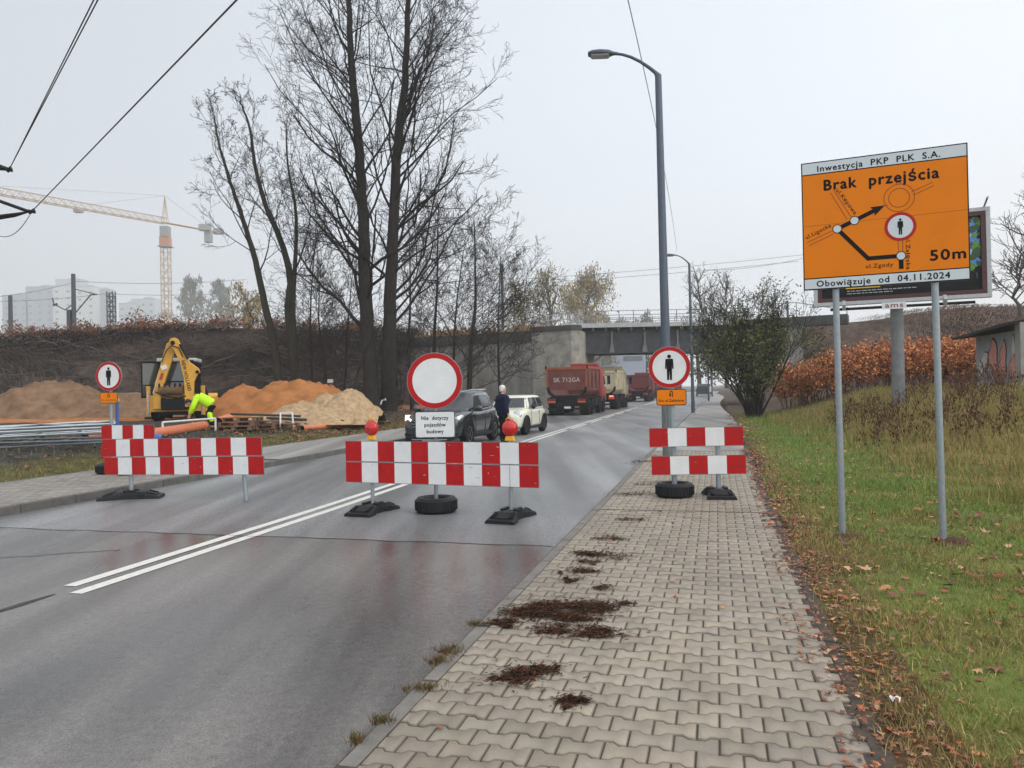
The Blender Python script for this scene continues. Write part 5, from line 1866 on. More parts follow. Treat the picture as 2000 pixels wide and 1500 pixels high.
for sx in (-1, 1):
    s1 = j.p((sx * .225, -.01, 1.40), .11, 3)
    e1_ = j.p((sx * .285, -.045, 1.12), .095, s1)
    j.p((sx * .262, .05 if sx > 0 else .015, .91), .062, e1_)
skin("jacket", j.v, j.e, j.r, M_NAVY, man)
j = Sk()
r0 = j.p((0, 0, .95), (.155, .118))
for sx in (-1, 1):
    j.chain([((sx * .098, 0, .84), .102), ((sx * .105, .02, .50), .076), ((sx * .11, -.005, .12), .062), ((sx * .11, .0, .07), .064)], r0)
skin("trousers", j.v, j.e, j.r, M_TROU, man)
for sx in (-1, 1):
    j = Sk()
    j.chain([((sx * .112, -.045, .05), (.042, .045)), ((sx * .113, .03, .055), (.045, .05)), ((sx * .115, .13, .04), (.045, .036)), ((sx * .117, .185, .035), (.03, .026))])
    skin("shoe", j.v, j.e, j.r, M_SHOE, man)

# the worker bending down beside the orange pipe
c = GT(403, 838)
zg = c.z
zg += 0
wk = thing("person", "worker in bright yellow jacket bending down beside the orange pipe", "person", (c.x, c.y, zg), radians(105))
k = Sk()
pel = k.p((0, -.18, .84), (.13, .11))
ch = k.chain([((0, -.02, .98), (.13, .11)), ((0, .20, 1.06), (.15, .11)), ((0, .34, 1.05), (.09, .08)), ((0, .42, 1.0), .055), ((0, .47, .95), .055)], pel)
for sx in (-1, 1):
    sh_ = k.p((sx * .18, .30, 1.0), .06, 3)
    el = k.p((sx * .22, .40, .72), .045, sh_)
    wr = k.p((sx * .15, .52, .50), .028, el)
    hand(k, (sx * .15, .52, .50), (-sx * .1, .2, -1), (-sx * .6, .8, 0), wr)
    hip = k.p((sx * .10, -.18, .78), .09, pel)
    kn_ = k.p((sx * .16, -.02 if sx > 0 else -.12, .44), .06, hip)
    an = k.p((sx * .18, -.18 if sx > 0 else -.3, .09), .042, kn_)
    k.p((sx * .19, -.05 if sx > 0 else -.17, .045), (.04, .03), an)
body = skin("body", k.v, k.e, k.r, M_SKIN, wk)
HM = Matrix.Translation((0, .53, .90)) @ Matrix.Rotation(radians(-70), 4, 'X')
join_into(body, head_mesh(wk, HM, M_SKIN, M_HAIRD, hair=False))
hr = MB(HM)
hr.loft([[(wx * cos(a), oy + wy * sin(a), z) for a in [2 * pi * q / 20 for q in range(20)]] for z, wx, wy, oy in ((-.06, .072, .06, -.045), (.0, .084, .080, -.034), (.05, .088, .095, -.022), (.1, .074, .09, -.016), (.135, .04, .05, -.016), (.143, .01, .01, -.016))], M_HAIRD)
hr.build("hair", wk, smooth=True)
j = Sk()
r0 = j.p((0, .0, .98), (.22, .21))
j.p((0, -.20, .82), (.21, .2), r0)
j.chain([((0, .20, 1.07), (.23, .2)), ((0, .33, 1.05), (.15, .13)), ((0, .39, 1.02), (.085, .085))], r0)
for sx in (-1, 1):
    s1 = j.p((sx * .195, .29, 1.0), .11, 3)
    e1_ = j.p((sx * .23, .40, .72), .09, s1)
    j.p((sx * .155, .51, .52), .055, e1_)
skin("jacket", j.v, j.e, j.r, M_HIVIS, wk)
j = Sk()
r0 = j.p((0, -.18, .84), (.15, .13))
for sx in (-1, 1):
    y1, y2 = (-.02, -.18) if sx > 0 else (-.12, -.3)
    j.chain([((sx * .105, -.18, .74), .105), ((sx * .16, y1, .44), .08), ((sx * .18, y2, .10), .066)], r0)
skin("trousers", j.v, j.e, j.r, M_TROU, wk)
j = Sk()
j.chain([((-.14, -.15, .62), .105), ((-.16, -.12, .44), .09), ((-.175, -.24, .22), .078)])
skin("legging", j.v, j.e, j.r, M_HIVIS, wk)
for sx in (-1, 1):
    y2 = -.18 if sx > 0 else -.3
    j = Sk()
    j.chain([((sx * .18, y2 - .04, .05), (.045, .05)), ((sx * .185, y2 + .06, .05), (.045, .05)), ((sx * .19, y2 + .17, .04), (.035, .03))])
    skin("boot", j.v, j.e, j.r, M_SHOE, wk)
# ================================================================== trees and plants
M_BARK = mat("bark_dark", srgb(48, 44, 40), .95, 0, .4, 4, .9, 14, stretch=(2.5, 2.5, .5), spec=.1)
M_BARKG = mat("bark_grey_green", srgb(58, 55, 46), .95, 0, .35, 4, .8, 14, stretch=(2.5, 2.5, .5), spec=.1)
M_TWIG = mat("twig_dark", srgb(40, 36, 34), .95, spec=.1)
M_TWIGH = mat("twig_hazy", srgb(104, 98, 92), .95)


class Tubes:
    """many tapering tubes gathered in numpy-friendly lists"""

    def __init__(self):
        self.v, self.f, self.c = [], [], []

    def add(self, pts, rad, n):
        o = len(self.v)
        for i, p in enumerate(pts):
            d = (pts[min(i + 1, len(pts) - 1)] - pts[max(0, i - 1)])
            d.normalize()
            a = d.cross(Vector((0, 0, 1)) if abs(d.z) < .9 else Vector((1, 0, 0)))
            a.normalize()
            b = d.cross(a)
            for k in range(n):
                w = 2 * pi * k / n
                q = p + (a * cos(w) + b * sin(w)) * rad[i]
                self.v.append((q.x, q.y, q.z))
        for i in range(len(pts) - 1):
            for k in range(n):
                k2 = (k + 1) % n
                self.f += [o + i * n + k, o + i * n + k2, o + (i + 1) * n + k2, o + (i + 1) * n + k]
                self.c.append(4)

    def build(self, name, parent, m):
        return link(name, fast_mesh(name, np.array(self.v), np.array(self.f), np.array(self.c), m, smooth=True), parent)


def perp(d, r):
    v = Vector((r.gauss(0, 1), r.gauss(0, 1), r.gauss(0, 1)))
    v -= d * v.dot(d)
    return v.normalized()


def grow(T, r, p, d, L, rad, lvl, prm, leaves=None):
    """one branch and what it carries; prm: up (bend upward), ang, kids per level, shrink"""
    ns = 5 if lvl <= 1 else 4 if lvl == 2 else 3
    pts, rads = [p.copy()], [rad]
    q, dd = p.copy(), d.copy()
    tip = rad * (.35 if lvl < prm['depth'] else .45)
    for i in range(ns):
        dd = (dd + Vector((0, 0, 1)) * prm['up'][min(lvl, len(prm['up']) - 1)] + Vector((r.gauss(0, 1), r.gauss(0, 1), r.gauss(0, 1))) * prm['wob']).normalized()
        q = q + dd * (L / ns)
        pts.append(q.copy())
        rads.append(max(prm['rmin'], rad + (tip - rad) * (i + 1) / ns))
    T.add(pts, rads, 5 if lvl <= 1 else 4 if lvl == 2 else 3)
    if leaves is not None and lvl >= prm['depth'] - 1:
        leaves.append((pts[-1], dd)); leaves.append((pts[-2], dd))
    if lvl >= prm['depth']:
        return
    n = prm['kids'][lvl]
    n = max(1, int(n * r.uniform(.75, 1.25)))
    for i in range(n):
        k = prm['from'] + (1 - prm['from']) * (i + r.random()) / n
        j = min(ns - 1, int(k * ns))
        f_ = k * ns - j
        bp = pts[j].lerp(pts[j + 1], f_)
        bd = (pts[j + 1] - pts[j]).normalized()
        a = radians(r.gauss(prm['ang'][min(lvl, len(prm['ang']) - 1)], 9))
        nd = (bd * cos(a) + perp(bd, r) * sin(a)).normalized()
        br_ = max(prm['rmin'], (rads[j] + (rads[j + 1] - rads[j]) * f_) * r.uniform(.45, .65))
        grow(T, r, bp, nd, L * prm['shrink'] * r.uniform(.7, 1.2) * (1.1 - .5 * k), br_, lvl + 1, prm, leaves)


PRM = dict(depth=4, kids=[7, 7, 6, 4], ang=[40, 42, 44, 44], up=[.10, .16, .09, .06], wob=.16, shrink=.5, rmin=.0085)
PRM['from'] = .22


def tree(name, label, base, trunk, rad, seed, limbs, limb_len, prm=PRM, mt=None, mc=None, group="bare trees beside the building site", start=.28, ang=52, droop=0., side=None):
    """trunk: list of points relative to the base; limbs spring from it all the way up"""
    r = random.Random(seed)
    o = thing(name, label, "tree", base, 0, group)
    tp = [Vector(p) for p in trunk]
    # smooth the trunk line
    fine = []
    for i in range(len(tp) - 1):
        p0, p1, p2, p3 = tp[max(0, i - 1)], tp[i], tp[i + 1], tp[min(len(tp) - 1, i + 2)]
        for k in range(5):
            t = k / 5
            fine.append(.5 * ((2 * p1) + (p2 - p0) * t + (2 * p0 - 5 * p1 + 4 * p2 - p3) * t * t + (3 * p1 - p0 - 3 * p2 + p3) * t ** 3))
    fine.append(tp[-1])
    n = len(fine)
    rads = [rad * (1 - .86 * (i / (n - 1)) ** 1.05) * (1 + .55 * math.exp(-i * 1.1)) for i in range(n)]
    T = Tubes()
    T.add([q + Vector((r.gauss(0, 1), r.gauss(0, 1), 0)) * rad * .05 for q in fine], rads, 10)
    T.build("trunk", o, mt or M_BARK)
    C = Tubes()
    for i in range(limbs):
        k = start + (1 - start) * ((i + r.random()) / limbs) ** .9
        j = min(n - 2, int(k * (n - 1)))
        f_ = k * (n - 1) - j
        p = fine[j].lerp(fine[j + 1], f_)
        bd = (fine[j + 1] - fine[j]).normalized()
        az = i * 2.399 + r.uniform(-.5, .5)
        if side is not None and r.random() < .45:
            az = side + r.uniform(-.9, .9)
        out = Vector((cos(az), sin(az), 0))
        a = radians(r.gauss(ang * (1.15 - .45 * k), 8))
        d = (bd * cos(a) + out * sin(a)).normalized()
        LL = limb_len * (1.0 - .55 * abs(k - .45) - .35 * k) * r.uniform(.7, 1.2)
        grow(C, r, p, d, LL, max(.018, rads[j] * r.uniform(.17, .32)), 1, prm)
    C.build("crown", o, mc or M_TWIG)
    return o


def rel(u, v, y, base):
    q = P(u, v, y)
    return q - base


# the tall pair
yb = 41.
b0 = P(727, 806, yb); b0.z = float(H(b0.x, b0.y)) - .1
tree("bare_tree", "tall bare tree with straight dark trunk, left one of the tall pair", b0, [(0, 0, 0), rel(721, 700, yb, b0), rel(713, 560, yb, b0), rel(709, 430, yb, b0), rel(702, 300, yb, b0), rel(690, 170, yb, b0), rel(683, 60, yb, b0), rel(678, -120, yb, b0), rel(676, -300, yb, b0)], .43, 5, 56, 8.4, ang=48, start=.17, side=pi)
b1 = P(757, 800, yb + .8); b1.z = float(H(b1.x, b1.y)) - .1
tree("bare_tree", "tall bare tree forking high up, right one of the tall pair", b1, [(0, 0, 0), rel(759, 700, yb, b1), rel(764, 560, yb, b1), rel(769, 430, yb, b1), rel(776, 290, yb, b1), rel(790, 170, yb, b1), rel(796, 60, yb, b1), rel(800, -120, yb, b1), rel(806, -280, yb, b1)], .41, 9, 56, 8.6, ang=48, start=.17, side=0.)
# fork limbs of the pair (second leaders)
PRM2 = dict(PRM, kids=[7, 6, 5, 4])
PL_ = dict(PRM, kids=[6, 6, 5, 4], shrink=.52)
# leaning trees left of it
y2 = 44.
b2 = P(549, 745, y2); b2.z = float(H(b2.x, b2.y)) - .2
tree("bare_tree", "slender bare tree leaning left above the sand heap", b2, [(0, 0, 0), rel(535, 670, y2, b2), rel(516, 590, y2, b2), rel(499, 510, y2, b2), rel(478, 440, y2, b2), rel(455, 370, y2, b2), rel(430, 290, y2, b2), rel(418, 225, y2, b2)], .25, 24, 15, 4.9, PL_, mt=M_BARKG, ang=46, start=.36)
b3 = P(580, 745, y2 + 1); b3.z = float(H(b3.x, b3.y)) - .2
tree("bare_tree", "crooked bare tree with drooping twigs between the leaning tree and the tall pair", b3, [(0, 0, 0), rel(572, 680, y2, b3), rel(564, 610, y2, b3), rel(566, 540, y2, b3), rel(548, 470, y2, b3), rel(518, 400, y2, b3), rel(498, 320, y2, b3), rel(488, 250, y2, b3), rel(470, 200, y2, b3)], .28, 33, 15, 4.8, PL_, mt=M_BARKG, ang=46, start=.34)
b4 = P(583, 745, y2 + 1.4); b4.z = float(H(b4.x, b4.y)) - .2
tree("bare_tree", "upright bare tree close behind the crooked tree", b4, [(0, 0, 0), rel(576, 680, y2, b4), rel(572, 600, y2, b4), rel(577, 500, y2, b4), rel(578, 410, y2, b4), rel(563, 330, y2, b4), rel(558, 240, y2, b4)], .20, 35, 13, 4.6, PL_, mt=M_BARKG, ang=46, start=.42)
# young trees around the pair
PY = dict(depth=4, kids=[7, 6, 5, 3], ang=[36, 38, 42, 42], up=[.07, .07, .05, .04], wob=.14, shrink=.55, rmin=.009)
PY['from'] = .15
k = 0
for u, vb, vt, y, bend, rad, lbl in ((608, 760, 470, 46, 8, .11, "thin bare tree just left of the tall pair"), (634, 770, 500, 47, -6, .10, "thin bare tree with low branches between crooked tree and tall pair"), (668, 775, 520, 46, 22, .10, "thin leaning bare tree touching the tall pair"),
                                (806, 780, 420, 45, -8, .12, "thin bare tree just right of the tall pair"), (852, 770, 400, 46, 4, .15, "dark straight bare tree above the big no entry sign"), (884, 770, 470, 47, 24, .12, "bare tree with slanting stem right of the no entry sign"),
                                (916, 775, 430, 46, 10, .19, "bushy bare tree with mossy trunk in front of the concrete wall"), (978, 775, 500, 49, 0, .11, "thin upright bare tree against the pale wall above the man")):
    bq = P(u, vb, y); bq.z = float(H(bq.x, bq.y)) - .15
    top = rel(u + bend, vt, y, bq)
    tree("bare_tree", lbl, bq, [(0, 0, 0), top * .3 + Vector((rnd.uniform(-.2, .2), 0, 0)), top * .6 + Vector((rnd.uniform(-.3, .3), 0, 0)), top], rad, 50 + k, 26, 6.2 if rad > .18 else 4.4, PY, M_BARK, mat("twig_brown", srgb(62, 55, 49), .95, spec=.1), ang=58, start=.16, side=(0. if u > 880 else None))
    k += 1
# leaning stump-like stem in front of the gravel
bq = P(683, 832, 35.5); bq.z = float(H(bq.x, bq.y)) - .1
o = thing("tree_stem", "short leaning dark stem in front of the gravel heap", "tree", bq)
T = Tubes(); T.add([Vector((0, 0, 0)), rel(686, 800, 35.5, bq), rel(692, 765, 35.5, bq), rel(697, 735, 35.5, bq)], [.16, .13, .11, .06], 10)
T.build("trunk", o, M_BARK)
T = Tubes(); grow(T, random.Random(4), rel(697, 735, 35.5, bq), Vector((.3, 0, 1)).normalized(), 2.2, .05, 2, PY); T.build("crown", o, M_TWIG)


# hazy trees far off: same kind of growth, leaf specks for the yellowish willows
def leaf_specks(name, parent, pts, n, spread, size, cols, m, droop=0., seed=1):
    r = np.random.default_rng(seed)
    pts = np.array([tuple(p) for p in pts])
    c = pts[r.integers(0, len(pts), n)] + r.normal(0, spread, (n, 3)) * np.array([1, 1, 1])
    if droop:
        c[:, 2] -= r.random(n) ** 1.5 * droop
    a = r.normal(0, 1, (n, 3)); a /= np.linalg.norm(a, axis=1)[:, None]
    if droop:
        a = a * .35 + np.array([0, 0, -1]); a /= np.linalg.norm(a, axis=1)[:, None]
    b = np.cross(a, r.normal(0, 1, (n, 3))); b /= np.linalg.norm(b, axis=1)[:, None]
    s = size * r.uniform(.5, 1.4, (n, 1))
    v = np.stack([c - a * s, c + b * s * .45, c + a * s, c - b * s * .45], 1).reshape(-1, 3)
    col = np.array(cols)[r.integers(0, len(cols), n)] * r.uniform(.75, 1.25, (n, 1))
    return link(name, fast_mesh(name, v, np.arange(4 * n), np.full(n, 4), m, col), parent)


M_LEAF = mat("leaf_specks", (.1, .1, .1), .7, 0, .15, 5, attr=True, spec=.15)
M_TWIGF = mat("twig_far", srgb(80, 74, 66), .95, spec=.1)
PW = dict(depth=3, kids=[6, 6, 5], ang=[36, 40, 45], up=[.12, .02, -.12, -.2], wob=.12, shrink=.6, rmin=.02)
PW['from'] = .2


def far_tree(name, label, u, vt, y, zb, rad, seed, limbs, LL, leaf=None, nleaf=0, group="hazy trees beyond the embankment", up=None, size=.16, drop=1.2):
    q = P(u, vt, y)
    base = Vector((q.x, y, zb))
    r = random.Random(seed)
    o = thing(name, label, "tree", base, 0, group)
    h = q.z - zb
    tr_ = [Vector((r.uniform(-.3, .3) * i, r.uniform(-.3, .3) * i, h * i / 5)) for i in range(6)]
    T = Tubes(); T.add(tr_, [rad * (1 - .8 * i / 5) for i in range(6)], 7); T.build("trunk", o, M_TWIGF)
    C, lv = Tubes(), []
    prm = dict(PW, up=up) if up else PW
    for i in range(limbs):
        k = .2 + .8 * (i + r.random()) / limbs
        j = min(4, int(k * 5))
        p = tr_[j].lerp(tr_[j + 1], k * 5 - j)
        az = i * 2.399
        a = radians(r.gauss(50 * (1.2 - .6 * k), 8))
        d = Vector((cos(az) * sin(a), sin(az) * sin(a), cos(a)))
        grow(C, r, p, d, LL * (1.1 - .6 * k) * r.uniform(.7, 1.2), rad * .35, 1, prm, lv)
    C.build("crown", o, M_TWIGF)
    if leaf:
        leaf_specks("foliage", o, [p for p, d in lv], nleaf, .5, size, leaf, M_LEAF, drop, seed)
    return o


YW = [srgb(150, 132, 84), srgb(164, 140, 90), srgb(128, 116, 78)]
GR = [srgb(112, 112, 82), srgb(96, 100, 80), srgb(126, 120, 88)]
far_tree("willow_tree", "round yellowish weeping willow behind the bridge railing", 1150, 550, 165, 1, .6, 3, 24, 8.4, YW, 9000, size=.26, drop=2.2)
far_tree("willow_tree", "pale thin willow behind the bridge left of the round yellow one", 1066, 545, 145, 1, .5, 4, 20, 6.6, YW + GR, 2600, size=.24, drop=2.)
far_tree("willow_tree", "low pale yellowish tree behind the wing wall", 1020, 575, 140, 1, .5, 14, 18, 6.2, YW + GR, 2600, size=.24, drop=2.)
far_tree("hazy_tree", "grey round tree left of a pair beyond the embankment by the tower crane", 368, 566, 420, 1, 1.3, 5, 24, 16, GR, 5000, up=[.12, .08, .05, .0], drop=2., size=.65)
far_tree("hazy_tree", "grey round tree right of a pair beyond the embankment by the tower crane", 432, 570, 430, 1, 1.3, 6, 24, 16, GR, 5000, up=[.12, .08, .05, .0], drop=2., size=.65)
far_tree("hazy_tree", "low yellowish tree on the embankment behind the leaning trees", 505, 585, 100, 3, .3, 7, 18, 4.6, YW, 2400, size=.2)
far_tree("hazy_tree", "thin bare tree behind the bridge between the two street lamps", 1362, 540, 150, 1, .45, 8, 18, 6.6, None, 0, up=[.12, .1, .08, .05])
far_tree("hazy_tree", "thin bare tree seen above the green shrub", 1415, 560, 145, 1, .45, 12, 18, 6.4, None, 0, up=[.12, .1, .08, .05])
far_tree("hazy_tree", "grey tree under the bridge at the end of the road", 1228, 650, 190, 0, .4, 15, 18, 6.0, GR, 3200, up=[.1, .06, .03, 0], size=.3)
far_tree("hazy_tree", "tall grey tree under the bridge right of the first one", 1262, 640, 185, 0, .4, 16, 18, 6.0, GR, 3200, up=[.1, .06, .03, 0], size=.3)
far_tree("hazy_tree", "grey tree beyond the bridge beside the second street lamp", 1385, 655, 150, 0, .3, 17, 18, 5.0, GR, 2600, up=[.1, .06, .03, 0], size=.3)
far_tree("bare_tree", "bare tree at the right edge of the view above the shed", 2035, 350, 62, 5.5, .26, 18, 20, 5.6, None, 0, "bare trees on the right embankment", up=[.1, .08, .06, .04])
far_tree("bare_tree", "small bare tree low on the right embankment", 1990, 520, 56, 6.2, .16, 19, 14, 2.8, None, 0, "bare trees on the right embankment", up=[.1, .08, .06, .04])

# --- the green shrub by the pavement
q = G(1472, 803, .33)
zs_ = float(H(q.x, q.y))
sh_o = thing("green_shrub", "large many stemmed shrub with sparse dark green leaves beside the right pavement", "shrub", (q.x, q.y, zs_))
PS = dict(depth=3, kids=[7, 6, 4], ang=[26, 32, 38], up=[.16, .12, .08, .05], wob=.12, shrink=.5, rmin=.008)
PS['from'] = .25
r = random.Random(8)
T, lv = Tubes(), []
for i in range(34):
    az = i * 2.399
    a = radians(r.uniform(2, 33))
    d = Vector((cos(az) * sin(a), sin(az) * sin(a), cos(a)))
    grow(T, r, Vector((cos(az) * .3 * r.random(), sin(az) * .3 * r.random(), -.1)), d, r.uniform(3.4, 6.2) * (1 - .35 * a), .05, 0, PS, lv)
T.build("stem", sh_o, M_BARK)
lo = [p for p, d in lv if p.z < 3.9]
hi = [p for p, d in lv if p.z >= 3.6]
GL = [srgb(80, 88, 56), srgb(98, 102, 64), srgb(64, 72, 46), srgb(116, 112, 72)]
leaf_specks("foliage", sh_o, lo, 17000, .24, .075, GL, M_LEAF, 0, 3)
leaf_specks("foliage", sh_o, hi, 5000, .14, .06, GL + [srgb(104, 98, 60)], M_LEAF, 0, 4)

# --- rust coloured knotweed thicket in front of the right embankment: reads as one mass
r = np.random.default_rng(4)
T = Tubes()
rr = random.Random(5)
lp, lc = [], []
KN = [srgb(204, 126, 72), srgb(176, 102, 58), srgb(214, 144, 88), srgb(140, 80, 48), srgb(222, 160, 106), srgb(120, 72, 48)]
for i in range(680):
    a = rr.random()
    x = 14.6 + a * 15.5
    y = 41 - a * 11.5 + rr.uniform(-2.4, 2.4)
    if TS(x, y)[0] < 3.4: continue
    z = float(H(x, y))
    h = rr.uniform(1.5, 2.5)
    d = Vector((rr.gauss(0, .16), rr.gauss(0, .16), 1)).normalized()
    p = [Vector((x, y, z))]
    for k in range(4):
        d = (d + Vector((rr.gauss(0, .1), rr.gauss(0, .1), -.02))).normalized()
        p.append(p[-1] + d * h / 4)
    T.add(p, [.016, .014, .012, .01, .006], 3)
    for k in range(60):
        t = 1.25 + 2.75 * rr.random() ** .6
        j = min(3, int(t))
        lp.append(p[j].lerp(p[j + 1], t - j))
kt = thing("knotweed_thicket", "rust orange thicket of withered knotweed behind the billboard column", "thicket")
kt["kind"] = "stuff"
T.build("stem", kt, mat("knotweed_stem", srgb(84, 52, 40), .9))
f1 = leaf_specks("foliage", kt, lp, 52000, .17, .08, KN, M_LEAF, 0, 6)


def blades(name, xyz, h, w, lean, cols, m, seed=0, parent=None):
    """grass: every blade two bent faces"""
    r = np.random.default_rng(seed)
    n = len(xyz)
    az = r.random(n) * 2 * pi
    la = r.random(n) * 2 * pi
    side = np.stack([np.cos(az), np.sin(az), np.zeros(n)], 1) * w[:, None] * .5
    ld = np.stack([np.cos(la), np.sin(la), np.zeros(n)], 1)
    up = np.array([0, 0, 1.])
    mid = xyz + up * (h * .55)[:, None] + ld * (h * lean * .35)[:, None]
    tip = xyz + up * (h * np.sqrt(np.clip(1 - (lean * .8) ** 2, .05, 1)))[:, None] + ld * (h * lean)[:, None]
    v = np.stack([xyz - side, xyz + side, mid - side * .75, mid + side * .75, tip], 1).reshape(-1, 3)
    o = (np.arange(n) * 5)[:, None]
    f = np.concatenate([o + 0, o + 1, o + 3, o + 2, o + 2, o + 3, o + 4], 1).ravel()
    c = np.tile([4, 3], n)
    return link(name, fast_mesh(name, v, f, c, m, np.repeat(cols, 2, axis=0)), parent)


def scatter(n, t0, t1, s0, s1, seed, dens=None):
    r = np.random.default_rng(seed)
    t, s = r.uniform(t0, t1, n), r.uniform(s0, s1, n)
    if dens is not None:
        k = r.random(n) < dens(t, s)
        t, s = t[k], s[k]
    x, y = t * CT + s * ST, -t * ST + s * CT
    return t, s, x, y, H(x, y) + .05 * np.sin(x * 1.7 + 1.3 * np.sin(y * 1.1)) * np.cos(y * 1.3) * ss(1.2, 3, t) - .012


def patch(t, s, a=1., b=0.):
    return .5 + .25 * np.sin(t * 2.3 * a + 1.9 * np.sin(s * 1.1 * a + b)) + .25 * np.sin(s * 1.7 * a + t * .9 * a + b * 2)


M_GRASS = mat("grass_blades", (.1, .1, .1), .6, 0, 0, attr=True, spec=.2)


def grass_cols(t, s, r, dry):
    g = np.array([srgb(108, 134, 58), srgb(124, 148, 66), srgb(90, 116, 50), srgb(138, 148, 80)])[r.integers(0, 4, len(t))]
    d = np.array([srgb(160, 138, 86), srgb(140, 114, 70), srgb(178, 158, 104), srgb(134, 126, 70)])[r.integers(0, 4, len(t))]
    k = (r.random(len(t)) < dry)[:, None]
    return np.where(k, d, g) * r.uniform(.75, 1.2, (len(t), 1))


# lawn: short and green near the pavement, fading into leaf litter at its edge
XY, HH, WW, LE, CC = [], [], [], [], []
r = np.random.default_rng(77)
for n, t0, t1, s0, s1, hb, wb in ((150000, .66, 6, 1.2, 8, .045, .0040), (120000, .7, 7.5, 8, 15, .05, .006), (70000, .8, 11, 15, 30, .07, .010), (22000, .8, 15, 30, 44, .14, .016)):
    t, s, x, y, z = scatter(n, t0, t1, s0, s1, int(s1), lambda t, s: np.clip(.16 + .95 * ss(.65, 1.35, t + .5 * (patch(t, s) - .5)), 0, 1) * (.55 + .45 * ss(.18, .5, patch(t, s, 1.9, 3))))
    XY.append(np.stack([x, y, z], 1))
    tall = ss(2.9, 5.2, t + .9 * (patch(t, s, .8, 1) - .5)) * ss(6.5, 11, s)
    h = hb * r.uniform(.5, 1.5, len(t)) * (1 + .6 * patch(t, s, 1.5, 2))
    HH.append(h)
    WW.append(wb * r.uniform(.7, 1.3, len(t)))
    LE.append(r.uniform(.25, 1.15, len(t)))
    CC.append(grass_cols(t, s, r, .20 + .14 * (1 - ss(7, 11, s)) + .45 * (1 - ss(.8, 1.8, t)) + .5 * tall + .40 * ss(.45, .8, patch(t, s, 1.6, 5)) - .22 * ss(8, 14, s) * (1 - ss(2.5, 4.5, t))))
tag(blades("grass", np.concatenate(XY), np.concatenate(HH), np.concatenate(WW), np.concatenate(LE), np.concatenate(CC), M_GRASS, 1), "short green lawn with fallen leaves beside the right pavement", "grass", kind='stuff')

# tall dry grass farther right
XY, HH, WW, LE, CC = [], [], [], [], []
for n, t0, t1, s0, s1, hb, wb in ((70000, 2.6, 10, 5.5, 13, .24, .006), (60000, 2.4, 14, 13, 24, .25, .009), (40000, 2.2, 18, 24, 38, .30, .014)):
    t, s, x, y, z = scatter(n, t0, t1, s0, s1, int(s1) + 3, lambda t, s: ss(2.6, 5.2, t + 1.4 * (patch(t, s, .8, 1) - .5) + .06 * (s - 9)) * (.2 + .8 * ss(.3, .6, patch(t, s, 1.7, 7))))
    XY.append(np.stack([x, y, z], 1))
    HH.append(hb * r.uniform(.4, 1.3, len(t)) * (.6 + .8 * patch(t, s, 1.1, 4)))
    WW.append(wb * r.uniform(.7, 1.3, len(t)))
    LE.append(r.uniform(.2, .8, len(t)))
    CC.append(grass_cols(t, s, r, np.clip(.55 + .3 * ss(10, 16, s) + .3 * (patch(t, s, 1.3, 9) - .5), 0, .95)))
tag(blades("tall_grass", np.concatenate(XY), np.concatenate(HH), np.concatenate(WW), np.concatenate(LE), np.concatenate(CC), M_GRASS, 2), "tall dry yellowish grass on the rise behind the diversion board", "grass", kind='stuff')

# brown seed-head weeds below the thicket
T, lp = Tubes(), []
rr = random.Random(9)
for i in range(420):
    t, s = rr.uniform(3.2, 11), rr.uniform(17, 27)
    if rr.random() > .25 + .75 * patch(t, s, .8, 6): continue
    q = W(t, s); z = float(H(q.x, q.y))
    p, d = [Vector((q.x, q.y, z))], Vector((rr.gauss(0, .2), rr.gauss(0, .2), 1)).normalized()
    h = rr.uniform(.4, .9)
    for k in range(3):
        d = (d + Vector((rr.gauss(0, .12), rr.gauss(0, .12), 0))).normalized()
        p.append(p[-1] + d * h / 3)
    T.add(p, [.009, .008, .007, .005], 3)
    for k in range(3):
        e = p[2].lerp(p[3], rr.random())
        T.add([e, e + Vector((rr.gauss(0, .1), rr.gauss(0, .1), rr.uniform(.1, .25)))], [.006, .012], 3)
    lp += [p[3], p[3].lerp(p[2], .4), p[2]]
wd = thing("weeds", "brown withered weeds with seed heads below the rust thicket", "weeds")
wd["kind"] = "stuff"
T.build("stem", wd, mat("weed_stem", srgb(92, 66, 48), .9))
leaf_specks("seed_head", wd, lp, 6000, .07, .035, [srgb(84, 54, 40), srgb(104, 70, 50), srgb(66, 46, 36)], M_LEAF, .1, 7)

# left verge grass
t, s, x, y, z = scatter(34000, -19, -12.9, 9, 40, 5, lambda t, s: np.clip(.2 + .8 * ss(-16.5, -14, t) * patch(t, s, 1.2, 2), 0, 1))
dry = np.full(len(t), .6)
tag(blades("verge_grass", np.stack([x, y, z], 1), .12 * r.uniform(.4, 1.4, len(t)), np.full(len(t), .014), r.uniform(.2, .8, len(t)), grass_cols(t, s, r, dry) * .68, M_GRASS, 3), "thin worn grass on the verge between left pavement and site", "grass", kind='stuff')


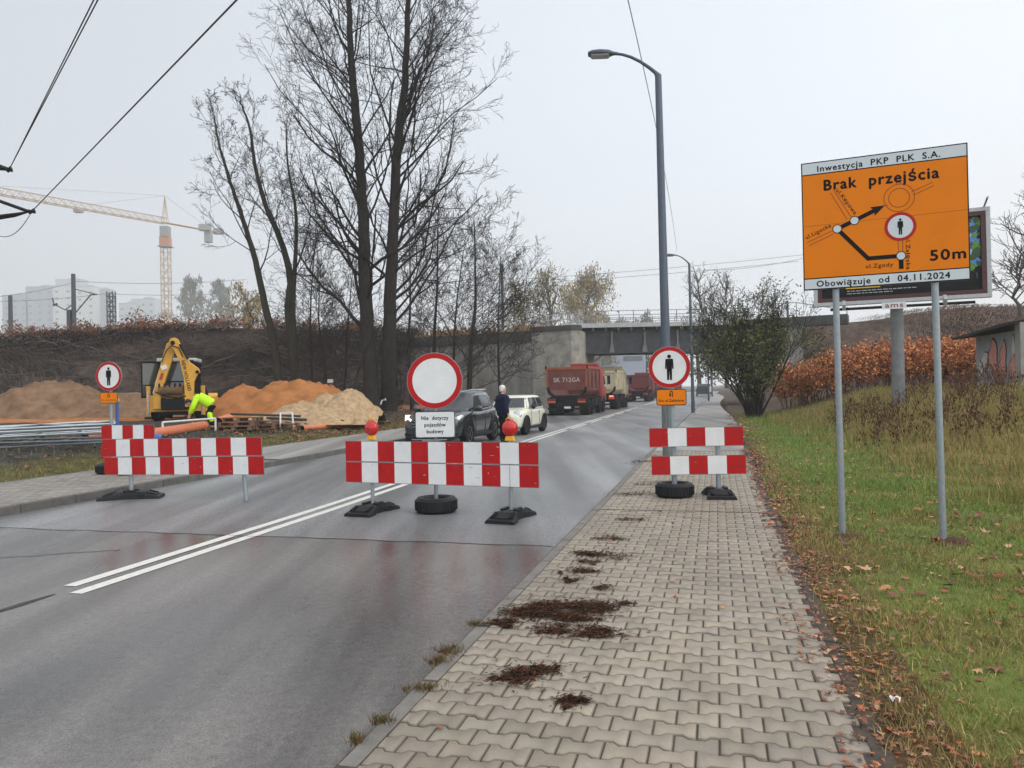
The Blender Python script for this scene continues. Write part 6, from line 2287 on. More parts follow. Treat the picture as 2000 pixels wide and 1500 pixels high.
# --- fallen leaves
def leaves(name, t, s, z, size, cols, seed, label):
    r = np.random.default_rng(seed)
    n = len(t)
    ang = np.array([0, .32, .55, .85, 1.15, 1.57, 2.0, 2.3, 2.6, 2.85]) * 1.1
    # lobed outline: five points and the stalk notch
    A = np.array([-90, -60, -38, -10, 12, 40, 62, 90, 118, 140, 168, 190, 218, 240]) * pi / 180
    Rr = np.array([.18, .62, .50, .98, .52, .95, .55, 1.08, .55, .95, .52, .98, .50, .62])
    K = len(A)
    x0, y0 = np.cos(A) * Rr, np.sin(A) * Rr
    asp = r.uniform(.55, 1., (n, 1)); sz = (size * r.uniform(.5, 1.3, n))[:, None]
    lx, ly = x0[None] * asp * sz * r.uniform(.8, 1.15, (n, K)), y0[None] * sz * r.uniform(.8, 1.15, (n, K))
    curl = r.normal(0, .5, (n, 1))
    lz = curl * (lx ** 2) / np.maximum(sz, 1e-4) * 1.2 + r.normal(0, .3, (n, 1)) * ly * .6
    lz -= lz.min(1, keepdims=True)
    a = r.random((n, 1)) * 2 * pi
    cx, cy = t * CT + s * ST, -t * ST + s * CT
    X = cx[:, None] + lx * np.cos(a) - ly * np.sin(a)
    Y = cy[:, None] + lx * np.sin(a) + ly * np.cos(a)
    Z = z[:, None] + lz + .004
    v = np.stack([X, Y, Z], -1).reshape(-1, 3)
    c = np.array(cols)[r.integers(0, len(cols), n)] * r.uniform(.7, 1.15, (n, 1))
    return tag(link(name, fast_mesh(name, v, np.arange(n * K), np.full(n, K), M_LEAFD, c)), label, "leaves", kind='stuff')


M_LEAFD = mat("dead_leaves", (.1, .1, .1), .6, 0, .3, 30, attr=True)
LC = [srgb(172, 98, 56), srgb(150, 84, 52), srgb(188, 122, 78), srgb(122, 74, 50), srgb(96, 62, 46), srgb(196, 150, 112), srgb(158, 120, 92), srgb(140, 68, 42), srgb(82, 56, 44)]
T_, S2, Zs, SZ = [], [], [], []
for n, t0, t1, s0, s1, sz, f, lift in ((4300, .36, 1.3, 1.2, 9, .022, lambda t, s: np.clip(1 - ss(.72, 1.25, t), 0, 1) * ss(.36, .70, t + .22 * (patch(t, s, 1.6, 3) - .5)) , .012), (1700, .5, 1.35, 9, 20, .045, lambda t, s: 1 - ss(.7, 1.25, t), .01), (5200, .7, 6, 1.5, 10, .034, lambda t, s: .15 + .85 * patch(t, s, 1.5, 2) ** 2, .03), (700, .7, 6, 1.5, 10, .065, lambda t, s: .35 + .65 * patch(t, s, 1.2, 2), .035), (2600, .8, 8, 10, 20, .05, lambda t, s: .3 + .7 * patch(t, s, 1.2, 2), .04), (40, -1.4, .6, 2, 16, .04, lambda t, s: t * 0 + .5, .004), (500, .4, 2.2, 20, 42, .09, lambda t, s: 1 - ss(.8, 2.2, t), .02)):
    t, s, x, y, z = scatter(n, t0, t1, s0, s1, int(n), f)
    T_.append(t); S2.append(s); SZ.append(np.full(len(t), sz))
    Zs.append(np.where(t < .66, .004, z + lift * np.random.default_rng(n).random(len(t))))
leaves("fallen_leaves", np.concatenate(T_), np.concatenate(S2), np.concatenate(Zs), np.concatenate(SZ), LC, 3, "brown and orange fallen leaves on the lawn and pavement edge")
t, s, x, y, z = scatter(3800, -18.5, -12.6, 13, 42, 31, lambda t, s: (.15 + .85 * ss(18, 26, s)) * (1 - ss(-13.6, -12.5, t) * .7))
leaves("verge_leaves", t, s, np.maximum(z + .05, .06), np.full(len(t), .10), [srgb(150, 88, 60), srgb(128, 78, 56), srgb(164, 108, 78), srgb(96, 66, 52)], 5, "reddish fallen leaves on the verge beside the left pavement")

# --- clumps of brown plant litter on the pavement, tufts in the kerb
M_LITTER = mat("plant_litter", (.1, .1, .1), .85, 0, .2, 20, attr=True, spec=.15)
LB = [srgb(76, 52, 42), srgb(96, 64, 48), srgb(58, 42, 34), srgb(112, 78, 56), srgb(50, 38, 32)]
v, f, c, cc = [], [], [], []
rr = random.Random(12)
for u, w_, du, dw in ((1190, 1052, 22, 6), (1180, 1082, 40, 9), (1150, 1098, 18, 5), (1135, 1118, 26, 7), (1115, 1135, 18, 6), (1180, 1148, 16, 5), (1080, 1185, 60, 12), (1040, 1200, 50, 14), (1165, 1190, 40, 14), (985, 1215, 30, 8), (1130, 1210, 40, 8), (1165, 1238, 44, 9), (1085, 1232, 30, 7), (1020, 1318, 42, 14), (1055, 1308, 24, 8), (1112, 1372, 26, 10), (1330, 900, 60, 6), (1250, 905, 18, 4), (1270, 945, 26, 4), (1255, 966, 40, 4), (1230, 1015, 24, 4)):
    n = int(du * dw * 2.2)
    subs = [(rr.gauss(0, .55), rr.gauss(0, .5), rr.uniform(.10, .55), rr.uniform(.12, .45)) for _ in range(7)] + [(0, 0, .5, .35)]
    for k in range(n):
        b_ = subs[int(rr.random() ** 1.4 * len(subs))] if rr.random() > .10 else (0, 0, .95, .95)
        q = G(u + (b_[0] + rr.gauss(0, 1) * b_[2]) * du, w_ + (b_[1] + rr.gauss(0, 1) * b_[3]) * dw, 0)
        z = .004 + abs(rr.gauss(0, .006))
        a, L_ = rr.gauss(-.2, .8), rr.uniform(.006, .05)
        wv = rr.uniform(.0015, .0045)
        d = Vector((cos(a), sin(a), rr.uniform(-.12, .3))) * L_ / 2
        e = Vector((-sin(a), cos(a), 0)) * wv
        o = len(v)
        for p_ in (q - d - e, q - d + e, q + e * 1.2 + Vector((0, 0, .004)), q + d, q - e * 1.2 + Vector((0, 0, .004))):
            v.append((p_.x, p_.y, max(.003, p_.z + z)))
        f += [o, o + 1, o + 2, o + 3, o + 4]; c.append(5); cc.append(tuple(x * rr.uniform(.7, 1.2) for x in rr.choice(LB)))
tag(link("plant_litter", fast_mesh("plant_litter", np.array(v), np.array(f), np.array(c), M_LITTER, np.array(cc))), "clumps of swept brown moss and twigs on the right pavement", "plant debris", kind='stuff')
P3, hh_, cc = [], [], []
for u, w_, du, dw, n in ((880, 1276, 26, 12, 300), (858, 1296, 22, 8, 200), (830, 1350, 40, 7, 300), (748, 1414, 24, 8, 180), (698, 1452, 16, 8, 130), (1245, 902, 14, 5, 130), (1275, 893, 24, 5, 160), (930, 1222, 20, 6, 120)):
    for k in range(n):
        q = G(u + rr.gauss(0, .5) * du, w_ + rr.gauss(0, .5) * dw, -.02)
        P3.append(tuple(q)); hh_.append(rr.uniform(.02, .065))
        cc.append(rr.choice([srgb(92, 90, 48), srgb(110, 96, 60), srgb(84, 66, 44), srgb(120, 84, 56)]))
tag(blades("kerb_weeds", np.array(P3), np.array(hh_), np.full(len(P3), .005), np.random.default_rng(1).uniform(.3, .95, len(P3)), np.array(cc), M_GRASS, 4), "small tufts of weeds growing along the kerb", "weeds", kind='stuff')

# --- brush on the embankments: bare stems and dead leaves, one mass each
def brush(name, label, n, xr, front, top, zt, cols, seed, hrange, tip_orange=0.):
    r = np.random.default_rng(seed)
    x = r.uniform(*xr, n)
    v_ = r.random(n) ** .8
    f_ = np.array([front(q) for q in x]); t_ = np.array([top(q) for q in x]); zz = np.array([zt(q) for q in x])
    y = f_ + (t_ - f_) * v_
    z = -.3 + (zz + .3) * (v_ * v_ * (3 - 2 * v_) * .45 + v_ * .55) + .1
    h = r.uniform(*hrange, n)
    col = np.array(cols)[r.integers(0, len(cols), n)] * r.uniform(.6, 1.3, (n, 1))
    if tip_orange:
        k = (r.random(n) < tip_orange * ss(.82, .97, v_))[:, None]
        col = np.where(k, np.array([srgb(150, 98, 74), srgb(128, 88, 70), srgb(160, 110, 84)])[r.integers(0, 3, n)], col)
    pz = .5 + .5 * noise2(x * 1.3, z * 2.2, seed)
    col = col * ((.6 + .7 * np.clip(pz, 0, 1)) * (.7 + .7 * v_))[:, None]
    return tag(blades(name, np.stack([x, y, z], 1), h * (.5 + pz), r.uniform(.02, .06, n), r.uniform(.6, 1.9, n), col, M_LITTER, seed), label, "undergrowth", kind='stuff')


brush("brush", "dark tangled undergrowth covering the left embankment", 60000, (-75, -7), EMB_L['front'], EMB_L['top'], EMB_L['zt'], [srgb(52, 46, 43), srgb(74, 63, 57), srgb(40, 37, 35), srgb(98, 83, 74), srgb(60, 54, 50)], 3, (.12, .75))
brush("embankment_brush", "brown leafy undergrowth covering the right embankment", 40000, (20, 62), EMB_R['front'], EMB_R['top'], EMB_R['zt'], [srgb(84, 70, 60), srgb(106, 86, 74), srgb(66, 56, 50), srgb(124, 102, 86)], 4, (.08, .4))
# broken boughs lying over the slope
T = Tubes()
rr = random.Random(77)
for i in range(420):
    x = rr.uniform(-62, -9); v_ = rr.uniform(.08, .9)
    z = -.3 + (EMB_L['zt'](x) + .3) * (v_ * v_ * (3 - 2 * v_) * .45 + v_ * .55) + rr.uniform(.2, .6)
    p = Vector((x, EMB_L['front'](x) + (EMB_L['top'](x) - EMB_L['front'](x)) * v_ - .6, z))
    d = Vector((rr.choice([-1, 1]), rr.gauss(0, .3), rr.gauss(.05, .3))).normalized()
    L_ = rr.uniform(.8, 3.4)
    pts = [p]
    for k in range(4):
        d = (d + Vector((rr.gauss(0, .15), rr.gauss(0, .1), rr.gauss(0, .12)))).normalized()
        pts.append(pts[-1] + d * L_ / 4)
    T.add(pts, [.035, .03, .025, .018, .01], 3)
bo_ = T.build("fallen_boughs", None, mat("bough_pale", srgb(104, 92, 82), .95, spec=.1))
tag(bo_, "thin pale boughs strewn over the left embankment", "undergrowth", kind='stuff')
# rust coloured growth along the crest on the left, in uneven clumps
r2 = np.random.default_rng(15)
pts = []
for i in range(150):
    x = r2.uniform(-75, -9)
    y = EMB_L['top'](x) + r2.uniform(-1.5, 2.)
    hgt = r2.uniform(.25, .8) * (1.9 if r2.random() < .22 else 1)
    w_ = r2.uniform(.5, 1.5)
    for k in range(16):
        a_ = r2.random() * 6.28
        rr_ = sqrt(r2.random())
        pts.append((x + cos(a_) * rr_ * w_, y + sin(a_) * rr_ * w_ * .6, EMB_L['zt'](x) + .1 + hgt * r2.random() * sqrt(1.02 - rr_ * rr_)))
ck = thing("crest_bushes", "rust brown bushes along the crest of the left embankment", "bushes")
ck["kind"] = "stuff"
leaf_specks("foliage", ck, pts, 26000, .2, .10, [srgb(150, 98, 72), srgb(130, 84, 64), srgb(108, 78, 62), srgb(92, 74, 62), srgb(164, 114, 84), srgb(84, 66, 56)], M_LEAF, 0, 9)
pts = [(r2.uniform(-9, 4), r2.uniform(66.5, 68.5), 6.25 + r2.random() * .5) for i in range(200)]
leaf_specks("foliage", ck, pts, 3200, .25, .16, [srgb(150, 118, 84), srgb(128, 100, 74), srgb(160, 132, 96)], M_LEAF, .1, 10)
# ================================================================== building site


def heap(name, label, cx, cy, rx, ry, h, m, seed, bumps=3, rz=0., group="heaps on the building site", peaks=None):
    """a tipped heap with an uneven crest"""
    r = random.Random(seed)
    peaks = peaks or [(r.uniform(-.55, .55), r.uniform(-.2, .2), r.uniform(.75, 1.)) for _ in range(bumps)]
    N, K = 64, 34
    vs = []
    zg = float(H(cx, cy))
    for j in range(K + 1):
        for i in range(N + 1):
            u, v = 2 * i / N - 1, 2 * j / K - 1
            e = 0.
            for (px, py, ph) in peaks:
                d = sqrt(((u - px) / .62) ** 2 + ((v - py) / .85) ** 2)
                e = max(e, ph * max(0, 1.22 - sqrt(d * d + .05)) / 1.0 * (1 if d < 1 else max(0, 1 - (d - 1) * 5)))
            n = .22 * sin(u * 9 + seed) * cos(v * 8 + seed * 2) + .10 * sin(u * 23 + v * 19 + 2 * sin(v * 7)) + .06 * sin(u * 41 - v * 37 + seed)
            n += .12 * (r.random() - .5) + .10 * abs(sin(u * 15 + 3 * sin(v * 11 + seed)))
            z = e * h + (n * h * .35 if e > 0 else 0) * min(1, e * 4)
            x, y = u * rx, v * ry
            vs.append((cx + x * cos(rz) - y * sin(rz), cy + x * sin(rz) + y * cos(rz), zg - .12 + z))
    f = [(j * (N + 1) + i, j * (N + 1) + i + 1, (j + 1) * (N + 1) + i + 1, (j + 1) * (N + 1) + i) for j in range(K) for i in range(N)]
    mb = MB(); mb.add(vs, f, m)
    return tag(mb.build(name, smooth=True, fix=False), label, "heap", group)


M_SAND = mat("sand_orange", srgb(168, 112, 68), .95, 0, .3, 1.4, .9, 9, spec=.1)
M_GRAVEL = mat("gravel_beige", srgb(172, 146, 114), .95, 0, .35, 6, 1., 14, spec=.1)
M_EARTH = mat("earth_brown", srgb(126, 100, 78), .95, 0, .4, 1.6, 1., 7, spec=.1)
M_EARTHD = mat("earth_reddish", srgb(126, 88, 64), .95, 0, .4, 1.6, 1., 7, spec=.1)
q = GT(500, 816); heap("sand_heap", "broad orange sand heap behind the digger", q.x, q.y + 3.2, 4.3, 3.4, 1.9, M_SAND, 2, rz=.05, peaks=[(-.35, 0, .82), (.05, .05, .97), (.3, -.1, .92), (.48, 0, .9)])
q = GT(606, 830); heap("gravel_heap", "beige gravel heap in front of the tall trees", q.x, q.y + 2.2, 2.5, 2.1, 1.45, M_GRAVEL, 5, peaks=[(-.35, 0, .66), (.1, .05, .82), (.42, 0, 1.)])
q = GT(545, 828); heap("gravel_heap", "low beige gravel spill between sand heap and pallets", q.x, q.y + 1.6, 2.7, 1.6, .7, M_GRAVEL, 15, peaks=[(-.4, 0, .5), (.0, .05, .8), (.45, 0, .9)])
q = P(150, 800, 42); heap("earth_heap", "large brown earth heap left of the walking ban sign", q.x, q.y, 6.4, 3.2, 2.15, M_EARTH, 3, peaks=[(-.3, 0, .95), (-.08, .1, .9), (.4, 0, .6)])
q = P(20, 800, 43); heap("earth_heap", "reddish earth heap at the left edge of the site", q.x, q.y, 5.6, 3., 1.45, M_EARTHD, 8, 3)
q = P(268, 800, 43); heap("earth_heap", "flat earth heap between the brown heap and the digger", q.x, q.y, 4.2, 2.8, 1.5, M_EARTH, 12, 4)
q = P(60, 820, 36); heap("sand_spill", "low orange sand ridge across the site on the left", q.x, q.y, 8.5, 1.3, .35, M_SAND, 13, 4)

# orange pipes
M_PIPE = mat("pipe_orange", srgb(206, 120, 82), .45, 0, .08, 4)


def pipe(label, p, q, r):
    o = thing("drain_pipe", label, "pipe", (0, 0, 0), 0, "orange pipes on the building site")
    mb = MB()
    d = (q - p).normalized()
    mb.tube([p, q - d * .35, q - d * .33, q], [r, r, r * 1.14, r * 1.14], M_PIPE, 20, cap=False)
    mb.tube([p + d * .01, q - d * .01], [r * .9, r * .9], M_BLACK, 20, cap=True)
    mb.build("pipe_wall", o)


def on(u, v, y, dz=0.):
    q = P(u, v, y)
    return Vector((q.x, q.y, float(H(q.x, q.y)) + dz))


pipe("long orange pipe lying in front of the bending worker", GT(399, 839, .13), GT(262, 862, .13), .15)
pipe("orange pipe with dark open end left of the sign on the pavement", GT(166, 860, .10), GT(262, 848, .10), .11)
pipe("orange pipe end showing beside the pallets", GT(424, 838, .2), GT(446, 832, .2), .2)
pipe("thin orange pipe lying behind the pallets near the leaning stem", GT(590, 842, .1), GT(675, 835, .1), .1)
# blue pipe cap
o = thing("pipe_coupling", "small blue pipe coupling beside the long orange pipe", "pipe coupling", GT(306, 862, .1), radians(20))
MB().tube([(-.13, 0, 0), (.13, 0, 0)], [.1, .1], mat("coupling_blue", srgb(60, 100, 170), .4), 16).build("sleeve", o)
MB().tube([(-.03, 0, 0), (.03, 0, 0)], [.12, .12], mat("coupling_blue", srgb(60, 100, 170), .4), 16).build("collar", o)

# pallets
M_WOOD = mat("pallet_wood", srgb(120, 92, 72), .9, 0, .3, 5, .3, 30, stretch=(1, 6, 6))


def pallet(label, p, rz, tilt=0.):
    o = thing("wooden_pallet", label, "pallet", p, rz, "wooden pallets on the building site", (0, tilt))
    for nm, parts in (("deck", [((0, y, .135), (1.2, .12, .022)) for y in (-.34, -.17, 0, .17, .34)]), ("block", [((x, y, .065), (.12, .1, .08)) for x in (-.54, 0, .54) for y in (-.34, 0, .34)]), ("runner", [((0, y, .012), (1.2, .1, .022)) for y in (-.34, 0, .34)] + [((x, 0, .114), (.1, .8, .02)) for x in (-.54, 0, .54)])):
        if nm == "block":
            for c_, s_ in parts:
                MB().box(c_, s_, M_WOOD).build(nm, o)
        else:
            mb = MB()
            for c_, s_ in parts:
                mb.box(c_, s_, M_WOOD)
            mb.build(nm, o)


for i, (u, v, y, dz, rz, lb) in enumerate(((462, 836, 33.0, .0, .05, "lowest pallet of the front stack"), (466, 836, 33.05, .15, .1, "second pallet of the front stack"), (474, 836, 33.1, .30, -.04, "topmost pallet of the front stack"), (505, 834, 33.5, .0, .2, "pallet right of the front stack lying on the ground"), (509, 834, 33.5, .15, .12, "upper pallet right of the front stack"), (545, 832, 34, .02, -.1, "pallet beside the white trestle"))):
    pallet(lb + " at the building site edge", GT(u, v + 4, dz), rz)
# dark boards behind the pallets
M_BOARD = mat("wet_boards", srgb(52, 46, 42), .7, 0, .3, 5)
for u, v, y, L_, rz, dz, lb in ((520, 815, 34.6, 2.6, .25, .32, "dark board lying slanted on the gravel behind the pallets"), (600, 818, 34.4, 2.9, .06, .22, "long dark board behind the thin orange pipe"), (560, 822, 34.2, 1.6, -.3, .3, "short dark board across the pallets")):
    tag(MB().box((0, 0, 0), (L_, .28, .08), M_BOARD).build("board", bevel=.01), lb, "board", "dark boards on the building site").location = GT(u, v + 12, dz)
    bpy.context.scene.objects[-1].rotation_euler = (0, .06, rz)

M_WPAINT = mat("trestle_white", srgb(214, 214, 210), .5, 0, .1)


def trestle(label, p, rz, L=1.4, h=.75):
    o = thing("site_trestle", label, "trestle", p, rz, "white trestles on the building site")
    MB().box((0, 0, h), (L, .05, .05), M_WPAINT).build("top_bar", o)
    for sx in (-1, 1):
        mb = MB()
        mb.cyl((sx * L * .42, 0, h), (sx * L * .47, -.22, 0), .03, M_WPAINT, 8)
        mb.cyl((sx * L * .42, 0, h), (sx * L * .47, .22, 0), .03, M_WPAINT, 8)
        mb.build("leg", o)


trestle("white trestle standing over the pallets beside the gravel", GT(560, 838), .3, .5, .6)
trestle("small white trestle at the foot of the tall trees", GT(712, 824), .1, .5, .7)
# barrier rail by the worker
o = thing("white_rail", "low white rail on one leg beside the bending worker", "rail", (0, 0, 0))
a, b = GT(318, 852, .42), GT(421, 842, .42)
MB().cyl(a, b, .03, M_WPAINT, 8).build("bar", o)
MB().cyl(b, b - Vector((0, 0, .42)), .035, M_WPAINT, 8).build("leg", o)
MB().cyl(a, a - Vector((0, 0, .42)), .03, M_WPAINT, 8).build("leg", o)

# stacked fence frames at the left
M_FENCE = mat("fence_galvanised", srgb(186, 192, 196), .45, .4, .1)
M_FENCED = mat("fence_dull", srgb(110, 116, 120), .5, .4, .2)
rr = random.Random(6)
for i in (0, 1, 2, 4, 5, 7, 8):
    o = thing("fence_frame", "galvanised fence frame, number %s of the flat stack at the left verge" % ["lowest", "second lowest", "third", "fourth", "middle", "sixth", "third from top", "second from top", "topmost"][i] if False else "galvanised fence frame, %s of the flat stack at the left verge" % ["lowest", "second from below", "third from below", "fourth from below", "middle one", "fourth from the top", "third from the top", "second from the top", "topmost and slanted"][i], "fence frame", GT(66 + rr.uniform(-30, 30), 868 + rr.uniform(-6, 6), .04 + i * .05), .30 + rr.uniform(-.22, .22), "fence frames stacked on the left verge", (rr.uniform(-.05, .05), rr.uniform(-.02, .04) * (1 if i < 7 else 2.2)))
    m_ = M_FENCE if i > 4 else M_FENCED
    mb = MB()
    W_, D_ = 3.5, 1.9
    for y in (-D_ / 2, D_ / 2):
        mb.cyl((-W_ / 2, y, 0), (W_ / 2, y, 0), .021, m_, 8)
    for x in (-W_ / 2, W_ / 2):
        mb.cyl((x, -D_ / 2, 0), (x, D_ / 2, 0), .021, m_, 8)
    mb.build("frame", o)
    mb = MB()
    if i in (7, 8):
        for k in range(4):
            mb.cyl((-W_ / 2 + k * W_ / 4, -D_ / 2 * (1 if k % 2 else -1), .01), (-W_ / 2 + (k + 1) * W_ / 4, D_ / 2 * (1 if k % 2 else -1), .01), .018, m_, 6)
    else:
        for k in range(1, 4):
            mb.cyl((-W_ / 2 + k * W_ / 4, -D_ / 2, 0), (-W_ / 2 + k * W_ / 4, D_ / 2, 0), .014, m_, 6)
    mb.build("brace", o)
a, b = GT(-40, 868, .4), GT(188, 852, .42)
tag(MB().cyl(a, b, .03, M_FENCE, 8).build("steel_pole"), "long pale steel pole propped over the fence frames", "pole")

# small white survey boards at the foot of the embankment
for u, v, y, lb in ((543, 737, 44.5, "small pinkish survey board behind the sand heap, left of two"), (572, 734, 44.8, "small white survey board behind the sand heap near the crooked tree"), (645, 744, 44.2, "small white survey board above the gravel heap")):
    q = P(u, v, y)
    o = thing("survey_board", lb, "marker", (q.x, q.y, 0), 0, "small survey boards at the embankment foot")
    MB().box((0, 0, q.z), (.32, .02, .2), M_WPAINT).build("board", o)
    MB().cyl((0, .03, 0), (0, .03, q.z), .02, M_WOOD, 6).build("stake", o)
q = P(748, 780, 38.6)
o = thing("tap_fitting", "small white bent pipe fitting on the trunk foot of the tall pair", "pipe fitting", (0, 0, 0))
MB().tube([q + Vector((-.12, 0, -.25)), q + Vector((-.05, 0, -.05)), q + Vector((.15, 0, 0))], [.035, .04, .07], M_WPAINT, 8).build("pipe_bend", o)
MB().tube([q + Vector((-.12, 0, -.25)), q + Vector((-.14, 0, -1.2))], [.03, .03], M_BARK, 8).build("support", o)

# ================================================================== far off: blocks, crane, masts, wires
M_BLOCK = [mat("panel_white", srgb(206, 206, 200), .8, 0, .04, .05), mat("panel_grey", srgb(148, 154, 158), .8, 0, .05, .05), mat("panel_pale", srgb(184, 186, 186), .8, 0, .04, .05)]
M_WIN = mat("block_window", srgb(84, 96, 104), .3)
win_me = MB().box((0, 0, 0), (1., .12, 1.), M_WIN).mesh("window")
YBK = 880.
for i, (u0, u1, vt, mi, dep, lb) in enumerate(((4, 54, 577, 1, 22, "grey tower block at the far left edge of the view"), (50, 104, 561, 1, 22, "wide grey tower block second from the left"), (103, 140, 559, 0, 18, "white tower block left of the tall railway mast"), (108, 158, 547, 2, 60, "tallest pale tower block behind the white ones"), (148, 184, 561, 0, 18, "white tower block right of the tall railway mast"), (182, 213, 566, 1, 30, "grey slab block just left of the lattice mast"), (232, 262, 593, 2, 18, "low hazy block left of the tower crane"), (256, 302, 585, 2, 26, "higher hazy block beside the tower crane"))):
    y = YBK + dep
    a, b = P(u0, vt, y), P(u1, vt, y)
    w, ht = b.x - a.x, a.z
    o = thing("tower_block", lb, "tower block", ((a.x + b.x) / 2, y, 0), 0, "tower blocks in the haze")
    MB().box((0, 8, ht / 2), (w, 16, ht), M_BLOCK[mi]).build("wall", o)
    MB().box((0, 8, ht + .4), (w + .6, 16.6, .8), M_BLOCK[1]).build("roof_edge", o)
    MB().box((w * .1, 8, ht + 2), (w * .3, 5, 2.6), M_BLOCK[2]).build("lift_house", o)
    if lb.startswith("tallest"): continue
    for cx in ((-.3, .3) if w < 24 else (-.34, 0, .34)):
        for k in range(7):
            z = ht - 6.5 - k * 8.
            if z < 8: break
            wo = link("window", win_me, o)
            wo.location = (cx * w, -.02, z)
            wo.scale = (3.2, 1, 2.7)

# tower crane
yc = 320.
base = P(326, 640, yc)
M_CRANE = mat("crane_yellow", srgb(176, 138, 74), .6, .1, .1)
M_CRANEB = mat("crane_ballast", srgb(150, 152, 150), .8)
top_z = P(322, 382, yc).z
jib_z = P(322, 437, yc).z
mast_x = base.x
cr_ = thing("tower_crane", "pale yellow tower crane with long lattice jib above the embankment", "tower crane", (mast_x, yc, 0))


def lattice(mb, p, q, w, n, r, m, up=Vector((0, 0, 1)), tri=False):
    d = (q - p).normalized()
    if abs(d.z) > .9: up = Vector((0, 1, 0))
    s = d.cross(up).normalized()
    u_ = s.cross(d).normalized()
    cs = [s * w / 2 + u_ * w / 2, -s * w / 2 + u_ * w / 2, -s * w / 2 - u_ * w / 2, s * w / 2 - u_ * w / 2]
    if tri:
        cs = [u_ * w * .6, -s * w / 2 - u_ * w * .4, s * w / 2 - u_ * w * .4]
    k_ = len(cs)
    for c in cs:
        mb.tube([p + c, q + c], r, m, 4)
    for i in range(n):
        a, b = p.lerp(q, i / n), p.lerp(q, (i + 1) / n)
        for k in range(k_):
            c0, c1 = cs[k], cs[(k + 1) % k_]
            if i % 2: c0, c1 = c1, c0
            mb.tube([a + c0, b + c1], r * .6, m, 3)
            if k_ == 4: mb.tube([a + c0, a + c1], r * .6, m, 3)


mb = MB(); lattice(mb, Vector((0, 0, 0)), Vector((0, 0, jib_z - 4)), 3.0, 26, .17, M_CRANE); mb.build("mast", cr_)
JD = (P(0, 378, yc - 60) - P(322, 440, yc)); JD.z = 0; JD.normalize()
jr = Vector((0, 0, jib_z)) + Vector((0, 0, 1))
jt = P(-60, 364, yc - 66) - Vector((mast_x, yc, 0))
mb = MB(); lattice(mb, jr, jt, 2.5, 40, .16, M_CRANE, tri=True); mb.build("jib", cr_)
cj = P(432, 455, yc + 21) - Vector((mast_x, yc, 0))
mb = MB()
for s_ in (-.6, .6):
    mb.tube([jr + Vector((0, s_, -.6)), cj + Vector((0, s_, 0))], .3, M_CRANE, 4)
mb.build("counter_jib", cr_)
mb = MB()
mb.box(tuple(jr.lerp(cj, .70) + Vector((0, 0, 0.8999999999999999))), (4.800000000000001, 2.4000000000000004, 2.7), M_CRANEB)
mb.box(tuple(jr.lerp(cj, .76) + Vector((0, 0, -2.7))), (3.0, 2.0999999999999996, 5.4), M_CRANEB)
mb.box(tuple(jr.lerp(cj, .95) + Vector((0, 0, 0.44999999999999996))), (3.9000000000000004, 2.4000000000000004, 2.4000000000000004), M_CRANEB)
mb.build("counterweight", cr_)
mb = MB()
for sx in (-1.05, 1.05):
    for sy in (-1.05, 1.05):
        mb.tube([(sx, sy, jib_z), (0, 0, top_z)], .12, M_CRANE, 4)
for k in range(5):
    w = 1.05 * (1 - k / 5)
    z = jib_z + (top_z - jib_z) * k / 5
    mb.tube([(-w, -w, z), (w, -w, z), (w, w, z), (-w, w, z), (-w, -w, z)], .06, M_CRANE, 3)
mb.build("tower_head", cr_)
mb = MB(); mb.box((0, 0, jib_z - 3.3), (3.3, 3.3, 4.2), M_CRANEB); mb.box((0, 0, jib_z - 7.5), (3.7, 3.7, 3.6), mat("crane_collar", srgb(190, 130, 90), .6)); mb.box((0, 0, jib_z - 9.6), (4.8, 4.8, .4), M_CRANEB); mb.build("slewing_cab", cr_)
mb = MB()
mb.tube([(0, 0, top_z), tuple(jr.lerp(jt, .45) + Vector((0, 0, 1)))], .07, M_CRANEB, 3)
mb.tube([(0, 0, top_z), tuple(jr.lerp(jt, .97) + Vector((0, 0, 1)))], .07, M_CRANEB, 3)
mb.tube([(0, 0, top_z), tuple(jr.lerp(cj, .8) + Vector((0, 0, .6)))], .07, M_CRANEB, 3)
mb.build("pendant_line", cr_)
MB().box(tuple(jr.lerp(jt, .5) + Vector((0, 0, -2))), (2.7, 2.4, 1.), M_CRANEB).build("trolley", cr_)

# railway masts on the embankment
M_MAST = mat("railway_mast", srgb(84, 90, 94), .6, .3, .1)


def mast(label, u, vt, y, lattice_=False, arms=True, zb=5.8, r=.16):
    q = P(u, vt, y)
    o = thing("railway_mast", label, "railway mast", (q.x, y, zb), 0, "railway masts on the embankment")
    h = q.z - zb
    mb = MB()
    if lattice_:
        lattice(mb, Vector((0, 0, -1)), Vector((0, 0, h)), .5, 14, .05, M_MAST)
    else:
        mb.tube([(0, 0, -1), (0, 0, h)], [r * 1.2, r], M_MAST, 10)
    mb.build("mast", o)
    if arms:
        mb = MB()
        mb.tube([(0, 0, h - 1.2), (1.9, 0, h - 1.7)], .04, M_MAST, 6)
        mb.tube([(.1, 0, h - 3.2), (1.4, 0, h - 1.7), (1.9, 0, h - 1.68)], .05, M_MAST, 6)
        mb.tube([(0, 0, h - 2.4), (-.7, 0, h - 2.9), (-1.6, 0, h - 2.4), (-1.7, 0, h - 1.9)], .05, M_MAST, 6)
        mb.build("bracket_arm", o)
        MB().lathe([(0, -.2), (.1, -.15), (.05, 0), (.1, .15), (0, .2)], M_MAST, 8, Matrix.Translation((-1.5, 0, h - 2.45)) @ Matrix.Rotation(1.2, 4, 'Y')).build("insulator", o)
        MB().box((-.35, -.05, h * .35), (.3, .25, 1.8), M_MAST).build("switch_box", o)
    return o


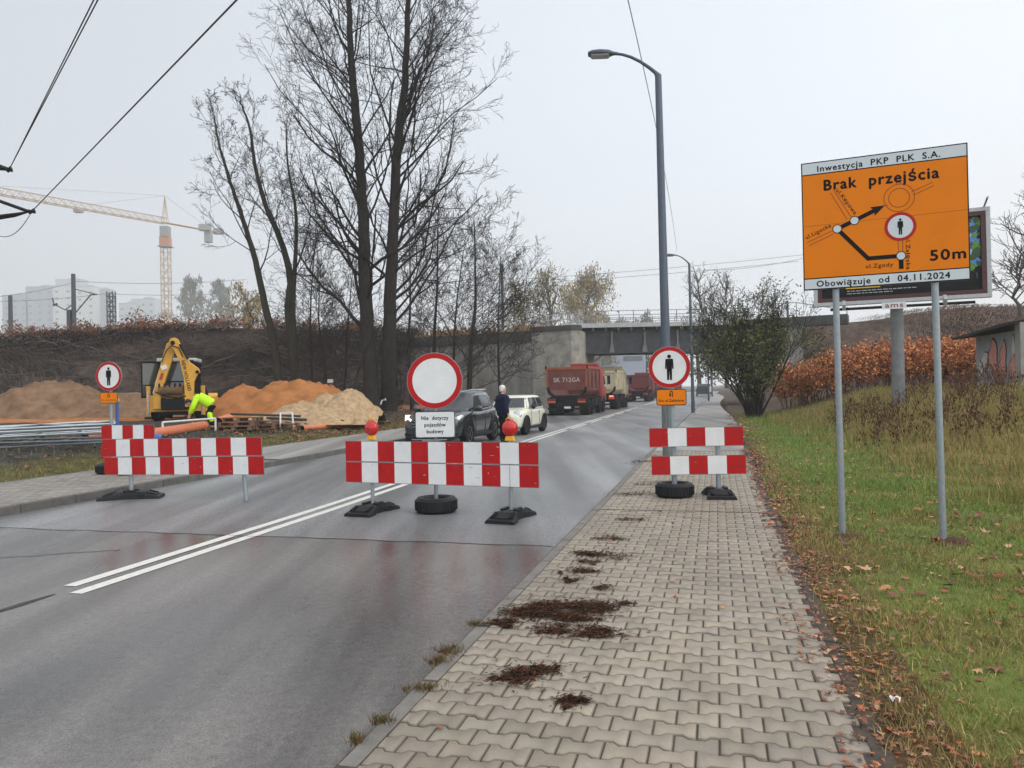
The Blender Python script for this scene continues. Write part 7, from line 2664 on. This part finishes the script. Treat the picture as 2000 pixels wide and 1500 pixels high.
mast("tall railway mast with bracket arms on the left embankment", 143, 535, 62)
mast("short plain railway mast near the left edge of the view", 20, 577, 64, arms=False)
mast("lattice railway mast left of the tower crane", 217, 570, 66, True, False)
mast("thin railway mast behind the bare trees above the wing wall", 980, 515, 72, arms=False, zb=5, r=.12)
mast("thin railway mast far right on the embankment behind the shrub", 1538, 588, 70, arms=False, zb=5, r=.1)


M_WIRE = mat("wire_dark", srgb(70, 74, 80), .6, .3)
M_WIREF = mat("wire_pale", srgb(150, 156, 162), .6)


def wire(label, p, q, r, sag, m=None, n=14, group="overhead wires"):
    pts = [p.lerp(q, i / n) - Vector((0, 0, sag * 4 * (i / n) * (1 - i / n))) for i in range(n + 1)]
    o = MB().tube(pts, r, m or M_WIRE, 6).build("overhead_wire", smooth=True)
    tag(o, label, "wire", group)


# tram masts left of the view: brackets reaching in from the edge
mo = thing("tram_mast", "dark bracket arm with insulator reaching in from the left edge, lower of two", "mast bracket", (-19.4, 25.6, 0), 0, "mast brackets at the left edge")
c0 = P(62, 413, 25.); loc = Vector((-19.4, 25.6, 0))
MB().tube([(0, 0, -.2), (0, 0, 10.6)], [.17, .12], M_MAST, 12).build("mast", mo)
MB().tube([c0 - loc + Vector((-.1, 0, 0)), P(0, 393, 25.3) - loc, P(-120, 380, 25.5) - loc, (0, 0, 8.3)], .055, M_BLACK, 8).build("bracket_arm", mo)
MB().tube([c0 - loc + Vector((-.15, 0, -.02)), P(28, 420, 25.3) - loc, P(0, 424, 25.3) - loc, P(-120, 436, 25.5) - loc], [.03, .075, .085, .08], M_BLACK, 8).build("stay", mo)
MB().lathe([(0, -.12), (.09, -.08), (.05, 0), (.09, .08), (0, .12)], M_BLACK, 10, Matrix.Translation(c0 - loc) @ Matrix.Rotation(1.4, 4, 'Y')).build("insulator", mo)
mo = thing("tram_mast", "short dark insulator reaching in from the left edge, upper of two", "mast bracket", (-21.5, 25.4, 0), 0, "mast brackets at the left edge")
loc = Vector((-21.5, 25.4, 0)); c1 = P(18, 331, 25.)
MB().tube([(0, 0, -.2), (0, 0, 10.9)], [.17, .12], M_MAST, 12).build("mast", mo)
MB().tube([c1 - loc, P(0, 327, 25.2) - loc, P(-60, 322, 25.3) - loc, (0, 0, 9.6)], [.05, .10, .06, .06], M_BLACK, 8).build("bracket_arm", mo)
MB().lathe([(0, -.1), (.10, -.06), (.06, 0), (.10, .06), (0, .1)], M_BLACK, 10, Matrix.Translation(c1 - loc) @ Matrix.Rotation(1.4, 4, 'Y')).build("insulator", mo)


def over(u0, v0, y0, u1, v1, ext=1.6):
    p = P(u0, v0, y0)
    d = P(u1, v1, 10.) - P(0, 0, 0) if False else (P(u1, v1, 10.) - Vector((0, 0, CAM_H)))
    k = (p.z - CAM_H) / d.z
    q = Vector((0, 0, CAM_H)) + d * k
    return p, p + (q - p) * ext


p, q = over(62, 413, 25, 462, 0); wire("dark wire rising from the lower bracket to the top of the view", p, q, .016, .0)
p, q = over(18, 331, 25, 191, 0); wire("dark wire rising steeply from the upper bracket, right of a close pair", p, q, .014, .0)
p, q = over(18, 331, 25, 183, 0); wire("dark wire rising steeply from the upper bracket, left of a close pair", p, q, .014, .0)
wire("drooping wire loop under the lower bracket at the left edge", P(58, 420, 25), P(-20, 448, 25.3), .012, .45)
wire("thin pale wire running down behind the near street lamp", P(1222, -20, 16), P(1322, 490, 60), .012, -.9, M_WIREF)
for (u0, v0, u1, v1, y, lb) in ((-60, 583, 143, 552, 63, "faint railway wire left of the tall mast, upper"), (-60, 588, 217, 572, 64, "faint railway wire left of the lattice mast, lower"), (143, 549, 480, 546, 63, "faint railway wire right of the tall mast, upper"), (217, 574, 520, 566, 65, "faint railway wire right of the lattice mast, lower"), (900, 552, 1600, 494, 70, "upper faint railway wire above the bridge"), (900, 560, 1560, 510, 71, "middle faint railway wire above the bridge"), (1380, 528, 1570, 504, 69, "sagging faint railway wire above the green shrub")):
    wire(lb, P(u0, v0, y), P(u1, v1, y), .022, .25, M_WIREF, group="faint railway wires")

# beyond the bridge: sign gantry, pale building
q = P(1212, 690, 150)
o = thing("hazy_building", "pale flat roofed hall beyond the bridge with yellow edge", "building", (q.x - 2, 170, 0))
MB().box((0, 0, 5.5), (19, 10, 11), mat("hall_wall", srgb(168, 176, 190), .8)).build("wall", o)
MB().box((7, -5.1, 10.5), (8, .3, 1.2), mat("hall_yellow", srgb(214, 186, 90), .6)).build("fascia", o)
MB().box((6.8, -5.1, 7.8), (4, .2, .9), mat("hall_sign", srgb(110, 114, 118), .6)).build("sign_strip", o)
# far vehicles down the road
for u, y, rz, lb in ((1380, 150, 0, "tiny pale van far down the hazy road"), (1372, 120, 0, "tiny dark van far down the hazy road")):
    q = P(u, 760, y)
    o = thing("van", lb, "van", (q.x, y, ZR), -TH, "vehicles far down the road")
    m_ = M_CREAM if "pale" in lb else M_SUVP
    MB().loft([[(-.9, yy, .35), (.9, yy, .35), (.92, yy, 1.1), (.8, yy, zt), (-.8, yy, zt), (-.92, yy, 1.1)] for yy, zt in ((-2.4, 1.3), (-1.6, 1.9), (2.2, 1.95), (2.4, 1.6))], m_).build("body", o, bevel=.05)
    MB().box((0, -2.02, 1.55), (1.5, .5, .55), M_GLASS, rx=.9).build("windscreen", o)
    for sx in (-1, 1):
        for yy in (-1.5, 1.5):
            MB().tube([(sx * .78, yy, .33), (sx * .93, yy, .33)], .33, M_TYRE, 14).build("wheel", o)

# ================================================================== haze
hz = MB().box((0, 330, 49), (1500, 960, 106), None).build("haze") if False else None
me = bpy.data.meshes.new("haze")
x0, x1, y0, y1, z0, z1 = -800, 800, -60, 1050, -3., 170
me.from_pydata([(x, y, z) for z in (z0, z1) for y in (y0, y1) for x in (x0, x1)], [], [(0, 2, 3, 1), (4, 5, 7, 6), (0, 1, 5, 4), (2, 6, 7, 3), (0, 4, 6, 2), (1, 3, 7, 5)])
hm_ = bpy.data.materials.new("haze_air")
hm_.use_nodes = True
n_ = hm_.node_tree.nodes
n_.clear()
oo = n_.new("ShaderNodeOutputMaterial")
pv = n_.new("ShaderNodeVolumePrincipled")
pv.inputs["Color"].default_value = (.93, .95, .97, 1)
pv.inputs["Density"].default_value = HAZE
pv.inputs["Anisotropy"].default_value = .2
hm_.node_tree.links.new(pv.outputs[0], oo.inputs["Volume"])
me.materials.append(hm_)
tag(link("haze", me), kind='stuff')

# scraps of litter on the lawn, turned soil round the board's posts
o = thing("litter_wrapper", "small crumpled red wrapper at the foot of the board's right post", "litter", GT(1826, 1058, .01), .4)
mb = MB()
r3 = random.Random(2)
mb.loft([[(x + r3.uniform(-.01, .01), y_, .012 + r3.uniform(-.01, .025)) for x in (-.05, -.02, .02, .05)] for y_ in (-.06, -.02, .02, .06)], mat("wrapper_red", srgb(186, 40, 44), .3), closed=False, caps=False)
mb.build("foil", o)
o = thing("litter_scrap", "small white paper scrap lying in the grass near the camera", "litter", GT(1748, 1396, .03), .8)
mb = MB()
mb.loft([[(x + r3.uniform(-.01, .01), y_, .012 + r3.uniform(-.01, .03)) for x in (-.012, 0, .012)] for y_ in (-.022, -.007, .008, .022)], M_WHITE, closed=False, caps=False)
mb.build("paper", o)
M_SOIL = mat("turned_soil", srgb(84, 62, 50), .95, 0, .4, 20, .9, 30, spec=.1)
for u, v in ((1655, 1052), (1858, 1058)):
    q = GT(u, v)
    mb = MB()
    vs = [(0, 0, .045)]
    for k in range(18):
        w = 2 * pi * k / 18
        vs.append((cos(w) * r3.uniform(.10, .16), sin(w) * r3.uniform(.06, .09), .03 + r3.uniform(-.01, .01)))
    for k in range(18):
        w = 2 * pi * k / 18
        vs.append((cos(w) * r3.uniform(.2, .30), sin(w) * r3.uniform(.11, .16), -.03))
    mb.add(vs, [(0, 1 + k, 1 + (k + 1) % 18) for k in range(18)] + [(1 + k, 19 + k, 19 + (k + 1) % 18, 1 + (k + 1) % 18) for k in range(18)], M_SOIL)
    s_o = mb.build("soil_mound", smooth=True)
    s_o.location = q
    tag(s_o, kind='structure')
